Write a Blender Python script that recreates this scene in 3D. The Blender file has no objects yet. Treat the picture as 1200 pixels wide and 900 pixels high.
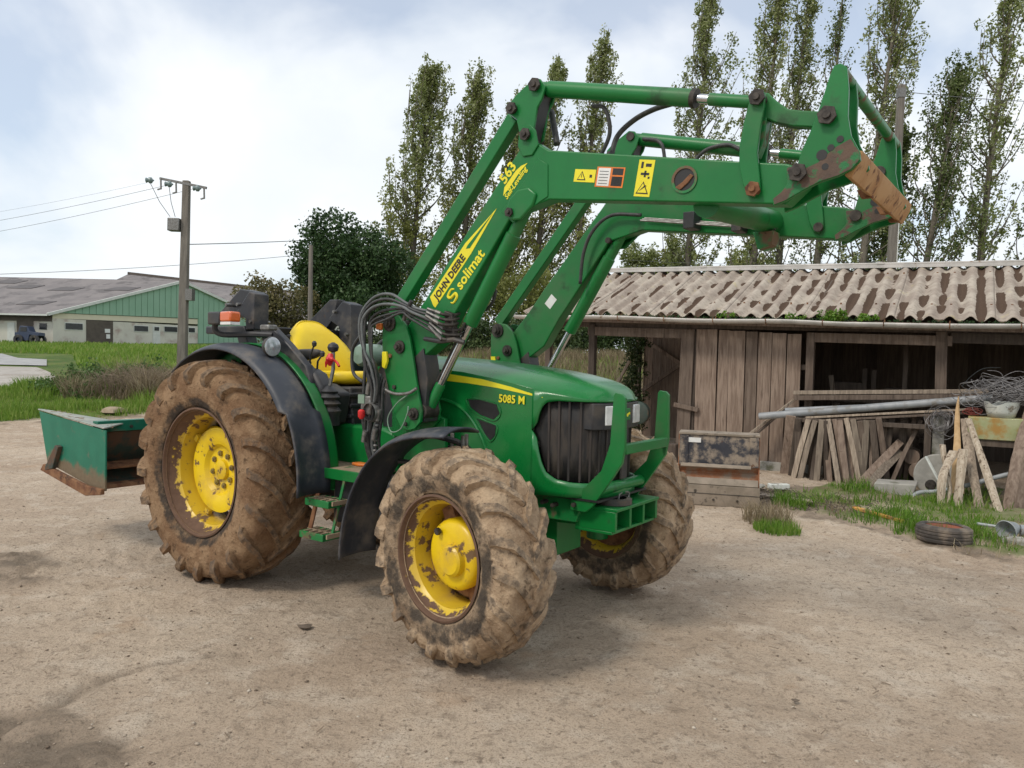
import bpy, math, random
import numpy as np
from mathutils import Vector, Matrix, noise as mnoise
R = math.radians
sc = bpy.context.scene
COL = sc.collection
random.seed(7); RNG = np.random.default_rng(7)

# ------------------------------------------------------------------ camera
PITCH, ROLL, CAM_H = R(2.008), R(1.217), 1.636
cam_d = bpy.data.cameras.new('camera'); cam = bpy.data.objects.new('camera', cam_d); COL.objects.link(cam)
fw = Vector((0, math.cos(PITCH), -math.sin(PITCH))); up0 = Vector((0, math.sin(PITCH), math.cos(PITCH))); rt0 = Vector((1, 0, 0))
rt = rt0 * math.cos(ROLL) + up0 * math.sin(ROLL); up = -rt0 * math.sin(ROLL) + up0 * math.cos(ROLL)
cam.matrix_world = Matrix(((rt.x, up.x, -fw.x, 0), (rt.y, up.y, -fw.y, 0), (rt.z, up.z, -fw.z, CAM_H), (0, 0, 0, 1)))
cam_d.sensor_width = 36; cam_d.lens = 26.62; cam_d.clip_end = 3000; cam_d.clip_start = .05
sc.camera = cam

# ------------------------------------------------------------------ light, sky, exposure
SUN_EL, SUN_AZ = 48.0, -50.0      # sun high, behind the camera and to its left
w = bpy.data.worlds.new('World'); sc.world = w; w.use_nodes = True
nt = w.node_tree; nt.nodes.clear(); N = nt.nodes.new; L = nt.links.new
out = N('ShaderNodeOutputWorld'); mixs = N('ShaderNodeMixShader'); b1 = N('ShaderNodeBackground'); b2 = N('ShaderNodeBackground')
sky = N('ShaderNodeTexSky'); sky.sky_type = 'NISHITA'; sky.sun_disc = False
sd = Vector((math.sin(R(SUN_AZ)) * math.cos(R(SUN_EL)), -math.cos(R(SUN_AZ)) * math.cos(R(SUN_EL)), math.sin(R(SUN_EL))))
sky.sun_elevation = R(SUN_EL); sky.sun_rotation = math.atan2(sd.x, sd.y); sky.air_density = 1.0; sky.dust_density = 1.5
b1.inputs[1].default_value = .15
L(sky.outputs[0], b1.inputs[0])
tc = N('ShaderNodeTexCoord'); sep = N('ShaderNodeSeparateXYZ'); L(tc.outputs['Generated'], sep.inputs[0])
ad = N('ShaderNodeMath'); ad.operation = 'ADD'; ad.inputs[1].default_value = .55; L(sep.outputs[2], ad.inputs[0])
mx0 = N('ShaderNodeMath'); mx0.operation = 'MAXIMUM'; mx0.inputs[1].default_value = .12; L(ad.outputs[0], mx0.inputs[0])
cb = N('ShaderNodeCombineXYZ')
for i in (0, 1):
    dv = N('ShaderNodeMath'); dv.operation = 'DIVIDE'; L(sep.outputs[i], dv.inputs[0]); L(mx0.outputs[0], dv.inputs[1]); L(dv.outputs[0], cb.inputs[i])
def wnoise(scale, det, off, rough=.55):
    mp = N('ShaderNodeMapping'); mp.inputs['Location'].default_value = off; L(cb.outputs[0], mp.inputs[0])
    n = N('ShaderNodeTexNoise'); n.inputs['Scale'].default_value = scale; n.inputs['Detail'].default_value = det; n.inputs['Roughness'].default_value = rough
    n.inputs['Distortion'].default_value = .25
    L(mp.outputs[0], n.inputs['Vector']); return n.outputs['Fac']
def wramp(src, stops):
    r = N('ShaderNodeValToRGB'); L(src, r.inputs[0]); e = r.color_ramp.elements
    e[0].position, e[0].color = stops[0]; e[1].position, e[1].color = stops[-1]
    for p, c in stops[1:-1]:
        x = e.new(p); x.color = c
    return r.outputs[0]
mask = wramp(wnoise(2.1, 6, (5.4, 0.3, 0), .48), [(.36, (.42, .42, .42, 1)), (.45, (.82, .82, .82, 1)), (.54, (1, 1, 1, 1))])
cloud = wramp(wnoise(2.6, 7, (2.2, 5.1, 0), .5), [(.3, (.75, .80, .855, 1)), (.5, (.83, .87, .905, 1)), (.68, (.93, .945, .955, 1))])
L(cloud, b2.inputs[0]); b2.inputs[1].default_value = 1.03
L(mask, mixs.inputs[0]); L(b1.outputs[0], mixs.inputs[1]); L(b2.outputs[0], mixs.inputs[2]); L(mixs.outputs[0], out.inputs[0])
sun_d = bpy.data.lights.new('sun', 'SUN'); sun_d.energy = 1.5; sun_d.angle = R(12); sun_d.color = (1, .92, .80)
sun = bpy.data.objects.new('sun', sun_d); COL.objects.link(sun); sun.rotation_euler = sd.to_track_quat('Z', 'Y').to_euler()
sc.view_settings.view_transform = 'Standard'; sc.view_settings.look = 'None'; sc.view_settings.exposure = .20; sc.view_settings.gamma = 1

# ------------------------------------------------------------------ materials
def new_mat(name):
    m = bpy.data.materials.new(name); m.use_nodes = True; m.node_tree.nodes.clear(); return m
class NT:
    def __init__(s, m): s.t = m.node_tree
    def n(s, typ, **kw):
        x = s.t.nodes.new(typ)
        for k, v in kw.items(): setattr(x, k, v)
        return x
    def l(s, a, b): s.t.links.new(a, b)
    def math(s, op, a, b=None, c=None, clamp=False):
        x = s.n('ShaderNodeMath', operation=op, use_clamp=clamp)
        for i, v in enumerate((a, b, c)):
            if v is None: continue
            if isinstance(v, (int, float)): x.inputs[i].default_value = v
            else: s.l(v, x.inputs[i])
        return x.outputs[0]
    def noise(s, vec, scale, det=5, rough=.55, dist=0):
        x = s.n('ShaderNodeTexNoise'); x.inputs['Scale'].default_value = scale; x.inputs['Detail'].default_value = det
        x.inputs['Roughness'].default_value = rough; x.inputs['Distortion'].default_value = dist
        s.l(vec, x.inputs['Vector']); return x.outputs['Fac']
    def step(s, v, a, b):
        x = s.n('ShaderNodeMapRange', interpolation_type='SMOOTHSTEP'); x.inputs[1].default_value = a; x.inputs[2].default_value = b
        s.l(v, x.inputs[0]); return x.outputs[0]
    def mix(s, f, a, b, blend='MIX'):
        x = s.n('ShaderNodeMix', data_type='RGBA', blend_type=blend)
        for i, v in ((0, f), (6, a), (7, b)):
            if isinstance(v, (int, float)): x.inputs[i].default_value = v
            elif isinstance(v, tuple): x.inputs[i].default_value = (*v, 1) if len(v) == 3 else v
            else: s.l(v, x.inputs[i])
        return x.outputs[2]
    def coords(s, stretch=(1, 1, 1), rnd=False):
        tc = s.n('ShaderNodeTexCoord'); v = tc.outputs['Object']
        if rnd:
            oi = s.n('ShaderNodeObjectInfo'); m = s.n('ShaderNodeVectorMath', operation='SCALE'); m.inputs[0].default_value = (17, 31, 23)
            s.l(oi.outputs['Random'], m.inputs['Scale']); a = s.n('ShaderNodeVectorMath', operation='ADD'); s.l(v, a.inputs[0]); s.l(m.outputs[0], a.inputs[1]); v = a.outputs[0]
        if stretch != (1, 1, 1):
            mp = s.n('ShaderNodeMapping'); mp.inputs['Scale'].default_value = stretch; s.l(v, mp.inputs[0]); v = mp.outputs[0]
        return v
    def finish(s, col, rough=.6, metal=0, bumps=(), spec=.5, coat=0, trans=0):
        p = s.n('ShaderNodeBsdfPrincipled'); o = s.n('ShaderNodeOutputMaterial')
        if isinstance(col, tuple): p.inputs['Base Color'].default_value = (*col, 1)
        else: s.l(col, p.inputs['Base Color'])
        if isinstance(rough, (int, float)): p.inputs['Roughness'].default_value = rough
        else: s.l(rough, p.inputs['Roughness'])
        if isinstance(metal, (int, float)): p.inputs['Metallic'].default_value = metal
        else: s.l(metal, p.inputs['Metallic'])
        p.inputs['Specular IOR Level'].default_value = spec; p.inputs['Coat Weight'].default_value = coat; p.inputs['Coat Roughness'].default_value = .15
        p.inputs['Transmission Weight'].default_value = trans
        prev = None
        for h, st, d in bumps:
            b = s.n('ShaderNodeBump'); b.inputs['Strength'].default_value = st; b.inputs['Distance'].default_value = d; s.l(h, b.inputs['Height'])
            if prev is not None: s.l(prev, b.inputs['Normal'])
            prev = b.outputs[0]
        if prev is not None: s.l(prev, p.inputs['Normal'])
        s.l(p.outputs[0], o.inputs[0]); return p
def pm(name, c1, c2=None, scale=5, rough=.6, metal=0, bump=0, bscale=40, bdist=.01, patches=(), stretch=(1, 1, 1), rnd=0, coat=0, spec=.5, dist=0):
    """noise-mixed colour, optional patches of another colour (dirt, rust, moss) and fine relief"""
    m = new_mat(name); t = NT(m); v = t.coords(stretch, rnd > 0)
    col = t.mix(t.step(t.noise(v, scale, 6, .6, dist), .35, .65), c1, c2 or c1)
    rg = rough
    for (pc, ps, thr, soft, pr) in patches:
        f = t.step(t.noise(v, ps, 7, .62), thr - soft, thr + soft)
        col = t.mix(f, col, pc)
        x = t.n('ShaderNodeMix', data_type='FLOAT'); t.l(f, x.inputs[0])
        if isinstance(rg, (int, float)): x.inputs[2].default_value = rg
        else: t.l(rg, x.inputs[2])
        x.inputs[3].default_value = pr; rg = x.outputs[0]
    if rnd:
        oi = t.n('ShaderNodeObjectInfo'); k = t.math('MULTIPLY_ADD', oi.outputs['Random'], 2 * rnd, 1 - rnd)
        cc = t.n('ShaderNodeCombineXYZ')
        for i in range(3): t.l(k, cc.inputs[i])
        col = t.mix(1.0, col, cc.outputs[0], 'MULTIPLY')
    bumps = []
    if bump: bumps = [(t.noise(v, bscale, 6, .65), bump, bdist)]
    t.finish(col, rg, metal, bumps, spec, coat); return m
def leaf_mat(name, dark, mid, light, trans=.35, rough=.55):
    m = new_mat(name); t = NT(m)
    a = t.n('ShaderNodeAttribute', attribute_name='v', attribute_type='GEOMETRY')
    r = t.n('ShaderNodeValToRGB'); t.l(a.outputs['Fac'], r.inputs[0]); e = r.color_ramp.elements
    e[0].position = .05; e[0].color = (*dark, 1); e[1].position = .97; e[1].color = (*light, 1); x = e.new(.55); x.color = (*mid, 1)
    p = t.n('ShaderNodeBsdfPrincipled'); t.l(r.outputs[0], p.inputs['Base Color']); p.inputs['Roughness'].default_value = rough; p.inputs['Specular IOR Level'].default_value = .35
    tr = t.n('ShaderNodeBsdfTranslucent'); t.l(r.outputs[0], tr.inputs[0])
    ms = t.n('ShaderNodeMixShader'); ms.inputs[0].default_value = trans; t.l(p.outputs[0], ms.inputs[1]); t.l(tr.outputs[0], ms.inputs[2])
    o = t.n('ShaderNodeOutputMaterial'); t.l(ms.outputs[0], o.inputs[0]); return m

DUST = (.33, .25, .17)
M = {}
M['green'] = pm('green_paint', (.0025, .135, .026), (.004, .16, .031), 3, .40, coat=.08, spec=.38, bump=.04, bscale=120, bdist=.002,
                patches=[((.05, .13, .05), 2.3, .62, .16, .6), ((.02, .07, .025), 5, .66, .08, .7), ((.06, .035, .02), 26, .73, .02, .8)])
M['greenhood'] = pm('green_hood_paint', (.0025, .145, .028), (.004, .165, .032), 3, .27, coat=.3, patches=[((.04, .15, .06), 1.7, .64, .2, .5)])
M['greenworn'] = pm('green_paint_worn', (.007, .15, .036), (.010, .18, .042), 5, .42, bump=.1, bscale=60, bdist=.003,
                    patches=[((.14, .085, .05), 6, .56, .05, .8), ((.05, .03, .02), 19, .64, .03, .85)])
M['yellow'] = pm('yellow_plastic', (.84, .60, .008), (.80, .55, .006), 6, .45, bump=.03, bscale=200, bdist=.001, patches=[((.5, .36, .05), 8, .68, .06, .7)])
M['decalyellow'] = pm('yellow_decal', (.78, .70, .02), (.74, .64, .02), 12, .4)
M['black'] = pm('black_plastic', (.017, .018, .021), (.03, .031, .034), 6, .5, bump=.08, bscale=150, bdist=.002, patches=[((.10, .08, .06), 4, .62, .15, .8)])
M['blackmetal'] = pm('black_painted_steel', (.009, .010, .015), (.016, .018, .024), 8, .45, bump=.05, bscale=90, bdist=.002, patches=[((.07, .045, .03), 11, .66, .05, .85), ((.10, .09, .08), 5, .6, .12, .8)])
M['fender'] = pm('fender_plastic', (.026, .031, .042), (.036, .041, .052), 5, .48, bump=.05, bscale=120, bdist=.002, patches=[((.15, .13, .11), 5, .6, .14, .8)])
M['mesh'] = pm('grille_mesh', (.008, .008, .009), (.018, .016, .015), 9, .6, bump=.6, bscale=260, bdist=.004, patches=[((.06, .048, .038), 4.5, .60, .12, .85)], stretch=(2.5, 2.5, .6))
M['slat'] = pm('grille_slat', (.02, .018, .017), (.045, .035, .03), 12, .6, stretch=(2, 2, .4))
M['rust'] = pm('rusty_steel', (.13, .048, .02), (.24, .12, .055), 9, .85, bump=.5, bscale=50, bdist=.004, patches=[((.05, .025, .015), 16, .6, .08, .9)])
M['ochrerust'] = pm('ochre_rusty_edge', (.33, .17, .06), (.42, .25, .11), 7, .8, bump=.4, bscale=60, bdist=.003, patches=[((.12, .05, .02), 13, .6, .06, .9)])
M['bolt'] = pm('dark_bolt_steel', (.032, .028, .025), (.075, .065, .056), 30, .6, .5, bump=.3, bscale=200, bdist=.002)
M['chrome'] = pm('chromed_rod', (.55, .56, .57), (.45, .46, .47), 20, .22, 1.0)
M['steel'] = pm('dull_steel', (.25, .25, .24), (.15, .14, .13), 30, .5, .7)
M['hose'] = pm('rubber_hose', (.022, .024, .025), (.05, .05, .048), 40, .55, bump=.15, bscale=300, bdist=.001)
M['hosegrey'] = pm('weathered_grey_hose', (.09, .10, .10), (.13, .14, .14), 30, .6)
M['glass'] = pm('lamp_glass', (.80, .82, .82), (.62, .64, .64), 14, .2, 0, coat=1)
M['amber'] = pm('amber_lens', (.62, .11, .015), None, 5, .2, coat=.8)
M['white'] = pm('white_sticker', (.72, .73, .72), (.66, .66, .64), 20, .5)
M['red'] = pm('red_ribbon', (.62, .02, .02), (.5, .015, .015), 20, .5)
M['orange'] = pm('orange_plastic', (.75, .2, .02), (.62, .17, .03), 12, .5)
M['ink'] = pm('black_ink', (.015, .015, .015), None, 5, .5)
M['tank'] = pm('cloudy_plastic_tank', (.16, .25, .18), (.2, .28, .22), 9, .35)
M['mudplate'] = pm('dusty_floor_plate', (.24, .17, .11), (.33, .25, .17), 8, .9, bump=.4, bscale=60, bdist=.005, patches=[((.02, .12, .04), 5, .66, .05, .6)])
M['teal'] = pm('teal_green_paint', (.004, .115, .068), (.007, .135, .08), 4, .42, bump=.1, bscale=50, bdist=.003,
               patches=[((.10, .10, .065), 5.5, .60, .09, .8), ((.13, .065, .03), 9, .66, .03, .85)])
m_ = new_mat('teal_paint_muddy_foot'); t_ = NT(m_); v_ = t_.coords(); s_ = t_.n('ShaderNodeSeparateXYZ'); t_.l(v_, s_.inputs[0])
h_ = t_.math('ADD', s_.outputs[2], t_.math('MULTIPLY', t_.math('SUBTRACT', t_.noise(v_, 6, 7, .65), .5), .34)); h_ = t_.math('ADD', h_, t_.math('MULTIPLY', s_.outputs[0], .07))
c_ = t_.mix(t_.step(t_.noise(v_, 5, 5), .35, .65), (.004, .13, .075), (.008, .155, .09)); c_ = t_.mix(t_.math('MULTIPLY', t_.step(t_.noise(v_, 9, 7, .65), .58, .7), .8), c_, (.12, .12, .08)); c_ = t_.mix(t_.math('MULTIPLY', t_.math('SUBTRACT', 1.0, t_.step(h_, .50, .58)), .9), c_, t_.mix(t_.noise(v_, 30, 5), (.10, .055, .03), (.22, .15, .09)))
t_.finish(c_, .55, 0, [(t_.noise(v_, 50, 5), .2, .004)]); M['tealplate'] = m_
M['tealdark'] = pm('dark_dirty_steel', (.02, .045, .035), (.04, .05, .04), 5, .7, patches=[((.11, .06, .035), 6, .52, .08, .9)], bump=.3, bscale=40)
M['greydust'] = pm('dusty_grey_steel', (.24, .27, .24), (.34, .34, .30), 7, .8, patches=[((.09, .07, .05), 14, .62, .05, .9)])
def wheel_paint(name, r0, r1, rustthr):
    m = new_mat(name); t = NT(m); v = t.coords()
    s = t.n('ShaderNodeSeparateXYZ'); t.l(v, s.inputs[0])
    r = t.math('SQRT', t.math('ADD', t.math('MULTIPLY', s.outputs[0], s.outputs[0]), t.math('MULTIPLY', s.outputs[2], s.outputs[2])))
    n1 = t.noise(v, 9, 7, .65); n2 = t.noise(v, 17, 7, .6)
    rim = t.step(t.math('ADD', r, t.math('MULTIPLY', t.math('SUBTRACT', n2, .5), .13)), r0, r1)
    chips = t.math('MULTIPLY', t.step(n1, rustthr, rustthr + .045), .93)
    f = t.math('MAXIMUM', rim, chips)
    ye = t.mix(t.step(t.noise(v, 4, 4), .35, .7), (.80, .57, .006), (.66, .43, .01))
    ye = t.mix(t.math('MULTIPLY', t.step(t.noise(v, 5, 7, .7), .48, .72), .65), ye, (.40, .27, .09)); ye = t.mix(t.math('MULTIPLY', t.step(r, r0 - .12, r0), .35), ye, (.33, .20, .07))
    ru = t.mix(t.noise(v, 18, 7, .7), (.05, .022, .014), (.18, .105, .065))
    t.finish(t.mix(f, ye, ru), t.math('MULTIPLY_ADD', f, .45, .36), 0, [(t.math('MULTIPLY', f, -1.0), .5, .004), (t.noise(v, 60, 5), .15, .004)], .5, 0); return m
M['rimrear'] = wheel_paint('yellow_rim_paint_rear', .395, .408, .575)
M['rimfront'] = wheel_paint('yellow_rim_paint_front', .288, .300, .56)
def tyre_mat(name, rdark0, rdark1, Rt, mudA, mudB, cover):
    """rubber caked with dried mud; a ring of the sidewall stays nearly clean"""
    m = new_mat(name); t = NT(m); v = t.coords()
    s = t.n('ShaderNodeSeparateXYZ'); t.l(v, s.inputs[0])
    r = t.math('SQRT', t.math('ADD', t.math('MULTIPLY', s.outputs[0], s.outputs[0]), t.math('MULTIPLY', s.outputs[2], s.outputs[2])))
    n1 = t.noise(v, 5, 8, .65); n2 = t.noise(v, 22, 6, .6); n3 = t.noise(v, 75, 6, .65)
    mud = t.mix(t.step(n1, .38, .62), mudA, mudB)
    mud = t.mix(t.step(n2, .55, .72), mud, tuple(c * .52 for c in mudA))
    mud = t.mix(t.math('MULTIPLY', t.step(n3, .5, .75), .4), mud, tuple(min(1, c * 1.35) for c in mudB))
    rub = t.mix(n2, (.018, .017, .017), (.05, .043, .036))
    rr = t.math('ADD', r, t.math('MULTIPLY', t.math('SUBTRACT', n1, .5), .16))
    band = t.math('MULTIPLY', t.step(rr, rdark0 - .03, rdark0), t.math('SUBTRACT', 1.0, t.step(rr, rdark1, rdark1 + .03)))
    patchy = t.step(t.noise(v, 3.1, 6, .7), cover, cover + .12)
    band = t.math('MULTIPLY', band, t.math('MULTIPLY_ADD', t.step(t.noise(v, 6.5, 7, .65), .36, .56), .75, .22)); f = t.math('MAXIMUM', t.math('MULTIPLY', band, .92), t.math('MULTIPLY', patchy, .8))
    la = t.n('ShaderNodeAttribute', attribute_name='lug'); worn = t.math('MULTIPLY', t.step(t.math('ADD', la.outputs['Fac'], t.math('MULTIPLY', t.math('SUBTRACT', n2, .5), 1.3)), .84, 1.1), .6)
    mud = t.mix(worn, mud, t.mix(n3, (.06, .05, .042), (.13, .11, .09)))
    crevice_shade = t.math('MULTIPLY', t.step(t.noise(v, 11, 7, .7), .57, .66), .7); mud = t.mix(crevice_shade, mud, tuple(c * .42 for c in mudA)); col = t.mix(f, mud, rub)  # dark blotches in the mud colour imitate shade in crevices between lugs
    t.finish(col, .88, 0, [(n1, .6, .04), (n2, .9, .02), (n3, .8, .008)], .25); return m
M['tyrerear'] = tyre_mat('muddy_rear_tyre', .455, .50, .78, (.175, .10, .053), (.29, .19, .11), .62)
M['tyrefront'] = tyre_mat('muddy_front_tyre', .365, .43, .585, (.27, .185, .115), (.44, .325, .215), .60)
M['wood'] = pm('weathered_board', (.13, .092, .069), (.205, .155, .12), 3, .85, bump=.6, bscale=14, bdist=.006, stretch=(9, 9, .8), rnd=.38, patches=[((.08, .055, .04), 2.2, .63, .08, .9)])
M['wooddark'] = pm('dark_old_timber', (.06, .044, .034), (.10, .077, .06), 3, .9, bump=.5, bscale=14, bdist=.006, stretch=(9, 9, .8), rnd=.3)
M['woodgrey'] = pm('silvery_old_wood', (.19, .15, .115), (.32, .26, .20), 4, .85, bump=.6, bscale=16, bdist=.005, stretch=(10, 10, .8), rnd=.42, patches=[((.10, .07, .05), 3, .64, .06, .9)])
M['woodpale'] = pm('pale_cut_wood', (.42, .27, .13), (.5, .34, .18), 4, .8, stretch=(8, 8, 1), bump=.3, bscale=16)
M['concrete'] = pm('old_concrete', (.27, .26, .235), (.36, .345, .31), 6, .9, bump=.4, bscale=50, bdist=.004, patches=[((.12, .12, .08), 5, .6, .1, .95)])
M['zinc'] = pm('weathered_zinc', (.40, .39, .365), (.52, .50, .47), 5, .5, .15, patches=[((.25, .18, .12), 9, .68, .06, .8)])
M['pipe'] = pm('grey_pvc_pipe', (.21, .225, .24), (.30, .31, .32), 4, .5, rnd=.15, patches=[((.17, .15, .12), 6, .6, .1, .8)])
M['buck'] = pm('worn_black_bucket_paint', (.018, .020, .03), (.032, .033, .042), 5, .5, bump=.15, bscale=50, bdist=.003, patches=[((.27, .22, .17), 7, .52, .09, .85), ((.13, .06, .03), 12, .68, .04, .9)])
M['buckrust'] = pm('rust_orange_steel', (.25, .095, .04), (.30, .16, .09), 6, .85, bump=.2, bscale=60, patches=[((.25, .19, .14), 6, .53, .1, .9)])
M['buckgrey'] = pm('scuffed_grey_steel', (.20, .165, .125), (.28, .23, .18), 6, .8, bump=.2, bscale=60, patches=[((.06, .05, .04), 9, .62, .05, .9)])
M['yellowgreen'] = pm('faded_yellow_green_paint', (.27, .29, .13), (.34, .35, .2), 5, .7, patches=[((.33, .19, .05), 4, .54, .08, .8)])
M['plasterwhite'] = pm('dirty_white_plastic', (.52, .55, .52), (.62, .63, .58), 6, .6, patches=[((.2, .17, .13), 8, .62, .06, .8)])
M['ivy'] = leaf_mat('ivy_leaves', (.02, .05, .015), (.04, .09, .03), (.08, .14, .05))

# ------------------------------------------------------------------ object helpers
def link(o, parent=None):
    COL.objects.link(o)
    if parent is not None: o.parent = parent
    return o
def thing(name, label, cat, loc=(0, 0, 0), rotz=0, group=None):
    o = bpy.data.objects.new(name, None); o.empty_display_size = .2; link(o); o.location = loc; o.rotation_euler = (0, 0, rotz)
    return tag(o, label, cat, group)
def tag(o, label, cat, group=None):
    o['label'] = label; o['category'] = cat
    if group: o['group'] = group
    return o
def struct(o): o['kind'] = 'structure'; return o
def stuff(o, label=None):
    o['kind'] = 'stuff'
    if label: o['label'] = label
    return o
class MB:
    def __init__(s): s.v = []; s.f = []
    def add(s, vs, fs):
        o = len(s.v); s.v += [tuple(p) for p in vs]; s.f += [tuple(i + o for i in f) for f in fs]; return s
    def box(s, a, b, rot=None, c=None):
        x0, y0, z0 = a; x1, y1, z1 = b
        vs = [(x0, y0, z0), (x1, y0, z0), (x1, y1, z0), (x0, y1, z0), (x0, y0, z1), (x1, y0, z1), (x1, y1, z1), (x0, y1, z1)]
        if rot is not None:
            c = Vector(c or ((x0 + x1) / 2, (y0 + y1) / 2, (z0 + z1) / 2)); vs = [c + rot @ (Vector(p) - c) for p in vs]
        return s.add(vs, [(0, 3, 2, 1), (4, 5, 6, 7), (0, 1, 5, 4), (1, 2, 6, 5), (2, 3, 7, 6), (3, 0, 4, 7)])
    def beam(s, p0, p1, w, h, upv=(0, 0, 1), w1=None, h1=None):
        p0, p1 = Vector(p0), Vector(p1); d = (p1 - p0).normalized(); u = Vector(upv)
        if abs(d.dot(u)) > .98: u = Vector((0, 1, 0))
        a = d.cross(u).normalized(); b = a.cross(d).normalized(); w1 = w if w1 is None else w1; h1 = h if h1 is None else h1
        vs = [p + a * sx * ww / 2 + b * sy * hh / 2 for p, ww, hh in ((p0, w, h), (p1, w1, h1)) for sx, sy in ((-1, -1), (1, -1), (1, 1), (-1, 1))]
        return s.add(vs, [(3, 2, 1, 0), (4, 5, 6, 7), (0, 1, 5, 4), (1, 2, 6, 5), (2, 3, 7, 6), (3, 0, 4, 7)])
    def prism(s, pts, y0, y1):
        """outline of (x, z) points extruded from y0 to y1"""
        n = len(pts); A = sum(pts[i][0] * pts[(i + 1) % n][1] - pts[(i + 1) % n][0] * pts[i][1] for i in range(n))
        if A < 0: pts = pts[::-1]
        vs = [(x, y0, z) for x, z in pts] + [(x, y1, z) for x, z in pts]
        fs = [tuple(range(n)), tuple(range(2 * n - 1, n - 1, -1))] + [((i + 1) % n, i, i + n, (i + 1) % n + n) for i in range(n)]
        return s.add(vs, fs)
    def prismz(s, pts, z0, z1):
        n = len(pts); A = sum(pts[i][0] * pts[(i + 1) % n][1] - pts[(i + 1) % n][0] * pts[i][1] for i in range(n))
        if A < 0: pts = pts[::-1]
        vs = [(x, y, z0) for x, y in pts] + [(x, y, z1) for x, y in pts]
        fs = [tuple(range(n - 1, -1, -1)), tuple(range(n, 2 * n))] + [(i, (i + 1) % n, (i + 1) % n + n, i + n) for i in range(n)]
        return s.add(vs, fs)
    def cyl(s, p0, p1, r0, r1=None, n=20, caps=True):
        return s.tube([p0, p1], [r0, r0 if r1 is None else r1], n, caps)
    def tube(s, path, r, n=8, caps=True):
        P = [Vector(p) for p in path]; k = len(P); rs = r if isinstance(r, (list, tuple)) else [r] * k
        o = len(s.v); prev = None
        for i in range(k):
            d = (P[min(i + 1, k - 1)] - P[max(i - 1, 0)])
            d = d.normalized() if d.length > 1e-9 else Vector((0, 0, 1))
            if prev is None: a = d.orthogonal().normalized()
            else:
                a = prev - d * prev.dot(d); a = a.normalized() if a.length > 1e-6 else d.orthogonal().normalized()
            prev = a; b = d.cross(a)
            for j in range(n):
                t = 2 * math.pi * j / n; s.v.append(tuple(P[i] + (a * math.cos(t) + b * math.sin(t)) * rs[i]))
        for i in range(k - 1):
            for j in range(n):
                j2 = (j + 1) % n; s.f.append((o + i * n + j, o + i * n + j2, o + (i + 1) * n + j2, o + (i + 1) * n + j))
        if caps: s.f.append(tuple(o + j for j in range(n - 1, -1, -1))); s.f.append(tuple(o + (k - 1) * n + j for j in range(n)))
        return s
    def lathe(s, prof, n=48, axis='y', c=(0, 0, 0), closed=False, rmod=None):
        """profile of (along, radius); revolved around the axis through c"""
        o = len(s.v); k = len(prof)
        for i in range(n):
            t = 2 * math.pi * i / n; ct, st = math.cos(t), math.sin(t)
            for a, r in prof:
                if rmod: r = rmod(r, a, t)
                p = (r * ct, a, r * st) if axis == 'y' else ((r * ct, r * st, a) if axis == 'z' else (a, r * ct, r * st))
                s.v.append((p[0] + c[0], p[1] + c[1], p[2] + c[2]))
        for i in range(n):
            i2 = (i + 1) % n
            for j in range(k if closed else k - 1):
                j2 = (j + 1) % k; s.f.append((o + i * k + j, o + i * k + j2, o + i2 * k + j2, o + i2 * k + j))
        return s
    def build(s, name, mat, parent=None, bevel=0, seg=2, angle=35, solid=0, fixn=True):
        me = bpy.data.meshes.new(name); me.from_pydata(s.v, [], s.f); me.update()
        if fixn:
            import bmesh
            bm = bmesh.new(); bm.from_mesh(me); bmesh.ops.recalc_face_normals(bm, faces=bm.faces); bm.to_mesh(me); bm.free()
        me.materials.append(M[mat] if isinstance(mat, str) else mat)
        for p in me.polygons: p.use_smooth = True
        me.set_sharp_from_angle(angle=R(angle))
        o = bpy.data.objects.new(name, me); link(o, parent)
        if solid: md = o.modifiers.new('solid', 'SOLIDIFY'); md.thickness = solid; md.offset = 0
        if bevel: md = o.modifiers.new('bevel', 'BEVEL'); md.width = bevel; md.segments = seg; md.limit_method = 'ANGLE'; md.angle_limit = R(40); md.harden_normals = False
        return o
def crom(pts, n=8):
    P = [Vector(p) for p in pts]; P = [P[0] * 2 - P[1]] + P + [P[-1] * 2 - P[-2]]; o = []
    for i in range(1, len(P) - 2):
        for k in range(n):
            t = k / n; a, b, c, d = P[i - 1:i + 3]
            o.append(.5 * ((2 * b) + (c - a) * t + (2 * a - 5 * b + 4 * c - d) * t * t + (3 * b - a - 3 * c + d) * t ** 3))
    o.append(P[-2]); return o
def np_mesh(name, verts, faces_idx, loop_counts, mat, parent=None, vattr=None, smooth=False):
    """big meshes straight from numpy arrays; vattr = one float per face"""
    me = bpy.data.meshes.new(name); nv = len(verts); nf = len(loop_counts); nl = len(faces_idx)
    me.vertices.add(nv); me.vertices.foreach_set('co', np.asarray(verts, np.float32).ravel())
    me.loops.add(nl); me.loops.foreach_set('vertex_index', np.asarray(faces_idx, np.int32))
    me.polygons.add(nf); st = np.concatenate([[0], np.cumsum(loop_counts)[:-1]]).astype(np.int32)
    me.polygons.foreach_set('loop_start', st); me.polygons.foreach_set('loop_total', np.asarray(loop_counts, np.int32))
    if smooth: me.polygons.foreach_set('use_smooth', np.ones(nf, bool))
    me.update(calc_edges=True)
    if vattr is not None:
        a = me.attributes.new('v', 'FLOAT', 'FACE'); a.data.foreach_set('value', np.asarray(vattr, np.float32))
    me.materials.append(M[mat] if isinstance(mat, str) else mat)
    o = bpy.data.objects.new(name, me); link(o, parent); return o
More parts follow.
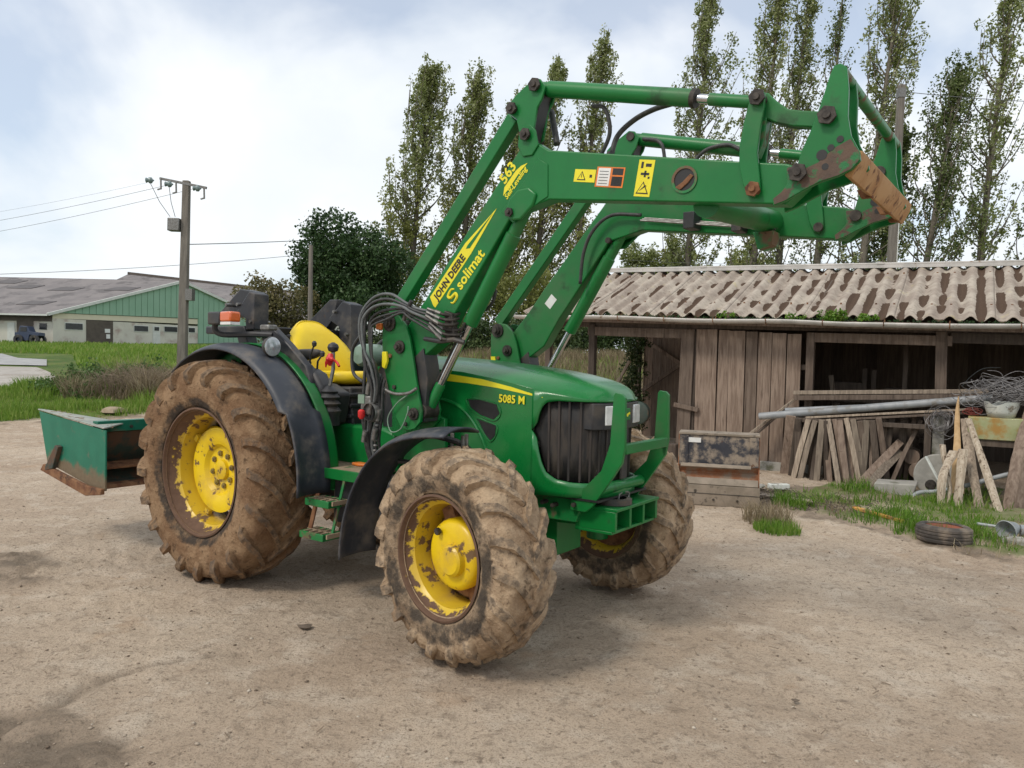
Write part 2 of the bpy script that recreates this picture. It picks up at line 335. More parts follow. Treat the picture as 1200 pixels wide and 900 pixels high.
def text(body, size, mat, parent, origin, xdir, ydir, bold=0.0, name='lettering', italic=0.0, sx=1.0, nudge=.0012):
    """lettering cut from thin film: mesh from the built-in font, laid in the plane of xdir / ydir"""
    cu = bpy.data.curves.new(name, 'FONT'); cu.body = body; cu.size = size; cu.offset = bold; cu.shear = italic; cu.resolution_u = 2; cu.extrude = .0006
    tmp = bpy.data.objects.new(name, cu); COL.objects.link(tmp); dg = bpy.context.evaluated_depsgraph_get()
    me = bpy.data.meshes.new_from_object(tmp.evaluated_get(dg)); bpy.data.objects.remove(tmp); bpy.data.curves.remove(cu)
    x = Vector(xdir).normalized(); y = Vector(ydir); y = (y - x * x.dot(y)).normalized(); z = x.cross(y)
    me.transform(Matrix(((x.x * sx, y.x, z.x, origin[0] + z.x * nudge), (x.y * sx, y.y, z.y, origin[1] + z.y * nudge), (x.z * sx, y.z, z.z, origin[2] + z.z * nudge), (0, 0, 0, 1))))
    me.materials.clear(); me.materials.append(M[mat]); me.name = name
    o = bpy.data.objects.new(name, me); link(o, parent); return o
def terrain(x, y):
    """height of the land: level yard, then a bank and fields rising gently to the barns"""
    x = np.asarray(x, float); y = np.asarray(y, float)
    ramp = np.clip((y - 21) / 55, 0, 3) * 2.05
    side = 1 / (1 + np.exp((x - 2) / 6))            # the rise fades out towards the right
    h = ramp * (side * .8 + .2)
    bank = np.exp(-((y - 20.8) / 2.2) ** 2) * .42 / (1 + np.exp((x + 5.5) / .7))
    t = np.clip((y - 17.5) / 17, 0, 1); rise = 1.35 * t * t * (3 - 2 * t) / (1 + np.exp((x - 15) / 1.5)) / (1 + np.exp(-(x + 4) / 1.2))   # meadow climbing behind the shed
    return h + bank + rise
# ------------------------------------------------------------------ ground
def vnoise(x, y, scale, seed=0):
    r = np.random.default_rng(seed); T = r.random((256, 256)); x = np.asarray(x) * scale + 1000.3; y = np.asarray(y) * scale + 1000.7
    xi = np.floor(x).astype(int); yi = np.floor(y).astype(int); fx = x - xi; fy = y - yi; fx = fx * fx * (3 - 2 * fx); fy = fy * fy * (3 - 2 * fy)
    g = lambda a, b: T[(xi + a) % 256, (yi + b) % 256]
    return (g(0, 0) * (1 - fx) + g(1, 0) * fx) * (1 - fy) + (g(0, 1) * (1 - fx) + g(1, 1) * fx) * fy
def fbm(x, y, scale, oct=4, seed=0):
    s = 0; a = 1; t = 0
    for i in range(oct): s = s + a * vnoise(x, y, scale * 2 ** i, seed + i); t += a; a *= .55
    return s / t
def inpoly(x, y, P):
    x = np.asarray(x, float); y = np.asarray(y, float); c = np.zeros(x.shape, bool); n = len(P)
    for i in range(n):
        (x0, y0), (x1, y1) = P[i], P[(i + 1) % n]
        if y0 == y1: continue
        c ^= ((y0 > y) != (y1 > y)) & (x < (x1 - x0) * (y - y0) / (y1 - y0) + x0)
    return c
GR = [(3.55, 9.3), (3.45, 8.35), (3.62, 7.85), (3.95, 7.2), (4.5, 6.55), (5.4, 5.4), (9, 3), (12, 6), (6.5, 10.2), (4.6, 10.6)]
def smooth(v, a, b): t = np.clip((v - a) / (b - a), 0, 1); return t * t * (3 - 2 * t)
def grass_mask(x, y):
    n = (fbm(x, y, .9, 4, 3) - .5)
    edge = np.clip(17.0 + .85 * (x + 10.3), 15.0, 19.8)
    left = smooth(y + n * 2.0 - edge, -.25, .25)
    xr = x + n * .4; yr = y + n * .5
    return np.maximum(left, inpoly(xr, yr, GR) * (.15 + .6 * smooth(fbm(x, y, 2.4, 3, 8), .35, .6)))
def mud_mask(x, y):
    n = (fbm(x, y, 1.1, 5, 11) - .5)
    d = lambda cx, cy, rx, ry: np.exp(-(((x - cx) / rx) ** 2 + ((y - cy) / ry) ** 2))
    m = d(-3.5, 5.5, .85, .6) * .62 + d(-2.0, 2.95, .5, .42) * .75 + d(-3.2, 4.3, .5, .3) * .4
    m += d(3.4, 8.9, .75, .9) * 1.0 + d(-.4, 6.0, 1.6, 1.4) * .3 + d(4.6, 9.4, 2.2, .9) * .9  # the broad weak term darkens the soil beneath and behind the tractor
    e = np.clip(17.0 + .85 * (x + 10.3), 15.0, 19.8); m += np.exp(-((y - e + .6) / .6) ** 2) * .55
    dd = inpoly(x + .0, y + .55, GR) & ~inpoly(x, y, GR); m += dd * .45
    return smooth(m + n * 2.3 * np.clip(m * 3, 0, 1), .40, .62)
def axis(lo, hi, step, far_lo, far_hi, g=1.18):
    a = list(np.arange(lo, hi + 1e-6, step)); s = step; b = [a[-1]]
    while b[-1] < far_hi: s *= g; b.append(b[-1] + s)
    s = step; c = [a[0]]
    while c[-1] > far_lo: s *= g; c.append(c[-1] - s)
    return np.array(c[::-1][:-1] + a + b[1:])
xs = axis(-12, 7, .05, -1200, 1200, 1.12); ys = axis(1.2, 17.5, .05, -400, 2200, 1.12)
X, Y = np.meshgrid(xs, ys); nx, ny = len(xs), len(ys)
gm = grass_mask(X, Y); mm = mud_mask(X, Y)
yard = np.exp(-np.clip(Y - 22, 0, 1e9) / 10) * np.exp(-np.clip(np.abs(X) - 16, 0, 1e9) / 10)
H = terrain(X, Y) + yard * ((fbm(X, Y, 1.1, 3, 20) - .5) * .035 + (fbm(X, Y, 5.5, 4, 30) - .5) * .022 + np.maximum(fbm(X, Y, 9, 2, 50) - .56, 0) * .06 + mm * (fbm(X, Y, 7, 3, 40) - .5) * .075) + gm * yard * .03
H += yard * -.022 * (np.abs(np.sin((X + .35 * Y) * 26)) > .6) * np.exp(-((X + 3.3) / .55) ** 2 - ((Y - 5.9) / .16) ** 2)
for (xa, ya, xb_, yb_) in ((-5.5, 3.2, 5.5, 8.6), (-4.6, 1.9, 6.4, 7.3), (-1.5, 9.5, 6.5, 4.2)):      # faint passes of earlier wheels
    dl_ = math.hypot(xb_ - xa, yb_ - ya); tu = ((X - xa) * (xb_ - xa) + (Y - ya) * (yb_ - ya)) / dl_; tv = (-(X - xa) * (yb_ - ya) + (Y - ya) * (xb_ - xa)) / dl_ + .25 * np.sin(tu * .5)
    H -= yard * np.exp(-(tv / .19) ** 4) * (.006 + .012 * (np.sin((tu - np.abs(tv) * .9) * 24) > .35)) * smooth(fbm(X, Y, .8, 3, 61), .42, .62)
# soft tread prints and a drag line in the left foreground
u = (X + 3.3) * .8 + (Y - 5.7) * .6; wv = -(X + 3.3) * .6 + (Y - 5.7) * .8
H += yard * -.028 * (np.abs(np.sin(u * 21 + fbm(X, Y, 3, 2, 5) * 3)) > .55) * np.exp(-(u / .8) ** 2 - (wv / .3) ** 2)
lx = np.interp(Y, [3.2, 3.5, 3.75, 3.95, 4.05], [-2.15, -2.05, -2.0, -1.75, -1.45]); tr = np.exp(-((X - lx) / .04) ** 2) * ((Y > 3.1) & (Y < 4.07)); H -= tr * .03; mm = np.maximum(mm, tr * .9)
H = np.where((np.abs(X) > 60) | (Y > 110) | (Y < -20), terrain(np.clip(X, -400, 400), np.minimum(Y, 175)), H)
idx = np.arange(nx * ny).reshape(ny, nx)
q = np.stack([idx[:-1, :-1], idx[:-1, 1:], idx[1:, 1:], idx[1:, :-1]], -1).reshape(-1)
m = new_mat('yard_and_grass_soil'); t = NT(m); v = t.coords()
ga = t.n('ShaderNodeAttribute', attribute_name='grass'); ma = t.n('ShaderNodeAttribute', attribute_name='mud')
n_big = t.noise(v, .55, 6); n_mid = t.noise(v, 3.2, 8, .62); n_fine = t.noise(v, 26, 8, .7); n_grit = t.noise(v, 120, 5, .7); vs_ = t.noise(v, 9, 8, .7, .4)
c = t.mix(t.step(n_big, .35, .65), (.42, .325, .24), (.52, .42, .32))
c = t.mix(t.math('MULTIPLY', t.step(n_mid, .48, .66), .6), c, (.60, .51, .41))
c = t.mix(t.math('MULTIPLY', t.step(vs_, .52, .66), .42), c, (.19, .145, .105))
c = t.mix(t.math('MULTIPLY', t.step(n_fine, .54, .66), .72), c, (.17, .13, .095)); c = t.mix(t.math('MULTIPLY', t.step(t.noise(v, 55, 6, .75), .53, .64), .55), c, (.20, .155, .115))
c = t.mix(t.math('MULTIPLY', t.step(n_grit, .52, .66), .8), c, (.18, .14, .10))
c = t.mix(t.math('MULTIPLY', t.step(t.noise(v, 70, 4, .6), .62, .72), .7), c, (.52, .46, .38))
tan = t.math('MULTIPLY', t.step(t.noise(v, 1.9, 5), .62, .7), .25); c = t.mix(tan, c, (.36, .22, .12))
md = t.mix(t.step(n_fine, .4, .7), (.115, .088, .064), (.21, .165, .12))
c = t.mix(t.math('MULTIPLY', ma.outputs['Fac'], t.math('MULTIPLY_ADD', t.step(n_mid, .4, .6), .45, .35)), c, md)
gr = t.mix(t.step(t.noise(v, .35, 6), .4, .6), (.055, .105, .018), (.11, .155, .035)); gr = t.mix(t.step(t.noise(v, 3, 6, .7), .5, .7), gr, (.16, .13, .06))
c = t.mix(ga.outputs['Fac'], c, gr)
t.finish(c, .93, 0, [(n_mid, .6, .06), (vs_, .85, .03), (n_fine, .95, .014), (n_grit, .7, .005)], .2)
M['ground'] = m
ground = np_mesh('ground', np.stack([X, Y, H], -1).reshape(-1, 3), q, np.full((nx - 1) * (ny - 1), 4), 'ground', smooth=True)
for nm, arr in (('grass', gm), ('mud', mm)):
    a = ground.data.attributes.new(nm, 'FLOAT', 'POINT'); a.data.foreach_set('value', arr.reshape(-1).astype(np.float32))
struct(ground)
def gh(x, y): return float(terrain(x, y))
# road: two lanes of pale worn asphalt crossing the field at the left
def sheet(name, pts_fn, rows, cols, mat, lift):
    vs = []
    for i in range(rows + 1):
        for j in range(cols + 1):
            x, y = pts_fn(i / rows, j / cols); vs.append((x, y, gh(x, y) + lift))
    f = [k for i in range(rows) for j in range(cols) for k in (i * (cols + 1) + j, i * (cols + 1) + j + 1, (i + 1) * (cols + 1) + j + 1, (i + 1) * (cols + 1) + j)]
    return struct(np_mesh(name, np.array(vs), np.array(f), np.full(rows * cols, 4), mat, smooth=True))
M['asphalt'] = pm('worn_pale_asphalt', (.30, .30, .30), (.37, .365, .355), 1.2, .85, bump=.2, bscale=60, patches=[((.22, .20, .18), .8, .62, .06, .9)])
M['gravelroad'] = pm('gravel_track', (.33, .30, .27), (.40, .37, .33), 1.5, .9, patches=[((.26, .22, .18), .9, .58, .06, .9)])
sheet('road', lambda i, j: ((-.615 * (39 + 12 * i) + (-3 if i > .5 else 0) * i) - 60 * (1 - j), 39 + 12 * i), 12, 60, 'asphalt', .05)
sheet('track', lambda i, j: ((-.632 * (24.5 + 13 * i) + .9 * math.sin(i * 3)) - 60 * (1 - j), 24.5 + 13 * i), 12, 60, 'gravelroad', .05)

# ------------------------------------------------------------------ pebbles and grass
def pebbles():
    n = 15000; x = RNG.uniform(-6, 8, n); y = 1.6 + 12 * RNG.random(n) ** 1.6; s = .0025 + .010 * RNG.random(n) ** 8 + .003 * RNG.random(n)
    o = np.array([(1, 0, 0), (0, 1, 0), (-1, 0, 0), (0, -1, 0), (0, 0, .6), (0, 0, -.6)])
    ang = RNG.uniform(0, 6.28, n); ca, sa = np.cos(ang), np.sin(ang); sx = RNG.uniform(.7, 1.5, n)
    P = o[None] * s[:, None, None]; P[..., 0] *= sx[:, None]
    Q = P.copy(); Q[..., 0] = P[..., 0] * ca[:, None] - P[..., 1] * sa[:, None]; Q[..., 1] = P[..., 0] * sa[:, None] + P[..., 1] * ca[:, None]
    ix = np.clip(np.searchsorted(xs, x), 0, nx - 1); iy = np.clip(np.searchsorted(ys, y), 0, ny - 1)
    Q[..., 0] += x[:, None]; Q[..., 1] += y[:, None]; Q[..., 2] += (H[iy, ix] + s * .15)[:, None]
    F = np.array([(0, 1, 4), (1, 2, 4), (2, 3, 4), (3, 0, 4), (1, 0, 5), (2, 1, 5), (3, 2, 5), (0, 3, 5)])
    f = (F[None] + 6 * np.arange(n)[:, None, None]).reshape(-1)
    stuff(np_mesh('gravel', Q.reshape(-1, 3), f, np.full(n * 8, 3), 'pebble', vattr=np.repeat(RNG.random(n), 8)), 'loose grit and small stones scattered over the yard')['category'] = 'gravel'
M['pebble'] = leaf_mat('pebble_stone', (.14, .105, .075), (.30, .235, .175), (.48, .42, .34), 0, .9)
pebbles()
def blades(name, x, y, h, wd, mat, label, lean=.35, z=None, cat='grass', vbias=0.0):
    n = len(x); z = terrain(x, y) if z is None else z; a = RNG.uniform(0, 6.283, n); l = RNG.uniform(.1, 1, n) * lean * h; la = RNG.uniform(0, 6.283, n)
    dx, dy = np.cos(a) * wd / 2, np.sin(a) * wd / 2; lx, ly = np.cos(la) * l, np.sin(la) * l
    P = np.empty((n, 5, 3)); P[:, 0] = np.stack([x - dx, y - dy, z - .01], -1); P[:, 1] = np.stack([x + dx, y + dy, z - .01], -1)
    P[:, 2] = np.stack([x + dx * .75 + lx * .35, y + dy * .75 + ly * .35, z + h * .6], -1); P[:, 3] = np.stack([x - dx * .75 + lx * .35, y - dy * .75 + ly * .35, z + h * .6], -1)
    P[:, 4] = np.stack([x + lx, y + ly, z + h], -1)
    b = 5 * np.arange(n)[:, None]; f = (b + np.array([[0, 1, 2, 3, 3, 2, 4]])).reshape(-1)
    v = np.clip(RNG.random(n) * .7 + .3 * vnoise(x, y, 1.3, 77) + vbias, 0, 1)
    o = np_mesh(name, P.reshape(-1, 3), f, np.tile([4, 3], n), mat, vattr=np.repeat(v, 2)); stuff(o, label); o['category'] = cat; return o
M['grass'] = leaf_mat('fresh_grass', (.06, .14, .012), (.12, .25, .02), (.26, .33, .07), .35)
M['drygrass'] = leaf_mat('dry_grass', (.12, .09, .05), (.26, .205, .125), (.42, .36, .25), .25, .8)
M['fieldgrass'] = leaf_mat('field_grass', (.10, .20, .02), (.19, .31, .04), (.34, .36, .12), .38)
def scatter(n, x0, x1, y0, y1, f):
    x = RNG.uniform(x0, x1, n); y = RNG.uniform(y0, y1, n); k = f(x, y) > RNG.random(n); return x[k], y[k]
x, y = scatter(62000, 3.2, 9, 3, 10.5, lambda x, y: inpoly(x + (fbm(x, y, 1.4, 3, 3) - .5) * .7, y + (fbm(x, y, 2.2, 3, 9) - .5) * .8, GR) * smooth(fbm(x, y, 2.4, 3, 8), .32, .56))
blades('grass', x, y, RNG.uniform(.04, .17, len(x)) * (.12 + 1.35 * smooth(fbm(x, y, 2.6, 3, 4), .3, .8)), RNG.uniform(.006, .012, len(x)), 'grass', 'bright green grass growing along the front of the shed', .8)
x, y = scatter(9000, 2.6, 6, 6, 10.3, lambda x, y: smooth(fbm(x, y, 2.2, 3, 12), .5, .66) * inpoly(x, y + .5, GR))
blades('dry_grass', x, y, RNG.uniform(.03, .12, len(x)), RNG.uniform(.004, .009, len(x)), 'drygrass', 'dead brown grass at the muddy edge before the shed', 1.2)
def tuft(cx, cy, rx, ry, n, h, lab, dry):
    a = RNG.uniform(0, 6.28, n); r = np.sqrt(RNG.random(n)); x = cx + rx * r * np.cos(a); y = cy + ry * r * np.sin(a)
    blades('grass' if not dry else 'dry_grass', x, y, RNG.uniform(.4, 1, n) * h, RNG.uniform(.005, .010, n), 'drygrass' if dry else 'grass', lab, .9)
tuft(2.62, 7.35, .22, .26, 650, .12, 'green grass tuft at the corner of the black bucket', False)
tuft(2.66, 7.75, .24, .30, 480, .24, 'dry straw coloured stalks behind the small green tuft', True)
tuft(3.2, 8.6, .18, .25, 350, .22, 'green weeds on the leaf litter below the plank wall', False)
x, y = scatter(110000, -19, -4.5, 14.8, 26, lambda x, y: grass_mask(x, y) * smooth(26.5 - y, 0, 3) * (x < -.55 * y + 3.2))
blades('grass', x, y, RNG.uniform(.08, .30, len(x)) * (.15 + 1.5 * smooth(fbm(x, y, 1.0, 3, 4), .25, .75)), RNG.uniform(.012, .025, len(x)), 'fieldgrass', 'rough green grass bank left of the tractor', .6)
x, y = scatter(26000, -60, -17, 38, 75, lambda x, y: ((y > 53) | (x > -.6 * y + 1)) * 1.0)
blades('grass', x, y, RNG.uniform(.15, .45, len(x)), RNG.uniform(.06, .12, len(x)), 'fieldgrass', 'green verge between the road and the barns', .5)
x, y = scatter(30000, -4, 10.5, 20.5, 25, lambda x, y: smooth(fbm(x, y, .9, 3, 41), .3, .6))
blades('dry_grass', x, y, RNG.uniform(.3, .8, len(x)) * (.4 + .9 * fbm(x, y, .7, 3, 44)), RNG.uniform(.012, .03, len(x)), 'drygrass', 'tall dry growth standing behind the bonnet and the open shed bay', .5)
x, y = scatter(60000, -6, 26, 20.5, 40, lambda x, y: smooth(fbm(x, y, .5, 3, 15), .3, .6))
blades('dry_grass', x, y, RNG.uniform(.15, .6, len(x)), RNG.uniform(.015, .035, len(x)), 'drygrass', 'overgrown dry meadow behind the tractor and shed', .6, vbias=-.15)
x, y = scatter(42000, 1.5, 12, 15.2, 22, lambda x, y: (y > 17.6 - .6 * (x - 1.5)) * (.35 + .6 * (fbm(x, y, .8, 2, 2) > .45)))
blades('dry_grass', x, y, RNG.uniform(.08, .32, len(x)), RNG.uniform(.010, .02, len(x)), 'drygrass', 'pale dry field right behind the shed', .9)
x, y = scatter(30000, -6, 26, 19.8, 40, lambda x, y: smooth(fbm(x, y, .35, 3, 25), .42, .6))
blades('grass', x, y, RNG.uniform(.12, .45, len(x)), RNG.uniform(.015, .035, len(x)), 'fieldgrass', 'green grass mixed into the meadow behind the shed', .6)

# ------------------------------------------------------------------ leaves, trees, hedges
def leaf_quads(C, spread, per, size, name, mat, parent=None, up_bias=0.0, squash=(1, 1, 1), vcl=.5, aspect=.62, base_v=None):
    """small diamond leaves scattered round cluster centres C"""
    C = np.asarray(C, float); k = len(C); spread = np.broadcast_to(spread, (k,)); n = k * per
    D = RNG.normal(size=(k, per, 3)); D *= (RNG.random((k, per, 1)) ** .4) / np.linalg.norm(D, axis=-1, keepdims=True)
    P = (C[:, None] + D * spread[:, None, None] * np.array(squash)).reshape(n, 3)
    a = RNG.normal(size=(n, 3)); a[:, 2] += up_bias; a /= np.linalg.norm(a, axis=1, keepdims=True)
    b = np.cross(a, RNG.normal(size=(n, 3))); b /= np.linalg.norm(b, axis=1, keepdims=True)
    s = size * RNG.uniform(.55, 1.25, (n, 1)); V = np.stack([P - a * s * .5, P + b * s * .5 * aspect, P + a * s * .5, P - b * s * .5 * aspect], 1)
    cv = RNG.random(k) if base_v is None else base_v
    v = np.clip(np.repeat(cv, per) * vcl + RNG.random(n) * (1 - vcl), 0, 1)
    return np_mesh(name, V.reshape(-1, 3), np.arange(4 * n), np.full(n, 4), mat, parent, vattr=v)
M['poplar'] = leaf_mat('poplar_leaves', (.10, .13, .03), (.24, .28, .09), (.56, .57, .38), .45, .4)
M['poplardark'] = leaf_mat('poplar_leaves_dark', (.06, .09, .02), (.135, .18, .055), (.33, .36, .2), .4)
M['poplarolive'] = leaf_mat('poplar_leaves_olive', (.11, .12, .026), (.22, .24, .065), (.42, .43, .17), .42)
M['oak'] = leaf_mat('oak_leaves', (.018, .045, .013), (.04, .085, .025), (.10, .16, .06), .25)
M['brownleaf'] = leaf_mat('brownish_leaves', (.09, .085, .035), (.17, .155, .065), (.28, .23, .12), .3)
M['hedge'] = leaf_mat('hedge_leaves', (.025, .045, .014), (.055, .09, .028), (.13, .17, .06), .25)
M['bark'] = pm('grey_bark', (.10, .085, .065), (.17, .15, .12), 6, .9, bump=.5, bscale=12, stretch=(3, 3, .6))
def poplar(label, xb, xt, yy, zt, hw, nb=60, per=26, leaf=.26, zlo=1.5, mat='poplar', group='poplars in the row behind the yard', open_=1.0, mat_low=None, bend=0.0):
    zt += (-1.0 if xb < 10 else 1.2); z0 = gh(xb, yy); T = thing('poplar_tree', label, 'tree', (xb, yy, z0), 0, group); Ht = zt - z0; dx = xt - xb
    tp = lambda s: Vector((dx * (s ** 1.25) + bend * math.sin(s * 3.14), .3 * math.sin(s * 4 + xb), Ht * s))
    mb = MB(); mb.tube([tp(s / 14) for s in range(15)], [.30 * (1 - s / 14) ** .8 + .015 for s in range(15)], 7)
    C = []; S = []; low = []
    for i in range(nb):
        s0 = zlo / Ht + (1 - zlo / Ht) * (i / nb) ** .92 * .93; p = tp(s0); prof = min(1, (s0 * 4.5) ** .6) * (1 - max(0, s0 - .30) / .72) ** .9
        rad = hw * prof * random.choice((.45, .7, .95, 1.1, 1.3)) * random.uniform(.85, 1.1); az = random.uniform(0, 6.283); ln = min(rad / .36 + .4, 5.0)
        end = p + Vector((math.cos(az) * rad + ln * .10 * (1 if dx > 0 else .3), math.sin(az) * rad * .9, min(ln * .95, Ht * 1.0 - p.z + .1)))
        mid = p.lerp(end, .5) + Vector((math.cos(az) * rad * .16 - .12 * ln * .5, math.sin(az) * rad * .16, -.1 * ln))
        path = crom([p, mid, end], 4); mb.tube(path, [.055 * (1 - k / len(path)) + .012 for k in range(len(path))], 3, False)
        for k in range(3, len(path)):
            if random.random() < .72: C.append(path[k] + Vector((random.gauss(.05, .2), random.gauss(0, .2), random.gauss(0, .25)))); S.append(random.uniform(.26, .62)); low.append(s0)
        if random.random() < .6: C.append(p + Vector((math.cos(az), math.sin(az), 1)) * rad * .3); S.append(.45); low.append(s0)
    for k in range(7): C.append(tp(.86 + .02 * k)); S.append(.30 - .02 * k); low.append(.9)
    tk = mb.build('trunk', 'bark', T, fixn=False, angle=180)
    C = np.array([tuple(c) for c in C]); S = np.array(S); low = np.array(low)
    if mat_low:
        k = low < .42; leaf_quads(C[k], S[k] * 1.2, int(per * 1.35), leaf, 'crown', mat_low, T, squash=(1, 1, 1.3)); C, S = C[~k], S[~k]
    leaf_quads(C, S, per, leaf, 'crown', mat, T, squash=(.85, .85, 1.35), vcl=.35); return T
POP = [
 ('leftmost tall poplar, directly right of the round dark oak', -8.4, -6.9, 60, 25.6, 2.7, 88, 30, .30, 1.5, 'poplar', 'poplarolive'),
 ('second poplar from the left, left of the raised loader arm', -4.4, -3.1, 60, 25.0, 2.3, 80, 28, .30, 1.5, 'poplar', 'poplarolive'),
 ('third poplar from the left, crossed by the top of the sloping loader arm', -1.0, .4, 61, 24.2, 2.2, 70, 26, .30, 1.5, 'poplar', 'poplarolive'),
 ('fourth poplar from the left, its tip just left of the tallest of its cluster', 1.4, 3.1, 60, 26.4, 2.0, 66, 26, .30, 1.5, 'poplar', 'poplarolive'),
 ('fifth poplar from the left, leaning tree rising above the loader knee', 4.3, 7.0, 60, 28.6, 1.9, 70, 26, .30, 1.5, 'poplar', 'poplarolive'),
 ('sixth poplar from the left, standing alone above the upper loader cylinder', 13.4, 15.0, 60, 31.0, 2.1, 84, 27, .30, 3, 'poplar', None),
 ('seventh poplar from the left, behind the curved loader link', 15.8, 17.9, 52, 28.5, 1.6, 66, 24, .27, 4, 'poplar', None),
 ('eighth poplar from the left, between the curved link and the tool carrier plate', 17.9, 20.3, 53, 28.2, 1.5, 62, 22, .27, 5, 'poplar', None),
 ('ninth poplar from the left, thin and sparse above the tool carrier', 20.4, 21.7, 52, 25.6, 1.05, 42, 14, .24, 6, 'poplardark', None),
 ('tenth poplar from the left, spreading crown just left of the plain right hand pole', 23.0, 26.2, 52, 29.2, 2.2, 80, 25, .28, 5, 'poplar', None),
 ('eleventh poplar from the left, dark shorter tree just right of the plain pole', 27.3, 29.8, 52, 21.2, 1.9, 64, 30, .27, 4, 'poplardark', None),
 ('twelfth poplar from the left, tall loose crown near the right edge', 31.6, 33.4, 52, 29.5, 1.8, 76, 22, .28, 4, 'poplar', None),
 ('last poplar at the right edge, low and mostly cut off', 34.9, 36.2, 52, 14.5, 1.5, 34, 22, .27, 2, 'poplardark', None)]
for (lb, xb, xt, yy, zt, hw, nb, per, lf, zl, mt, ml) in POP: poplar(lb, xb, xt, yy, zt, hw * (1.2 if xb < 5 else 1.38), int(nb * 1.1), int(per * 1.3), lf * .80, zl, mt, mat_low=ml)
poplar('dark leafy poplar between the plain pole and the loose right hand tree', 26.0, 27.7, 55, 17.8, 1.7, 50, 28, .28, 3, 'poplardark')
def round_tree(name, label, x, y, zc, rx, rz, nc, per, leaf, mat, trunk_r=.3, group=None, ry=None, spread=.9):
    z0 = gh(x, y); T = thing(name, label, 'tree', (x, y, z0), 0, group); mb = MB(); zc -= z0
    mb.tube([(0, 0, -.2), (.1, 0, zc * .5), (-.05, .1, zc)], [trunk_r, trunk_r * .8, trunk_r * .5], 8); C = []; S = []; ry = ry or rx
    lobes = [(Vector((math.cos(k * 2.4) * rx * .72 * math.sqrt((k + .5) / 11), random.uniform(-.5, .5) * ry, zc + math.sin(k * 2.4) * rz * .72 * math.sqrt((k + .5) / 11))) + Vector((random.uniform(-.1, .1) * rx, 0, random.uniform(-.1, .1) * rz)), random.uniform(.34, .48)) for k in range(11)]
    for c, s in lobes:
        mb.tube(crom([(0, 0, zc * .45), (c.x * .4, c.y * .4, zc * .5 + c.z * .3), tuple(c)], 4), [.12, .11, .10, .09, .08, .06, .05, .04, .03], 4, False)
        for k in range(nc // 11):
            d = Vector((random.gauss(0, 1), random.gauss(0, 1), random.gauss(0, 1))).normalized() * random.uniform(.55, 1.05)
            C.append((c.x + d.x * rx * s, c.y + d.y * ry * s, c.z + d.z * rz * s)); S.append(spread * random.uniform(.4, .9))
    mb.build('trunk', 'bark', T, fixn=False, angle=180); leaf_quads(C, S, per, leaf, 'crown', mat, T); return T
round_tree('oak_tree', 'round dark green oak behind the driver seat and small pole', -8.8, 40, 5.9, 3.4, 3.1, 640, 60, .19, 'oak', .25, spread=.8)
round_tree('scrub_tree', 'brownish bushy tree left of the dark oak', -12.0, 38.5, 3.6, 1.9, 2.0, 170, 50, .17, 'brownleaf', .15, spread=.6)
round_tree('pale_tree', 'pale distant tree seen under the loader arm, above the shed ridge', 14.6, 88, 12.2, 2.6, 3.2, 150, 40, .34, 'poplar', .25, 'distant trees above the shed ridge', spread=1.1)
round_tree('pale_tree', 'denser distant tree just right of the pale one above the shed ridge', 18.6, 88, 12.6, 2.0, 3.6, 150, 46, .34, 'poplarolive', .25, 'distant trees above the shed ridge', spread=1.0)
round_tree('pale_tree', 'distant tree above the shed ridge left of the thin bare poplar trunks', 27, 90, 12.0, 3.0, 3.4, 160, 44, .34, 'poplarolive', .25, 'distant trees above the shed ridge', spread=1.0)
def scrub(label, spots, mat):
    C = []; S = []
    for (x, y, rx, h) in spots:
        for k in range(int(70 * rx * h / .5)):
            a = random.uniform(0, 6.28); rr = math.sqrt(random.random()) * rx; u = random.random(); xx = x + math.cos(a) * rr; yy = y + math.sin(a) * rr * .7
            C.append((xx, yy, gh(xx, yy) + u * h * math.sqrt(max(.05, 1 - (rr / rx) ** 2)) * random.uniform(.7, 1.15))); S.append(random.uniform(.10, .26))
    o = leaf_quads(C, np.array(S), 26, .085, 'bramble_bush', mat, None, vcl=.6); tag(o, label, 'bush')
def hedge(label, x0, x1, y, h, d, n, per, leaf, mat, vary=.35, name='hedge', cat='hedge', sprd=.35):
    C = []
    for i in range(n):
        x = random.uniform(x0, x1); hh = h * (1 - vary + vary * 2 * float(fbm(x, y, .45, 3, 5))); z = random.random() ** .8 * hh
        yy = y + random.uniform(-d, d) * (1 - .5 * z / hh); C.append((x, yy, gh(x, yy) + z))
    o = leaf_quads(C, sprd, per, leaf, name, mat, None, vcl=.6); tag(o, label, cat); return o
hedge('dark overgrown hedge behind the tractor bonnet and under the poplars', -9, 3.2, 38, 1.9, 1.4, 650, 34, .16, 'hedge')
hedge('taller hedge line filling the gap under the loader arms', -4.5, 3, 45, 4.6, 1.8, 500, 34, .2, 'poplarolive', sprd=.6)
hedge('far green hedge behind the open end of the shed', 2, 30, 44, 2.0, 1.6, 1300, 34, .18, 'hedge')
hedge('distant belt of trees on the horizon behind the shed', 8, 75, 95, 6.5, 3, 1300, 26, .45, 'hedge', sprd=1.2)
hedge('low brambles in the dry meadow seen past the bonnet', -1, 8, 19.2, .55, .4, 260, 30, .09, 'hedge', sprd=.25)
M['bramble'] = leaf_mat('bramble_leaves', (.04, .09, .02), (.08, .16, .035), (.17, .24, .08), .3)
scrub('bright green bramble bush beside the track', [(-11.6, 20.6, .8, 1.0), (-12.3, 20.2, .45, .6), (-10.7, 21.0, .7, .85), (-10.1, 21.4, .5, .95), (-11.2, 19.6, .4, .4)], 'bramble')
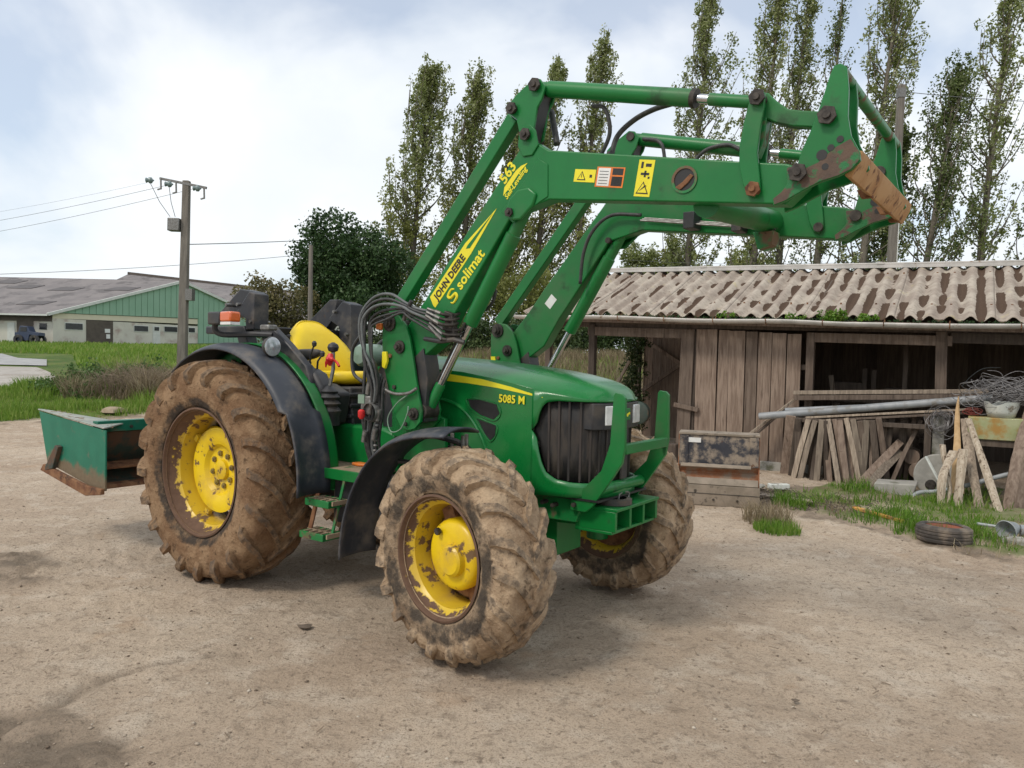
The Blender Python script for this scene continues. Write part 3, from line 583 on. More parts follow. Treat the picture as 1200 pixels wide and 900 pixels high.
scrub('dark green shrub at the back of the dry bank, next to the rear fender', [(-8.6, 21.9, .8, 1.15), (-7.8, 22.4, .7, 1.3), (-9.4, 22.2, .6, .8), (-7.0, 22.0, .6, .95)], 'hedge')
def twigs(label, x0, x1, y0, y1, n, h):
    mb = MB()
    for i in range(n):
        x = random.uniform(x0, x1); y = random.uniform(y0, y1); z = gh(x, y); hh = h * random.uniform(.5, 1); a = random.uniform(0, 6.28); l = random.uniform(.2, .9) * hh
        mb.tube([(x, y, z), (x + math.cos(a) * l * .4, y + math.sin(a) * l * .4, z + hh * .7), (x + math.cos(a) * l, y + math.sin(a) * l, z + hh * random.uniform(.6, 1))], [.008, .006, .003], 3, False)
    o = mb.build('dry_stalks', 'drystalk', None, fixn=False); stuff(o, label); o['category'] = 'dead plants'
M['drystalk'] = pm('dry_stalk', (.17, .125, .085), (.29, .23, .165), 4, .9)
twigs('tangle of dead brown bramble stalks on the bank', -11.0, -6.4, 19.6, 22.6, 2200, .95)
x, y = scatter(26000, -11.6, -6.0, 19.4, 23, lambda x, y: smooth(fbm(x, y, 1.1, 3, 33), .3, .6))
blades('dry_grass', x, y, RNG.uniform(.2, 1.0, len(x)) * (.25 + 1.15 * smooth(fbm(x, y, .9, 3, 34), .25, .75)), RNG.uniform(.010, .02, len(x)), 'drygrass', 'dead straw coloured grass on the bank behind the rear box', 1.3)
mb = MB(); mb.lathe([(-.2, .05), (-.1, .42), (.06, .36), (.14, .2), (.16, 0)], 12, 'z', rmod=lambda r, a, t: r * (1 + .2 * math.sin(t * 3 + a * 5) + .12 * math.sin(t * 5)))
M['palerock'] = pm('sandy_rock', (.27, .21, .14), (.34, .27, .19), 6, .9, bump=.5, bscale=20)
o = mb.build('rock', 'palerock', angle=50); o.scale = (.62, .62, .5); o.location = (-9.45, 17.9, gh(-9.45, 17.9) + .12); tag(o, 'sandy coloured rock lying in the grass bank', 'rock')

# ------------------------------------------------------------------ barns
M['roofgrey'] = pm('grey_fibre_cement_roof', (.17, .155, .155), (.215, .195, .19), .6, .85, patches=[((.12, .11, .11), .5, .58, .06, .9)])
M['claddinggreen'] = pm('green_sheet_cladding', (.215, .375, .265), (.24, .40, .29), .5, .55)
M['render'] = pm('grey_render', (.54, .52, .46), (.60, .58, .51), .7, .9, patches=[((.35, .26, .23), .5, .6, .1, .9)])
M['creamstrip'] = pm('cream_render', (.60, .56, .43), (.65, .6, .46), .7, .9)
M['darkglass'] = pm('dark_window', (.02, .022, .025), (.035, .038, .04), 5, .2)
M['barndoor'] = pm('brown_barn_door', (.07, .055, .045), (.10, .08, .065), 2, .7)
M['trimwhite'] = pm('pale_trim', (.55, .57, .54), (.62, .63, .6), 3, .6)
phi = R(60); BX = thing('barn', 'long barn with green gable, grey roof and small windows across the field', 'building', (-45, 74, 0), phi)   # local x runs along the gable, local y away from the eave corner to the left
def Bq(name, pts, mat, parent=None, th=.1):
    """panel in the gable plane (u, z), a little proud"""
    return MB().prism([(p[0], p[1]) for p in pts], -th, 0.02).build(name, mat, parent or BX)
Lb = 60.0
# gable wall: base grey, cream strip, green sheets above
Bq('base_wall', [(0, 1.2), (28.6, 1.2), (28.6, 4.5), (0, 4.5)], 'render', th=.15)
Bq('cream_wall', [(0.01, 4.5), (16.5, 4.72), (16.5, 5.32), (0.01, 5.02)], 'creamstrip', th=.12)
for k in range(40):
    u0, u1 = k * 28.6 / 40, (k + 1) * 28.6 / 40; zt = lambda u: 5.0 + 4.35 * (u / 14.3 if u < 14.3 else (28.6 - u) / 14.3)
    zb = (lambda u: 5.05 + .02 * u) if u1 < 16.6 else (lambda u: 1.3)
    if zt((u0 + u1) / 2) - zb(u0) < .15: continue
    mb = MB(); mb.prism([(u0 + .03, zb(u0)), (u1 - .03, zb(u1)), (u1 - .03, max(zt(u1), zb(u1) + .02)), (u0 + .03, max(zt(u0), zb(u0) + .02))], -.22, 0)
    mb.prism([(u0, zb(u0)), (u0 + .03, zb(u0)), (u0 + .03, max(zt(u0), zb(u0) + .02)), (u0, max(zt(u0), zb(u0) + .02))], -.17, 0)
    mb.build('cladding_sheet', 'claddinggreen', BX, fixn=True)
mb = MB(); mb.beam((-.6, -.35, 4.85), (14.3, -.35, 9.45), .25, .28, (0, 0, 1)); mb.build('verge_trim', 'trimwhite', BX)
mb = MB(); mb.beam((14.3, -.35, 9.45), (29.2, -.35, 4.85), .25, .28, (0, 0, 1)); mb.build('verge_trim', 'trimwhite', BX)
# the building's long side runs to the left of the picture, parallel to the road (a skewed barn): direction (-1,0) in the world
dl = Vector((-1, 0, 0)); dl.rotate(Matrix.Rotation(-phi, 3, 'Z'))
def roofpt(u, z, s, y=-.4): return Vector((u, y, z)) + dl * s
mb = MB(); a = [roofpt(-.6, 4.85, 0), roofpt(14.3, 9.5, 0), roofpt(14.3, 9.5, Lb), roofpt(-.6, 4.85, Lb)]
mb.add(a + [p - Vector((0, 0, .15)) for p in a], [(0, 1, 2, 3), (7, 6, 5, 4), (0, 4, 5, 1), (1, 5, 6, 2), (2, 6, 7, 3), (3, 7, 4, 0)]); mb.build('roof', 'roofgrey', BX)
mb = MB(); a = [roofpt(14.3, 9.52, 0), roofpt(29.2, 4.85, 0), roofpt(29.2, 4.85, Lb), roofpt(14.3, 9.52, Lb)]
mb.add(a + [p - Vector((0, 0, .15)) for p in a], [(0, 1, 2, 3), (7, 6, 5, 4), (0, 4, 5, 1), (1, 5, 6, 2), (2, 6, 7, 3), (3, 7, 4, 0)]); mb.build('roof', 'roofgrey', BX)
M['rooflight'] = pm('dirty_rooflight', (.075, .065, .065), (.10, .09, .09), 1, .6)
for (f, s) in [(.22, 4), (.22, 10), (.22, 16), (.66, 1.5), (.62, 7), (.66, 12), (.62, 19), (.66, 24), (.8, 16), (.8, 21), (.8, 28)]:
    mb = MB(); n = Vector((0, 0, .06)); g = lambda ff, ss: roofpt(-.6 + 14.9 * ff, 4.85 + 4.65 * ff, ss) + n
    a = [g(f, s), g(f + .10, s), g(f + .10, s + 2.6), g(f, s + 2.6)]; mb.add(a + [p - n * .9 for p in a], [(0, 1, 2, 3), (7, 6, 5, 4), (0, 4, 5, 1), (1, 5, 6, 2), (2, 6, 7, 3), (3, 7, 4, 0)]); mb.build('rooflight', 'rooflight', BX)
mb = MB(); mb.beam(roofpt(-.65, 4.78, 0), roofpt(-.65, 4.78, Lb), .14, .16); mb.build('gutter', 'trimwhite', BX)
def lw(name, s0, s1, z0, z1, mat, out=0.0):
    """panel on the long wall below the eave; s runs left from the corner"""
    a = Vector((0, 0, 0)) + dl * s0; b = Vector((0, 0, 0)) + dl * s1; n = Vector((0, -1, 0)); n.rotate(Matrix.Rotation(-phi, 3, 'Z')); mb = MB()
    q = [a + n * (out), b + n * (out), b - n * .2, a - n * .2]
    mb.add([p + Vector((0, 0, z)) for z in (z0, z1) for p in q], [(0, 1, 2, 3), (7, 6, 5, 4), (0, 4, 5, 1), (1, 5, 6, 2), (2, 6, 7, 3), (3, 7, 4, 0)]); return mb.build(name, mat, BX)
lw('long_wall', 0.02, Lb, 1.2, 4.2, 'render'); lw('fascia_board', 0.03, Lb, 4.2, 4.8, 'barndoor', .1)
lw('sliding_door', 1.8, 3.4, 2.0, 4.2, 'barndoor', .08); lw('pale_door', 3.6, 4.3, 2.0, 4.0, 'trimwhite', .08); lw('window', .5, 1.2, 3.4, 4.0, 'darkglass', .05)
def win(nm, u0, u1, z0, z1, mat='darkglass'):
    f = Bq(nm, [(u0 - .08, z0 - .08), (u1 + .08, z0 - .08), (u1 + .08, z1 + .08), (u0 - .08, z1 + .08)], 'trimwhite', th=.19)
    Bq('pane' if mat == 'darkglass' else 'door_leaf', [(u0, z0), (u1, z0), (u1, z1), (u0, z1)], mat, f, .22); return f
for a_ in ((1.2, 2.9, 3.5, 4.1), (8.5, 10.1, 3.62, 4.18), (12.1, 13.7, 3.7, 4.25), (15.2, 16.0, 3.75, 4.25)): win('window', *a_)
win('side_door', 10.75, 11.5, 2.3, 4.2, 'trimwhite'); Bq('pane', [(10.85, 3.75), (11.4, 3.75), (11.4, 4.15), (10.85, 4.15)], 'darkglass', th=.25)
Bq('barn_door', [(3.3, 1.9), (6.1, 1.9), (6.1, 4.5), (3.3, 4.5)], 'barndoor', th=.22)
Bq('notice', [(5.2, 3.3), (5.75, 3.3), (5.75, 3.7), (5.2, 3.7)], 'white', th=.27); Bq('notice', [(5.35, 2.7), (5.75, 2.7), (5.75, 3.15), (5.35, 3.15)], 'white', th=.27)
b2_ = thing('barn', 'second grey roofed barn rising behind the green gable', 'building', (-64, 118, 0), 0)
mb = MB(); mb.prismz([(-2, 0), (36, 0), (36, 30), (-2, 30)], 2, 7.0); mb.build('wall', 'render', b2_)
mb = MB(); a = [(-3, 14, 14.7), (34, 14, 11.3), (36, -1, 7.0), (-6, -1, 8.0)]
mb.add(a + [(p[0], p[1], p[2] - .2) for p in a], [(0, 1, 2, 3), (7, 6, 5, 4), (0, 4, 5, 1), (1, 5, 6, 2), (2, 6, 7, 3), (3, 7, 4, 0)]); mb.build('roof', 'roofgrey', b2_)
mb = MB(); mb.beam((-3, 14, 14.85), (34, 14, 11.4), .6, .4); mb.build('ridge_cap', 'barndoor', b2_)
# small dark utility vehicle parked by the barn
uv = thing('farm_vehicle', 'small dark blue farm vehicle parked against the barn wall', 'vehicle', (-46.3, 72.6, gh(-46.3, 72.6)), 0)
M['navy'] = pm('navy_paint', (.03, .045, .09), (.04, .055, .1), 3, .4)
MB().prism([(-1.1, .35), (.2, .35), (.3, .9), (1.2, .8), (1.2, 1.1), (.3, 1.2), (.1, 1.7), (-.6, 1.75), (-.75, 1.15), (-1.1, 1.1)], -.5, .5).build('body', 'navy', uv, bevel=.03)
MB().box((-.55, -.52, 1.2), (.05, .52, 1.6)).build('cab_window', 'darkglass', uv)
for sx in (-.7, .8):
    for sy in (-.55, .55): MB().lathe([(-.12, .2), (-.12, .42), (-.08, .46), (.08, .46), (.12, .42), (.12, .2)], 20, 'y', (sx, sy, .44), closed=True).build('wheel', 'black', uv)

# ------------------------------------------------------------------ poles and wires
M['polewood'] = pm('weathered_pole', (.13, .115, .10), (.20, .18, .155), 2, .9, bump=.4, bscale=10, stretch=(4, 4, .5))
M['porcelain'] = pm('glass_insulator', (.16, .22, .22), (.2, .26, .26), 5, .25)
pz = gh(-13, 30)
P1 = thing('utility_pole', 'tall power pole with crossarm, insulators and transformer box left of the tractor', 'utility pole', (-13.1, 30, pz)); P1.rotation_euler = (0, R(1.1), 0)
Hh = 8.3 - pz
MB().prism([(-.19, -.3), (.19, -.3), (.13, Hh), (-.13, Hh)], -.12, .12).build('post', 'polewood', P1, bevel=.03)
mb = MB(); mb.beam((-1.05, 0, Hh + .05), (.85, -.16, Hh - .28), .09, .09); mb.build('crossarm', 'steel', P1)
for x_, z_ in ((-.95, Hh), (-.35, Hh - .12), (.75, Hh - .3)): mb = MB(); mb.beam((x_, -.15, z_ + .02), (x_ + .02, -.15, z_ - .4), .05, .05); mb.beam((x_, -.15, z_ - .38), (x_ - .12, -.15, z_ - .42), .05, .05); mb.build('bracket', 'steel', P1)
for x_, z_ in ((-1.35, Hh - .08), (-.6, Hh - .2), (.5, Hh - .32)): MB().lathe([(-.16, .02), (-.14, .1), (-.04, .06), (-.02, .12), (.06, .12), (.1, .06), (.16, .02)], 12, 'x', (x_, -.2, z_)).build('insulator', 'porcelain', P1)
MB().box((-.62, -.25, Hh - 2.0), (-.16, .1, Hh - 1.5)).build('transformer_box', 'steel', P1, bevel=.03)
mb = MB(); mb.tube([(-1.35, -.2, Hh - .15), (-.95, -.2, Hh - .9), (-.55, -.15, Hh - 1.45)], .012, 4); mb.tube([(-.6, -.2, Hh - .25), (-.5, -.2, Hh - .9), (-.35, -.15, Hh - 1.45)], .012, 4); mb.build('drop_wire', 'hose', P1)
MB().box((.13, -.2, 3.3), (.4, .1, 3.75)).build('junction_box', 'steel', P1)
MB().cyl((0, 0, -.3), (0, 0, 5.6 - gh(-7.5, 28)), .10, .075, 10).build('pole', 'polewood').location = (-7.5, 28, gh(-7.5, 28)); o = bpy.context.scene.objects['pole']; tag(o, 'short plain pole between the folded roll bar halves behind the seat', 'pole')
zr = gh(15, 30); P2 = thing('utility_pole', 'plain concrete pole standing behind the shed roof on the right', 'utility pole', (14.75, 30, zr)); P2.rotation_euler = (0, R(1.1), 0)
MB().prism([(-.17, -.3), (.17, -.3), (.11, 12.6 - zr), (-.11, 12.6 - zr)], -.12, .12).build('post', 'polewood', P2, bevel=.02); MB().box((-.13, -.14, 12.1 - zr), (.13, .14, 12.45 - zr)).build('top_bracket', 'steel', P2)
MB().tube([(.16, -.14, 2), (.13, -.14, 8.2 - zr)], .02, 6).build('cable_duct', 'trimwhite', P2)
def wire(pts, sag, label, r=.014):
    a, b = Vector(pts[0]), Vector(pts[1]); P = [a.lerp(b, k / 24) - Vector((0, 0, sag * 4 * (k / 24) * (1 - k / 24))) for k in range(25)]
    o = MB().tube(P, r, 5, False).build('power_line', 'hosegrey', fixn=False); tag(o, label, 'cable')
wire([(-12.9, 29.9, 5.8), (-9.0, 60, 11.3)], .15, 'upper cable running right from the tall power pole', .018)
wire([(-40, 32, 4.2), (-10, 50, 8.6)], .7, 'long low cable passing behind the tall power pole')
wire([(-14.4, 29.8, 8.15), (-48, 46, 7.9)], .6, 'uppermost thin line leaving the pole top to the left', .004)
wire([(-13.7, 29.8, 8.05), (-48, 47, 7.4)], .6, 'second thin line leaving the pole top to the left', .008)
wire([(-12.6, 29.8, 7.95), (-48, 48, 6.8)], .6, 'third thin line leaving the pole top to the left', .008)
wire([(15.0, 30, 12.35), (30, 33, 13.4)], .3, 'line running right from the plain concrete pole')
wire([(15.0, 30, 12.3), (4, 45, 13.0)], .8, 'line running left from the plain concrete pole behind the loader')
wire([(9, 60, 9.5), (26, 50, 8.6)], .3, 'thin line just above the shed ridge', .012)
# ================================================================== TRACTOR (local x forward, y to its left, z up)
TR = thing('tractor', 'green farm tractor with yellow wheels, raised front loader and open driver seat', 'tractor', (-1.6354, 6.0854, 0), R(-35.954))
def arc_interp(P, n):
    P = [Vector(p) for p in P]; d = [0]
    for a, b in zip(P, P[1:]): d.append(d[-1] + (b - a).length)
    o = []
    for i in range(n):
        s = d[-1] * i / (n - 1); k = 0
        while k < len(P) - 2 and d[k + 1] < s: k += 1
        o.append(P[k].lerp(P[k + 1], (s - d[k]) / (d[k + 1] - d[k])))
    return o, d[-1]
def make_tyre(Rt, rr, W, nl, lh, lw_, sweep, mat, parent, nseg=168, jit=.005, fill=0.0):
    Rc = Rt - lh; Hh = Rc - rr
    half = [(0, Rc), (W * .22, Rc - .003), (W * .38, Rc - .014), (W * .455, Rc - .04), (W * .495, rr + .72 * Hh), (W * .515, rr + .5 * Hh), (W * .50, rr + .28 * Hh), (W * .455, rr + .1 * Hh), (W * .42, rr + .02), (W * .405, rr - .012)]
    hp = crom([(a, b, 0) for a, b in half], 4); prof = [(-p[0], p[1]) for p in hp[::-1]] + [(p[0], p[1]) for p in hp[1:]]
    mb = MB(); mb.lathe(prof, nseg); lug = []
    lug += [0.0] * len(mb.v)
    # worn, mud filled carcass
    for i, (x, y, z) in enumerate(mb.v):
        r = math.hypot(x, z); k = max(0, min(1, (r - rr) / Hh)); nz = mnoise.fractal(Vector((x, y, z)) * 5.5, 1, 2, 4) + .6 * mnoise.noise(Vector((x, y, z)) * 19)
        dr = (nz * jit * 2.2 + fill * max(0, k - .8) * 5) * (k > .12); mb.v[i] = (x * (1 + dr / r), y * (1 + dr * .35 / W), z * (1 + dr / r))
    sp, Ls = arc_interp(half, 60)
    def surf(s):     # arclength from the crown
        f = max(0, min(58.999, abs(s) / Ls * 59)); k = int(f); p = sp[k].lerp(sp[k + 1], f - k); d = (sp[k + 1] - sp[k]).normalized(); return p[0] * (1 if s >= 0 else -1), p[1], Vector((d[0] * (1 if s >= 0 else -1), d[1]))
    s_end = W * .5 + .075 * (Rt / .78); NS = 11
    for side in (-1, 1):
        for k in range(nl):
            a0 = 2 * math.pi * (k + (.5 if side > 0 else 0)) / nl; base = len(mb.v); wob = random.uniform(-.006, .006)
            for i in range(NS):
                tt = i / (NS - 1); s = -.012 + (s_end + .012) * tt; y, r, d = surf(s); y *= side; nrm = Vector((-d[1], d[0])) if d[0] > 0 else Vector((0, 1))
                nrm = Vector((abs(d[1]) * side, abs(d[0]))).normalized()
                a = a0 + sweep * (1 - (1 - min(1, tt * 1.12)) ** 1.35) + wob
                hgt = lh * (1.0 if tt < .8 else 1 - (tt - .8) / .2 * .8) * (1 + random.uniform(-.08, .05)); wid = lw_ * (.85 if tt < .1 else (1 + .25 * max(0, tt - .35)))
                for (o, hh) in ((-.62, -.02), (-.58, .0), (-.40, 1.0), (.40, 1.0), (.58, 0), (.62, -.02)):
                    h = hh * hgt if hh > 0 else hh * .5
                    h += mnoise.noise(Vector((a * 9, y * 12, k * 3.1 + o))) * jit * 1.4 * (hh > 0)
                    yy = y + nrm[0] * h; rad = r + nrm[1] * h; aa = a + o * wid / rad * (1.15)
                    mb.v.append((rad * math.cos(aa), yy, rad * math.sin(aa))); lug.append(1.0 if hh >= 1 else 0.0)
            for i in range(NS - 1):
                for j in range(5): b = base + i * 6 + j; mb.f.append((b, b + 1, b + 7, b + 6) if side > 0 else (b + 6, b + 7, b + 1, b))
            mb.f.append(tuple(base + j for j in range(6))); mb.f.append(tuple(base + (NS - 1) * 6 + j for j in range(5, -1, -1)))
    o = mb.build('tyre', mat, parent, angle=50); at_ = o.data.attributes.new('lug', 'FLOAT', 'POINT'); at_.data.foreach_set('value', np.array(lug, np.float32)); return o
M['nut'] = pm('painted_wheel_nut', (.30, .22, .04), (.16, .12, .06), 25, .6)
def rear_wheel(y, side):
    """side = -1: outer face towards -y"""
    f = lambda P: [(a * side, r) for a, r in P]
    o = MB().lathe(f([(.205, .458), (.208, .446), (.20, .440), (.17, .434), (.155, .42), (.125, .41), (.105, .388), (.05, .378), (.0, .372), (-.06, .372), (-.10, .39), (-.15, .42), (-.19, .43), (-.205, .458)]), 72).build('rear_wheel', 'rimrear', TR, angle=35)
    o.location = (0, y, .78)
    d = MB().lathe(f([(-.030, .372), (-.015, .355), (.02, .335), (.045, .30), (.048, .24), (.03, .19), (.0, .165), (-.004, .135), (-.004, .0)]), 96, rmod=lambda r, a, t: r - (.085 * max(0, math.sin(1 * (t - .05))) ** 10 * (1 if r > .3 else 0)) - (.085 * max(0, -math.sin(1 * (t - .05))) ** 10 * (1 if r > .3 else 0))).build('wheel_disc', 'rimrear', o, angle=30, solid=.012)
    MB().lathe(f([(.0, .075), (.025, .07), (.03, .055), (.03, .0)]), 32).build('hub_cap', 'rimrear', o)
    for k in range(8):
        a = 2 * math.pi * k / 8 + .2; n = MB(); n.cyl((.118 * math.cos(a), -.005 * side, .118 * math.sin(a)), (.118 * math.cos(a), .018 * side, .118 * math.sin(a)), .021, n=6); n.cyl((.118 * math.cos(a), .018 * side, .118 * math.sin(a)), (.118 * math.cos(a), .026 * side, .118 * math.sin(a)), .010, n=8); n.build('wheel_nut', 'nut', o)
    for a in (.35, 2.5, 4.3): n = MB(); n.beam((.33 * math.cos(a), .03 * side, .33 * math.sin(a)), (.365 * math.cos(a), .03 * side, .365 * math.sin(a)), .05, .03, (0, 1, 0)); n.build('rim_lug', 'rimrear', o)
    make_tyre(.80, .445, .46, 20, .050, .052, .42 , 'tyrerear', o, fill=.014, jit=.004); return o
def front_wheel(y, side):
    f = lambda P: [(a * side, r) for a, r in P]
    o = MB().lathe(f([(.168, .334), (.172, .322), (.165, .316), (.14, .312), (.125, .302), (.11, .292), (.095, .276), (.03, .268), (-.08, .262), (-.12, .28), (-.16, .312), (-.168, .334)]), 72).build('front_wheel', 'rimfront', TR, angle=35)
    o.location = (2.33 + .012 * side, y, .58); o.rotation_euler = (0, 0, R(-9))
    MB().lathe(f([(-.075, .262), (-.05, .24), (-.045, .20), (-.06, .15), (-.06, 0)]), 64).build('wheel_disc', 'rust', o, angle=30, solid=.012)
    MB().lathe(f([(-.05, .192), (.035, .192), (.055, .182), (.066, .160), (.070, .10), (.070, .0)]), 48).build('hub', 'rimfront', o, angle=40)
    h = MB(); h.lathe([(a * side, r) for a, r in [(.068, .088), (.10, .083), (.112, .07), (.115, 0)]], 32, c=(.03, 0, -.02)); h.build('hub_cap', 'rimfront', o)
    h = MB(); h.cyl((-.085, .08 * side, .115), (-.085, .10 * side, .115), .02, n=6); h.build('oil_plug', 'bolt', o)
    for k in range(4):
        a = 2 * math.pi * k / 4 + .5; n = MB(); n.beam((.17 * math.cos(a), -.03 * side, .17 * math.sin(a)), (.265 * math.cos(a), -.03 * side, .265 * math.sin(a)), .09, .05, (0, 1, 0)); n.build('rim_bracket', 'rust', o)
    make_tyre(.575, .318, .355, 19, .040, .050, .40, 'tyrefront', o, nseg=168, jit=.008, fill=.018); return o
rear_wheel(-.76, -1); rear_wheel(.76, 1); front_wheel(-.85, -1); front_wheel(.85, 1)

def part(name, mat, mb, bevel=.004, parent=None, **k): return mb.build(name, mat, parent or TR, bevel=bevel, **k)
# chassis
part('gearbox', 'black', MB().box((-.35, -.22, .55), (1.2, .22, 1.0)))
part('engine_block', 'black', MB().box((1.2, -.2, .52), (2.3, .2, 1.05)))
part('rear_axle', 'green', MB().cyl((0, -.58, .78), (0, .58, .78), .13, n=24))
mb = MB(); mb.cyl((2.33, -.70, .585), (2.33, .70, .585), .075, n=20); mb.box((2.2, -.14, .45), (2.48, .14, .74)); part('front_axle', 'green', mb)
for s in (-1, 1):
    mb = MB(); mb.cyl((2.33, s * .62, .40), (2.33, s * .62, .77), .075, n=20); mb.lathe([(s * .62, .13), (s * .72, .16), (s * .78, .16)], 32, c=(2.33, 0, .585)); part('axle_knuckle', 'green', mb)
    part('frame_rail', 'greenworn', MB().prism([(1.25, .68), (2.68, .70), (2.72, .82), (2.40, .86), (1.25, .86)], s * .24 - .02, s * .24 + .02))
part('oil_pan', 'black', MB().prism([(1.3, .45), (2.1, .42), (2.15, .7), (1.25, .7)], -.16, .16))

# bonnet: top shell, flat sides, rounded nose
def ztop(x): return float(np.interp(x, [1.3, 1.5, 1.9, 2.25, 2.5, 2.65, 2.74, 2.80, 2.835, 2.85], [1.635, 1.632, 1.61, 1.58, 1.55, 1.523, 1.50, 1.472, 1.44, 1.405]))
def zcrease(x): return float(np.interp(x, [1.3, 1.63, 1.9, 2.2, 2.5, 2.7, 2.85], [1.565, 1.555, 1.54, 1.50, 1.445, 1.415, 1.398]))
def hwid(x): return float(np.interp(x, [1.3, 2.35, 2.45, 2.55, 2.65, 2.73, 2.79, 2.82, 2.85], [.36, .36, .358, .348, .325, .29, .235, .18, .10]))
mb = MB(); XS = [1.3, 1.42, 1.6, 1.8, 2.0, 2.15, 2.3, 2.42, 2.52, 2.6, 2.67, 2.72, 2.76, 2.79, 2.81, 2.83, 2.843, 2.85]; NC = 23
for x in XS:
    zt, zc, hw_ = ztop(x), zcrease(x), hwid(x)
    for j in range(NC):
        u = -1 + 2 * j / (NC - 1); a = abs(u); y = hw_ * (math.copysign(1, u)) * (a ** .92 if a < 1 else 1); z = zc + (zt - zc) * (1 - a ** 3.2) ** .9; mb.v.append((x, y, z))
for i in range(len(XS) - 1):
    for j in range(NC - 1): k = i * NC + j; mb.f.append((k, k + NC, k + NC + 1, k + 1))
bn = part('bonnet', 'greenhood', mb, 0, angle=50, solid=0)
# the brow: a lip that turns down round the nose
PLAN = [(2.432, .3602), (2.46, .3585), (2.55, .348), (2.65, .325), (2.73, .29), (2.79, .235), (2.82, .18), (2.835, .10), (2.842, .0)]
pl, plen = arc_interp([(a, b, 0) for a, b in PLAN], 40)
PB = [(p[0], -p[1]) for p in pl] + [(p[0], p[1]) for p in pl[::-1][1:]]
def band(zlo, zhi, off, name, mat, rng=None, parent=None, solid=.0, rows=3):
    """strip of skin following the nose outline between two heights given as functions of the outline parameter 0..1 (0,1 = sides, .5 = centre)"""
    n = len(PB); mb = MB(); r0, r1 = rng or (0, n - 1)
    for i in range(r0, r1 + 1):
        p = Vector((PB[i][0], PB[i][1])); d = Vector((PB[min(i + 1, n - 1)][0] - PB[max(i - 1, 0)][0], PB[min(i + 1, n - 1)][1] - PB[max(i - 1, 0)][1])).normalized(); nn = Vector((d.y, -d.x))
        q = p + nn * off; s = i / (n - 1); lo, hi = zlo(s), zhi(s)
        for k in range(rows + 1): mb.v.append((q.x, q.y, lo + (hi - lo) * k / rows))
    m_ = r1 - r0
    for i in range(m_):
        for k in range(rows): a = i * (rows + 1) + k; mb.f.append((a, a + rows + 1, a + rows + 2, a + 1))
    return part(name, mat, mb, 0, parent, angle=40, solid=solid)
us = lambda s: min(s, 1 - s) * 2      # 0 at the side, 1 at the centre
glo = lambda s: float(np.interp(us(s), [0, .05, .09, .15, .25, .4, 1], [1.22, 1.18, 1.06, .985, .948, .935, .93]))
ghi = lambda s: float(np.interp(us(s), [0, .05, .09, .15, .25, 1], [1.22, 1.26, 1.35, 1.385, 1.395, 1.392]))
band(lambda s: ghi(s), lambda s: zcrease(PB[int(round(s * (len(PB) - 1)))][0]) + .004, .001, 'brow', 'greenhood', solid=.012)
band(lambda s: .85 + .0 * s, glo, .0, 'nose_band', 'greenhood', solid=.012)
band(lambda s: glo(s) - .01, lambda s: ghi(s) + .01, -.030, 'grille', 'mesh', solid=.004)
for i in list(range(6, 34, 4)) + list(range(45, 73, 4)):     # upright ribs of the grille
    p, q = PB[i], PB[i + 1]; d = Vector((q[0] - p[0], q[1] - p[1])).normalized(); n_ = Vector((d.y, -d.x)); c = Vector(p) - n_ * .026
    mb = MB(); mb.beam((c.x - .012 * n_.x, c.y - .012 * n_.y, glo(i / 78)), (c.x, c.y, ghi(i / 78)), .012, .02, (n_.x, n_.y, 0)); part('grille_rib', 'slat', mb, 0)
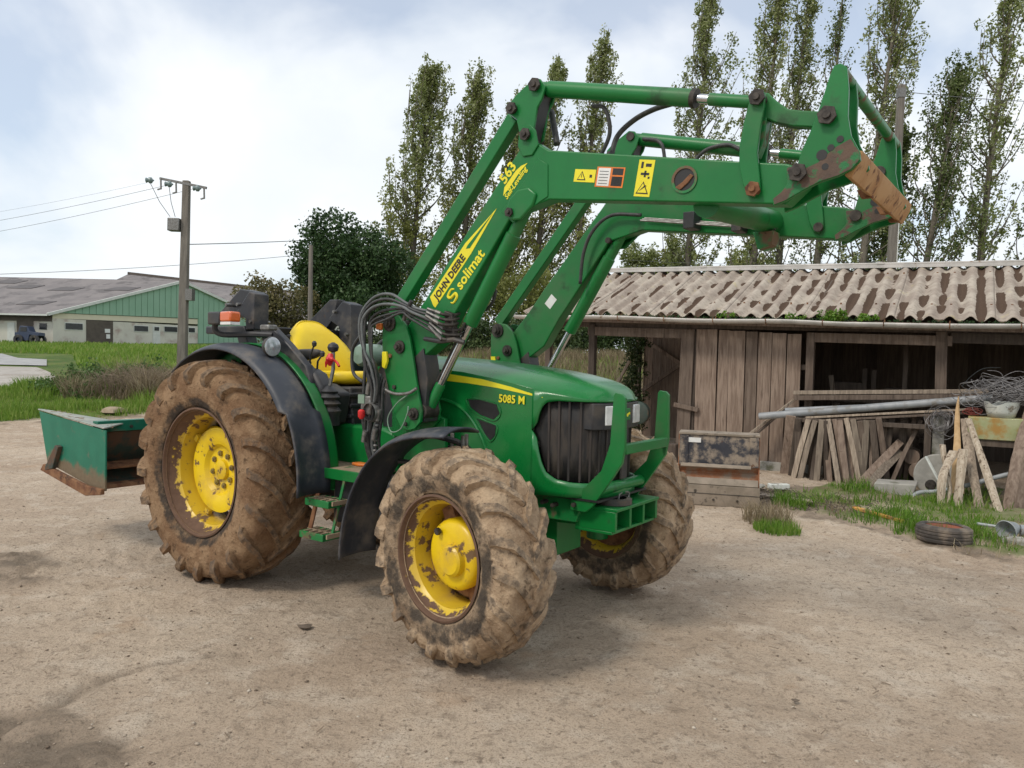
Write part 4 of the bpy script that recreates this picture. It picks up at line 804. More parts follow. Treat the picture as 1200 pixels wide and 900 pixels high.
for s in (-1, 1):
    y0, y1 = (s * .36, s * .345)
    pts = [(1.3, 1.567), (1.63, 1.557), (1.9, 1.542), (2.2, 1.502), (2.432, 1.46), (2.432, .85), (2.30, .90), (2.20, 1.02), (2.12, 1.06), (1.3, 1.10)]
    sp_ = part('side_panel', 'greenhood', MB().prism(pts, min(y0, y1), max(y0, y1)), .003)
    if s < 0:
        Y = -.3605
        yl = MB().prism([(1.45, 1.535), (1.63, 1.533), (1.83, 1.521), (2.06, 1.500), (2.28, 1.462), (2.50, 1.413), (2.50, 1.408), (2.18, 1.452), (1.95, 1.472), (1.71, 1.484), (1.45, 1.490)], Y - .001, Y + .001).build('stripe_decal', 'decalyellow', sp_)
        text('5085 M', .066, 'decalyellow', sp_, (2.19, -.3665, 1.370), (1, 0, -.02), (0, 0, 1), .0016, 'model_number', sx=.95)
        text('JOHN DEERE', .04, 'green', sp_, (1.46, -.3625, 1.497), (1, 0, -.01), (0, 0, 1), .001, 'brand_lettering', sx=.9)
        M['ventshade'] = pm('vent_recess_shade', (.006, .006, .006), (.012, .012, .012), 30, .6, bump=.5, bscale=250, bdist=.003)
        for nm, P in (('vent_opening', [(1.95, 1.372), (2.04, 1.375), (2.17, 1.352), (2.195, 1.30), (2.15, 1.262), (2.05, 1.285), (1.975, 1.325)]), ('vent_opening', [(2.03, 1.255), (2.17, 1.225), (2.165, 1.165), (2.13, 1.135), (2.09, 1.17)])):
            vo = MB().prism(P, Y - .002, Y + .004).build(nm, 'ventshade', sp_)  # laid on the skin; its near-black colour stands in for recess shade
            c = np.mean(P, axis=0); ring = [(c[0] + (p[0] - c[0]) * 1.07, Y - .004, c[1] + (p[1] - c[1]) * 1.12) for p in P]; ring.append(ring[0]); ring.append(ring[1])
            MB().tube(crom(ring, 4), .003, 6).build('vent_rim', 'greenhood', sp_)
        MB().tube(crom([(1.60, Y - .002, 1.355), (1.72, Y - .002, 1.362), (1.86, Y - .002, 1.335), (1.97, Y - .002, 1.265), (2.05, Y - .002, 1.17), (2.10, Y - .002, 1.08)], 6), .012, 8).build('arch_moulding', 'greenhood', sp_)
    else: MB().prism([(1.45, 1.535), (1.83, 1.521), (2.28, 1.462), (2.50, 1.413), (2.50, 1.408), (1.95, 1.472), (1.45, 1.490)], .3595, .3615).build('stripe_decal', 'decalyellow', sp_)
part('bonnet_seam', 'ink', MB().tube([(1.31, -.355, 1.1), (1.31, -.355, 1.57), (1.31, -.2, 1.62), (1.31, .2, 1.62), (1.31, .355, 1.57), (1.31, .355, 1.1)], .006, 5), 0)
part('bonnet_seam', 'ink', MB().box((2.44, -.3, .838), (2.845, .3, .85)), 0)
# headlights in the black centre section of the grille
hb = part('headlight_housing', 'black', MB().prismz([(2.70, -.262), (2.775, -.262), (2.826, -.215), (2.846, -.09), (2.852, 0), (2.846, .09), (2.828, .195), (2.80, .212), (2.70, .21)], 1.235, 1.387), .006)
for s in (-1, 1):
    h = MB().prismz([(2.815, s * .222), (2.834, s * .205), (2.856, s * .085), (2.83, s * .085)], 1.262, 1.372); h.build('headlight', 'glass', hb, bevel=.004)
part('badge', 'green', MB().box((2.848, -.032, 1.285), (2.860, .032, 1.355)), .003)
part('badge_emblem', 'decalyellow', MB().prism([(0, .012), (.01, .02), (.02, .014), (.034, .03), (.046, .026), (.05, .038), (.038, .043), (.028, .036), (.014, .034), (.004, .026)], 0, .002), 0).matrix_local = Matrix.Translation((2.8615, -.024, 1.29)) @ Matrix.Rotation(R(90), 4, 'Z')
part('centre_strip', 'black', MB().box((2.832, -.035, .94), (2.846, .035, 1.24)), .004)

# front guard
for s in (-1, 1):
    P = [(2.885, 1.44), (2.895, 1.455), (2.935, 1.45), (2.955, 1.43), (2.96, 1.16), (2.945, 1.07), (2.885, .97), (2.80, .81), (2.76, .775), (2.66, .775), (2.655, .85), (2.72, .90), (2.82, 1.02), (2.87, 1.17)]
    P = [(x + .035 * min(1, max(0, (z - .8) / .2)), z) for x, z in P]; part('guard_post', 'green', MB().prism(P, s * .28 - .013, s * .28 + .013), .003)
    for x, z in ((2.69, .81), (2.55, .79), (2.48, .80)): part('guard_bolt', 'bolt', MB().cyl((x, s * .25, z), (x, s * .315, z), .013, n=8), 0)
part('guard_crossbar', 'green', MB().box((2.955, -.268, 1.118), (2.995, .268, 1.175)), .006)
part('guard_crossbar', 'green', MB().cyl((2.82, -.258, .90), (2.82, .258, .90), .033, n=20), 0)
# weight bracket
mb = MB(); mb.box((2.66, -.235, .785), (2.93, .305, .803)); mb.box((2.66, -.235, .655), (2.69, .305, .785)); mb.box((2.66, -.235, .655), (2.90, .305, .672))
for y in (-.235, -.06, .11, .28): mb.box((2.69, y, .672), (2.92, y + .025, .785))
part('weight_bracket', 'green', mb, .003)
part('tow_hook', 'steel', MB().tube(crom([(2.84, -.05, .80), (2.84, -.05, .85), (2.84, 0, .86), (2.84, .07, .85), (2.84, .07, .80)], 4), .008, 6), 0)
part('bumper_roller', 'black', MB().lathe([(.800, .07), (.806, .10), (.835, .10), (.84, .07)], 32, 'z', (2.83, -.08, 0)), 0)
part('front_plate', 'green', MB().prism([(2.40, .66), (2.72, .68), (2.70, .80), (2.42, .83)], -.2, .2), .004)

# front fenders: black plastic arches
def arch(path, y0, y1, drop, name, mat, th=.012, lip=.03):
    mb = MB(); n = len(path); rows = 7
    for i, (x, z) in enumerate(path):
        d = Vector((path[min(i + 1, n - 1)][0] - path[max(i - 1, 0)][0], path[min(i + 1, n - 1)][1] - path[max(i - 1, 0)][1])).normalized(); nn = Vector((-d.y, d.x))
        if nn.y < 0 and abs(d.x) > .5: nn = -nn
        for k in range(rows + 1):
            u = k / rows; dr = -lip * (u ** 6) - lip * .6 * ((1 - u) ** 8) + drop * math.sin(u * 3.14)
            mb.v.append((x + nn.x * dr, y0 + (y1 - y0) * u, z + nn.y * dr))
    for i in range(n - 1):
        for k in range(rows): a = i * (rows + 1) + k; mb.f.append((a, a + rows + 1, a + rows + 2, a + 1))
    return part(name, mat, mb, 0, angle=50, solid=th)
fp = [(p.x, p.y) for p in crom([(1.455, .42, 0), (1.46, .52, 0), (1.49, .68, 0), (1.56, .86, 0), (1.68, 1.03, 0), (1.83, 1.145, 0), (1.98, 1.20, 0), (2.12, 1.225, 0), (2.28, 1.235, 0)], 4)]
for s in (-1, 1):
    arch(fp, s * .66, s * .965, .012, 'front_fender', 'fender')
    mb = MB(); mb.tube(crom([(2.2, s * .55, .80), (2.15, s * .56, 1.08), (2.0, s * .68, 1.17), (2.0, s * .85, 1.18)], 4), .018, 8); mb.tube([(1.7, s * .7, 1.0), (2.15, s * .56, 1.0)], .015, 6); part('fender_bracket', 'black', mb, 0)
    for x, y in ((2.14, .60), (2.18, .68), (2.05, .62)): part('stud', 'steel', MB().cyl((x, s * y, 1.10), (x, s * y, 1.19), .012, n=8), 0)
# rear fenders: green shell inside, grey black flare outside
for s in (-1, 1):
    cx, cz = .05, .79
    A0, A1 = -5, 128
    pth = [(cx + .905 * math.cos(R(a)), cz + .895 * math.sin(R(a))) for a in np.linspace(A0, A1, 40)]
    arch(pth, s * .60, s * .88, .01, 'fender_flare', 'fender', .014, .035)
    pth2 = [(cx + .918 * math.cos(R(a)), cz + .908 * math.sin(R(a))) for a in np.linspace(A0 + 1, A1, 40)]
    arch(pth2, s * .525, s * .612, .0, 'rear_fender', 'green', .012, .0)
    P = [(cx + .918 * math.cos(R(a)), cz + .908 * math.sin(R(a))) for a in np.linspace(A0, A1, 32)] + [(-.3, .8), (.5, .70)]
    part('fender_inner_panel', 'green', MB().prism(P, s * .518, s * .532), .002)
# platform, steps
part('platform', 'mudplate', MB().box((.72, -.62, .855), (1.32, .62, .875)), .003); part('floor_tunnel', 'green', MB().prism([(.3, .80), (1.34, .80), (1.34, 1.10), (1.2, 1.14), (.3, 1.14)], -.34, .34), .02)
for s in (-1, 1):
    part('platform_skirt', 'green', MB().prism([(.93, .81), (1.32, .81), (1.32, .878), (.93, .878)], s * .632 - .008, s * .632 + .008), .003)
    mb = MB(); mb.beam((.93, s * .63, .82), (.91, s * .72, .44), .035, .012, (0, 1, 0)); part('step_hanger', 'rust', mb, .002); mb = MB(); mb.beam((1.15, s * .63, .82), (1.13, s * .72, .44), .02, .012, (0, 1, 0)); part('step_hanger', 'greenworn', mb, .002)
    for x0, x1, ya, yb, z in ((.92, 1.15, .62, .755, .665), (.905, 1.135, .65, .785, .455)):
        st = MB(); st.box((x0, s * yb - .01, z - .02), (x1, s * yb + .01, z + .025)); st.box((x0, s * ya - .01, z - .02), (x1, s * ya + .01, z + .025)); st.box((x0, min(s * ya, s * yb), z - .02), (x0 + .015, max(s * ya, s * yb), z + .025)); st.box((x1 - .015, min(s * ya, s * yb), z - .02), (x1, max(s * ya, s * yb), z + .025))
        so = part('step', 'greenworn', st, .003)
        g_ = MB()
        for k in range(5): xx = x0 + .03 + k * .055; g_.box((xx, min(s * ya, s * yb), z), (xx + .012, max(s * ya, s * yb), z + .028))
        g_.box((x0, s * (ya + yb) / 2 - .006, z), (x1, s * (ya + yb) / 2 + .006, z + .026)); g_.build('tread_grid', 'mudplate', so)
part('fuel_tank', 'black', MB().box((.95, -.56, .50), (1.5, -.24, .84)), .03)
part('battery_box', 'greydust', MB().box((1.02, -.5, .42), (1.25, -.38, .58)), .02)
# seat
part('seat_suspension', 'black', MB().prism([(.18, 1.0), (.80, 1.0), (.84, 1.12), (.80, 1.40), (.14, 1.40)], -.28, .20), .015)
for k in range(4): part('bellows_fold', 'black', MB().box((.15, -.30, 1.10 + .075 * k), (.83, .22, 1.135 + .075 * k)), .012)
def pad(outline, y0, y1, name, mat, crown=.035, parent=None):
    """upholstered pad: outline in x z, puffed across its width"""
    mb = MB(); c = np.mean(outline, axis=0); n = len(outline); rows = 9; sm = crom([(p[0], p[1], 0) for p in outline] + [(outline[0][0], outline[0][1], 0)], 4)[:-1]; n = len(sm)
    for k in range(rows):
        u = -1 + 2 * k / (rows - 1); sc_ = (1 - abs(u) ** 4 * .35)
        for p in sm: mb.v.append((c[0] + (p.x - c[0]) * sc_, (y0 + y1) / 2 + u * (y1 - y0) / 2, c[1] + (p.y - c[1]) * sc_))
    for k in range(rows - 1):
        for i in range(n): a = k * n + i; b = k * n + (i + 1) % n; mb.f.append((a, b, b + n, a + n))
    mb.f.append(tuple(range(n))); mb.f.append(tuple((rows - 1) * n + i for i in range(n - 1, -1, -1)))
    return part(name, mat, mb, 0, angle=60, parent=parent)
# backrest seen from its front right; a rounded shell tilting back
def backrest():
    mb = MB(); NU, NV = 13, 13
    lay = []
    for side in (0, 1):
        for i in range(NU):
            v = i / (NU - 1); z = 1.44 + .455 * v; half = .27 * (1 - .30 * max(0, v - .55) ** 1.2 * 2.0) * (1 if v < .96 else .9)
            for j in range(NV):
                u = -1 + 2 * j / (NV - 1); wing = .09 * abs(u) ** 2.4 * (1 - .5 * v)
                x = .16 - .14 * v + wing + (0.05 * math.sin(v * 3.14) if side else -.055); e = max(abs(u), 0) ** 6 * .03 + (.05 * max(0, v - .85) / .15 if v > .85 else 0)
                x += -e if side else e * .4
                zz = z - .10 * abs(u) ** 3 * (v ** 2); mb.v.append((x + .05, u * half - .03, zz))
    S = NU * NV
    for i in range(NU - 1):
        for j in range(NV - 1): a = i * NV + j; mb.f.append((a, a + 1, a + NV + 1, a + NV)); b = S + a; mb.f.append((b, b + NV, b + NV + 1, b + 1))
    for i in range(NU - 1):
        for j in (0, NV - 1): a = i * NV + j; mb.f.append((a, a + NV, a + NV + S, a + S))
    for j in range(NV - 1):
        for i in (0, NU - 1): a = i * NV + j; mb.f.append((a, a + 1, a + 1 + S, a + S))
    return part('seat_back', 'yellow', mb, 0, angle=70)
backrest()
pad([(.20, 1.43), (.24, 1.50), (.45, 1.495), (.66, 1.51), (.72, 1.48), (.70, 1.42), (.5, 1.40), (.22, 1.395)], -.27, .21, 'seat_cushion', 'yellow')
part('seat_shell', 'black', MB().prism([(-.02, 1.42), (.06, 1.40), (.02, 1.78), (-.06, 1.78)], -.20, .14), .02)
pad([(.16, 1.60), (.22, 1.655), (.50, 1.665), (.52, 1.62), (.40, 1.585), (.22, 1.575)], -.36, -.295, 'armrest', 'black')
# dashboard and steering wheel behind the hoses
part('dashboard', 'black', MB().prism([(1.08, .98), (1.30, .98), (1.30, 1.60), (1.14, 1.66), (1.02, 1.52), (1.10, 1.40)], -.25, .25), .03)
mb = MB()
for k in range(33): pass
ring = [Vector((.98, 0, 1.70)) + Vector((math.sin(a) * .0, math.cos(a) * .19, 0)) + Vector((.62, 0, -.78)) * 0 + Vector((.78, 0, .62)) * math.sin(a) * .19 for a in np.linspace(0, 2 * math.pi, 33)]
mb.tube(ring, .014, 8, False); mb.tube([(.98, -.19, 1.70), (.98, .19, 1.70)], .01, 6); mb.tube([(1.10, 0, 1.58), (.98, 0, 1.70)], .022, 8); part('steering_wheel', 'black', mb, 0)
# translucent tank and the dark control boxes
mb = MB(); mb.lathe([(-.12, .0), (-.11, .06), (-.08, .078), (.08, .078), (.11, .06), (.12, .02)], 28, 'y', (1.0, -.28, 1.63)); part('reservoir', 'tank', mb, 0)
part('control_box', 'black', MB().prism([(.42, 1.18), (.80, 1.14), (.84, 1.36), (.70, 1.42), (.45, 1.44)], -.44, -.30), .02)
# right console arm that carries the levers, work light, black loom
part('console_arm', 'blackmetal', MB().prism([(.14, 1.80), (.26, 1.83), (.46, 1.70), (.66, 1.55), (.74, 1.36), (.66, 1.30), (.56, 1.42), (.40, 1.58), (.16, 1.72)], -.56, -.50), .012)
part('console_cover', 'black', MB().prism([(.30, 1.60), (.44, 1.64), (.62, 1.52), (.66, 1.34), (.54, 1.28), (.42, 1.44)], -.545, -.42), .02); part('lever_block', 'black', MB().prism([(.50, 1.20), (.74, 1.22), (.78, 1.40), (.70, 1.50), (.62, 1.53), (.52, 1.50)], -.52, -.40), .025)
mb = MB(); mb.lathe([(-.03, .03), (0, .062), (.03, .072), (.04, .068)], 32, 'x', (.44, -.70, 1.675)); mb.cyl((.42, -.70, 1.675), (.36, -.60, 1.70), .02, n=8); M['lens'] = pm('ribbed_lamp_lens', (.50, .53, .55), (.30, .33, .35), 25, .15, .3, coat=.6); wl_ = part('work_light', 'black', mb, 0)
MB().lathe([(.040, .066), (.048, .05), (.051, 0)], 32, 'x', (.44, -.70, 1.675)).build('lens', 'lens', wl_)
part('mirror_bracket', 'steel', MB().box((.30, -.68, 1.79), (.40, -.60, 1.83)), .01)
for (a, b, c_) in (((.52, -.42, 1.45), (.56, -.44, 1.62), (.60, -.44, 1.70)), ((.60, -.42, 1.45), (.64, -.44, 1.58), (.70, -.45, 1.63)), ((.50, -.36, 1.4), (.47, -.37, 1.5), (.46, -.37, 1.56))):
    mb = MB(); mb.tube([a, b, c_], [.007, .007, .006], 8); mb.lathe([(-.02, .004), (-.012, .015), (.01, .018), (.024, .008)], 12, 'z', c_); part('control_lever', 'black', mb, 0)
# joystick with rubber boot and red ribbon
mb = MB(); mb.lathe([(1.14, .075), (1.2, .07), (1.24, .085), (1.27, .06), (1.29, .082), (1.315, .055), (1.335, .075), (1.36, .05), (1.375, .062), (1.41, .025), (1.42, 0)], 24, 'z', (.79, -.46, 0)); part('lever_boot', 'black', mb, 0)
js = part('joystick', 'steel', MB().tube([(.79, -.46, 1.40), (.815, -.45, 1.53), (.80, -.44, 1.66)], .013, 10), 0)
MB().lathe([(1.645, .01), (1.655, .032), (1.68, .040), (1.70, .033), (1.715, .008)], 20, 'z', (.80, -.44, 0)).build('knob', 'black', js)
mb = MB()
rb = crom([(.79, -.47, 1.60), (.84, -.49, 1.60), (.87, -.47, 1.58), (.91, -.48, 1.55)], 4)
mb.tube([(.79, -.45, 1.56), (.80, -.47, 1.60), (.795, -.455, 1.63)], [.02, .028, .02], 8); mb.tube(rb, [.014] * 6 + [.009] * (len(rb) - 6), 6); mb.tube([(.79, -.47, 1.60), (.765, -.47, 1.57), (.76, -.47, 1.54)], [.014, .011, .004], 6); mb.build('red_ribbon', 'red', js)
# folded roll bar: cross piece behind the seat and the two folded upper halves
rb_ = 'blackmetal'
mb = MB(); mb.prism([(-.56, 1.77), (-.16, 1.77), (-.10, 1.65), (-.06, 1.0), (.03, 1.0), (-.0, 1.68), (-.06, 1.83), (-.56, 1.83)], -.56, -.47); part('roll_bar_post', rb_, mb, .01)
mb = MB(); mb.prism([(-.56, 1.77), (-.16, 1.77), (-.10, 1.65), (-.06, 1.0), (.03, 1.0), (-.0, 1.68), (-.06, 1.83), (-.56, 1.83)], .40, .49); part('roll_bar_post', rb_, mb, .01)
part('roll_bar_crosspiece', rb_, MB().box((-.16, -.47, 1.765), (-.09, .40, 1.835)), .01)
hinge = [(-.44, 1.95), (-.18, 2.115), (-.02, 2.085), (.06, 2.065), (.06, 1.83), (-.08, 1.80), (-.06, 1.93), (-.20, 1.90)]
part('roll_bar_hinge', rb_, MB().prism([(-.48, 1.93), (-.20, 2.115), (.0, 2.085), (-.16, 1.93), (-.30, 1.90)], -.50, -.40), .008)
part('roll_bar_hinge', rb_, MB().prism([(-.16, 1.93), (.0, 2.085), (.065, 2.065), (.065, 1.80), (-.04, 1.80), (-.04, 1.88)], -.56, -.43), .008)
part('roll_bar_hinge', rb_, MB().prism([(-.50, 1.92), (-.23, 2.10), (-.14, 2.10), (-.16, 1.95), (-.30, 1.82)], .40, .50), .008)
part('roll_bar_hinge', rb_, MB().prism([(-.20, 1.93), (-.02, 2.08), (.08, 2.05), (.10, 1.48), (-.06, 1.48), (-.06, 1.86)], .36, .50), .008)
mb = MB()
for x, z in ((-.13, 1.99), (.03, 1.86), (-.27, 1.99)): mb.cyl((x, -.575, z), (x, -.40, z), .013, n=8)
for x, z in ((-.1, 1.99), (.05, 1.80), (.05, 1.62)): mb.cyl((x, .33, z), (x, .50, z), .014, n=8)
part('pin', 'steel', mb, 0)
# beacon lamp on its bracket
part('lamp_bracket', 'black', MB().tube(crom([(-.20, -.70, 1.86), (-.21, -.70, 1.79), (-.14, -.66, 1.76), (.1, -.60, 1.765), (.28, -.55, 1.76)], 4), .022, 8), 0)
lb = part('rear_lamp', 'black', MB().box((-.22, -.76, 1.83), (-.07, -.66, 1.925)), .012); MB().box((-.075, -.755, 1.85), (.06, -.665, 1.925)).build('amber_lens', 'amber', lb, bevel=.014, seg=3); MB().box((-.07, -.75, 1.83), (.055, -.67, 1.85)).build('reflector', 'white', lb)
part('orange_tag', 'orange', MB().box((1.44, -.655, 1.79), (1.49, -.60, 1.83)), .006)
part('lost_glove', 'orange', MB().prismz([(.98, -.42), (1.06, -.44), (1.14, -.40), (1.12, -.36), (1.0, -.36)], .876, .895), .006)

# ------------------------------------------------------------------ LOADER
def pin_(x, y0, y1, z, r=.026, mat='bolt', name='pivot_pin', parent=None):
    mb = MB(); mb.cyl((x, y0, z), (x, y1, z), r, n=18); e = y0 if abs(y0) > abs(y1) else y1; d = 1 if e > 0 else -1
    mb.cyl((x, e, z), (x, e + d * .012, z), r * 1.35, n=6); mb.cyl((x, e + d * .012, z), (x, e + d * .022, z), r * .55, n=12); return part(name, mat, mb, .001, parent)
BOOM = [(1.60, 1.60), (1.56, 1.68), (1.60, 1.75), (1.80, 1.97), (1.92, 2.12), (2.49, 2.785), (2.56, 2.80), (2.66, 2.735), (3.42, 2.590), (3.68, 2.54), (3.90, 2.50), (3.985, 2.46), (3.985, 2.40), (3.90, 2.325), (3.42, 2.385), (2.67, 2.475), (2.43, 2.42), (2.17, 2.07), (2.05, 1.91), (1.93, 1.72), (1.78, 1.62), (1.68, 1.58)]
for s in (-1, 1):
    ya, yb = (-.598, -.498) if s < 0 else (.498, .598)
    bo = part('loader_arm', 'green' , MB().prism(BOOM, ya, yb), .007, seg=3)
    o_ = ya if s < 0 else yb; f_ = lambda d: (min(o_, o_ + s * d), max(o_, o_ + s * d))
    # gusset at the knee, with the cylinder boss
    MB().prism([(2.36, 2.44), (2.52, 2.60), (2.60, 2.70), (2.66, 2.66), (2.665, 2.49), (2.62, 2.47), (2.44, 2.37)], *f_(.006)).build('gusset_plate', 'green', bo, bevel=.003)
    MB().prism([(2.40, 2.44), (2.42, 2.50), (2.48, 2.545), (2.55, 2.55), (2.60, 2.51), (2.58, 2.45), (2.50, 2.38), (2.44, 2.38)], *f_(.022)).build('cylinder_boss', 'green', bo, bevel=.018, seg=3)
    MB().prism([(2.465, 2.78), (2.47, 2.84), (2.50, 2.885), (2.545, 2.885), (2.58, 2.85), (2.60, 2.77), (2.56, 2.72), (2.50, 2.72)], *f_(.010)).build('crank_lug', 'green', bo, bevel=.004)
    pin_(2.522, o_ - s * .13, o_ + s * .022, 2.832, .026)
    pin_(2.43, o_ - s * .12, o_ + s * .025, 2.425, .020)
    # round cut-out with a cast insert
    if s < 0:
        mb = MB(); mb.lathe([(-.604, .064), (-.604, .052), (-.585, .050)], 32, c=(3.43, 0, 2.487)); mb.build('port_rim', 'greenworn', bo)
        MB().lathe([(-.5990, .052), (-.5990, 0)], 32, c=(3.43, 0, 2.487)).build('port_hole', 'ink', bo)
        MB().prism([(3.385, 2.455), (3.42, 2.475), (3.46, 2.51), (3.475, 2.50), (3.45, 2.47), (3.41, 2.44)], -.606, -.598).build('port_insert', 'rust', bo, bevel=.002)
    # square levelling rod above the arm
    y0, y1 = ((-.588, -.508) if s < 0 else (.508, .588)); yc = (y0 + y1) / 2
    mb = MB(); mb.beam((1.50, yc, 1.885), (2.405, yc, 2.955), .07, .078, (-.76, 0, .64)); lr = part('levelling_rod', 'green', mb, .006)
    pin_(2.43, yc - .075, yc + .075, 2.985, .026)
    # knee bell crank (two plates)
    KC = [(2.56, 3.125), (2.60, 3.115), (2.635, 3.07), (2.615, 3.01), (2.585, 2.97), (2.575, 2.90), (2.56, 2.82), (2.50, 2.80), (2.47, 2.86), (2.45, 2.93), (2.395, 2.97), (2.40, 3.02), (2.44, 3.055), (2.50, 3.09)]
    part('knee_bell_crank', 'green', MB().prism(KC, yc - .058, yc - .043), .003); part('knee_bell_crank', 'green', MB().prism(KC, yc + .043, yc + .058), .003)
    part('crank_core', 'black', MB().prism([(2.50, 2.95), (2.56, 3.05), (2.61, 3.04), (2.57, 2.90), (2.54, 2.80), (2.50, 2.86)], yc - .043, yc + .043), .002)
    pin_(2.575, yc - .07, yc + .07, 3.085, .028)
    # levelling cylinder on top: barrel, gland, chromed rod, painted end
    A, B = Vector((2.575, yc, 3.085)), Vector((3.76, yc, 2.80)); d = (B - A).normalized(); P_ = lambda t: A + d * t; Lc = (B - A).length
    cy = part('levelling_cylinder', 'green', MB().tube([P_(0), P_(.05), P_(.055), P_(.895), P_(.90)], [.036, .036, .043, .043, .038], 28), 0, angle=30)
    MB().cyl(P_(.885), P_(.908), .0445, n=28).build('gland', 'bolt', cy); MB().cyl(P_(.915), P_(.99), .022, n=20).build('rod', 'chrome', cy)
    MB().tube([P_(.97), P_(.975), P_(Lc - .03), P_(Lc)], [.022, .029, .029, .034], 20).build('rod_end', 'green', cy)
    # lift cylinder below: barrel, chromed rod, lower tube
    A, B = Vector((1.79, yc, 1.30)), Vector((2.50, yc, 2.47)); d = (B - A).normalized(); Lc = (B - A).length
    lc = part('lift_cylinder', 'green', MB().tube([P_(.61), P_(.615), P_(Lc - .18), P_(Lc - .175), P_(Lc)], [.036, .044, .044, .037, .037], 28), 0, angle=30)
    MB().cyl(P_(.10), P_(.64), .0235, n=20).build('rod', 'chrome', lc)
    MB().tube([P_(-.02), P_(.02), P_(.19), P_(.20)], [.05, .035, .031, .025], 20).build('rod_end', 'green', lc)
    MB().tube([P_(.22) + Vector((0, -.045, .0)), P_(.62) + Vector((0, -.05, 0))], .006, 6).build('guide_rod', 'bolt', lc) if s < 0 else None
    # front bell crank: curved plates and the link to the carrier
    C2 = [(3.745, 2.815), (3.765, 2.835), (3.80, 2.82), (3.80, 2.76), (3.785, 2.66), (3.775, 2.56), (3.79, 2.45), (3.795, 2.40), (3.77, 2.365), (3.74, 2.375), (3.715, 2.43), (3.695, 2.52), (3.695, 2.60), (3.71, 2.70), (3.73, 2.78)]
    for a, b in ((ya - .022, ya - .002), (yb + .002, yb + .022)): part('front_bell_crank', 'green', MB().prism(C2, a, b), .004)
    part('bell_crank_web', 'greenworn', MB().prism([(3.80, 2.80), (3.80, 2.72), (3.79, 2.62), (3.76, 2.55), (3.72, 2.56), (3.735, 2.68), (3.765, 2.80)], yc - .03, yc + .03), .004)
    pin_(3.765, ya - .03, yb + .03, 2.40, .026, 'rust' if s < 0 else 'bolt'); pin_(3.772, ya - .035, yb + .035, 2.797, .028)
    L2 = [(3.76, 2.83), (3.80, 2.83), (3.84, 2.785), (3.89, 2.742), (3.95, 2.725), (4.02, 2.71), (4.09, 2.69), (4.10, 2.65), (4.06, 2.63), (3.98, 2.65), (3.91, 2.665), (3.84, 2.69), (3.79, 2.72), (3.76, 2.77)]
    part('carrier_link', 'green', MB().prism(L2, yc - .03, yc + .03), .006)
    # tool carrier plates
    CP = [(4.09, 2.865), (4.115, 2.87), (4.14, 2.85), (4.15, 2.76), (4.15, 2.65), (4.165, 2.57), (4.20, 2.50), (4.205, 2.465), (4.17, 2.43), (4.12, 2.41), (4.05, 2.395), (3.98, 2.365), (3.91, 2.33), (3.86, 2.315), (3.855, 2.345), (3.89, 2.37), (3.915, 2.40), (3.91, 2.475), (3.955, 2.475), (3.97, 2.53), (4.00, 2.60), (4.03, 2.68), (4.055, 2.76), (4.075, 2.83)]
    ca = part('carrier_plate', 'green', MB().prism(CP, ya - .045, ya - .022), .003); cb2 = part('carrier_plate', 'green', MB().prism(CP, yb + .022, yb + .045), .003)
    WORN = [(4.165, 2.555), (4.198, 2.50), (4.203, 2.468), (4.17, 2.433), (4.12, 2.413), (4.05, 2.398), (3.98, 2.368), (3.91, 2.333), (3.865, 2.32), (3.86, 2.345), (3.895, 2.37), (3.918, 2.40), (3.914, 2.472), (3.955, 2.472), (3.99, 2.458), (4.04, 2.475), (4.07, 2.50), (4.11, 2.53)]
    M.setdefault('wornplate', pm('worn_bare_plate', (.085, .060, .048), (.13, .085, .06), 9, .75, .2, bump=.3, bscale=60, patches=[((.012, .14, .04), 7, .53, .03, .5)]))
    if s < 0: MB().prism(WORN, ya - .0475, ya - .044).build('worn_patch', 'wornplate', ca)
    else: MB().prism(WORN, yb + .044, yb + .0475).build('worn_patch', 'wornplate', cb2); MB().prism(WORN, ya - .0475, ya - .044).build('worn_patch', 'wornplate', ca)
    for (x, z, r) in ((4.055, 2.505, .022), (4.09, 2.53, .014), (4.125, 2.56, .014), (4.07, 2.455, .014)): MB().cyl((x, ya - .0485, z), (x, ya - .0465, z), r, n=16).build('hole', 'ink', ca)
    pin_(4.075, ya - .065, yb + .05, 2.66, .030); pin_(3.965, ya - .065, yb + .05, 2.44, .030)
# cross members
part('carrier_tube', 'greenworn', MB().cyl((4.115, -.64, 2.838), (4.115, .64, 2.838), .026, n=20), 0)
mb = MB(); mb.prism([(4.14, 2.415), (4.185, 2.512), (4.208, 2.507), (4.20, 2.465), (4.165, 2.402)], -.618, .622); part('carrier_lower_bar', 'ochrerust', mb, .004)
for y in (-.2, .25, .5): part('carrier_hook', 'rust', MB().prism([(4.10, 2.44), (4.17, 2.44), (4.17, 2.40), (4.12, 2.40)], y, y + .03), .003)
part('torque_tube', 'green', MB().cyl((3.50, -.498, 2.385), (3.50, .498, 2.455), .066, n=28), 0)
MBt = MB().prism([(3.44, 2.38), (3.56, 2.38), (3.55, 2.30), (3.47, 2.28)], .35, .47); part('parking_stand_bracket', 'greenworn', MBt, .004)
# hydraulic pipes running under the far arm
for k in range(3): part('hydraulic_pipe', 'steel', MB().tube([(2.70, .47 - .03 * k, 2.545 - .012 * k), (3.55, .47 - .03 * k, 2.42 - .012 * k)], .006, 8), 0)
part('pipe_clamp', 'black', MB().box((3.0, .38, 2.44), (3.07, .495, 2.54)), .004); part('pipe_clamp', 'black', MB().box((3.30, .38, 2.40), (3.36, .495, 2.50)), .004)
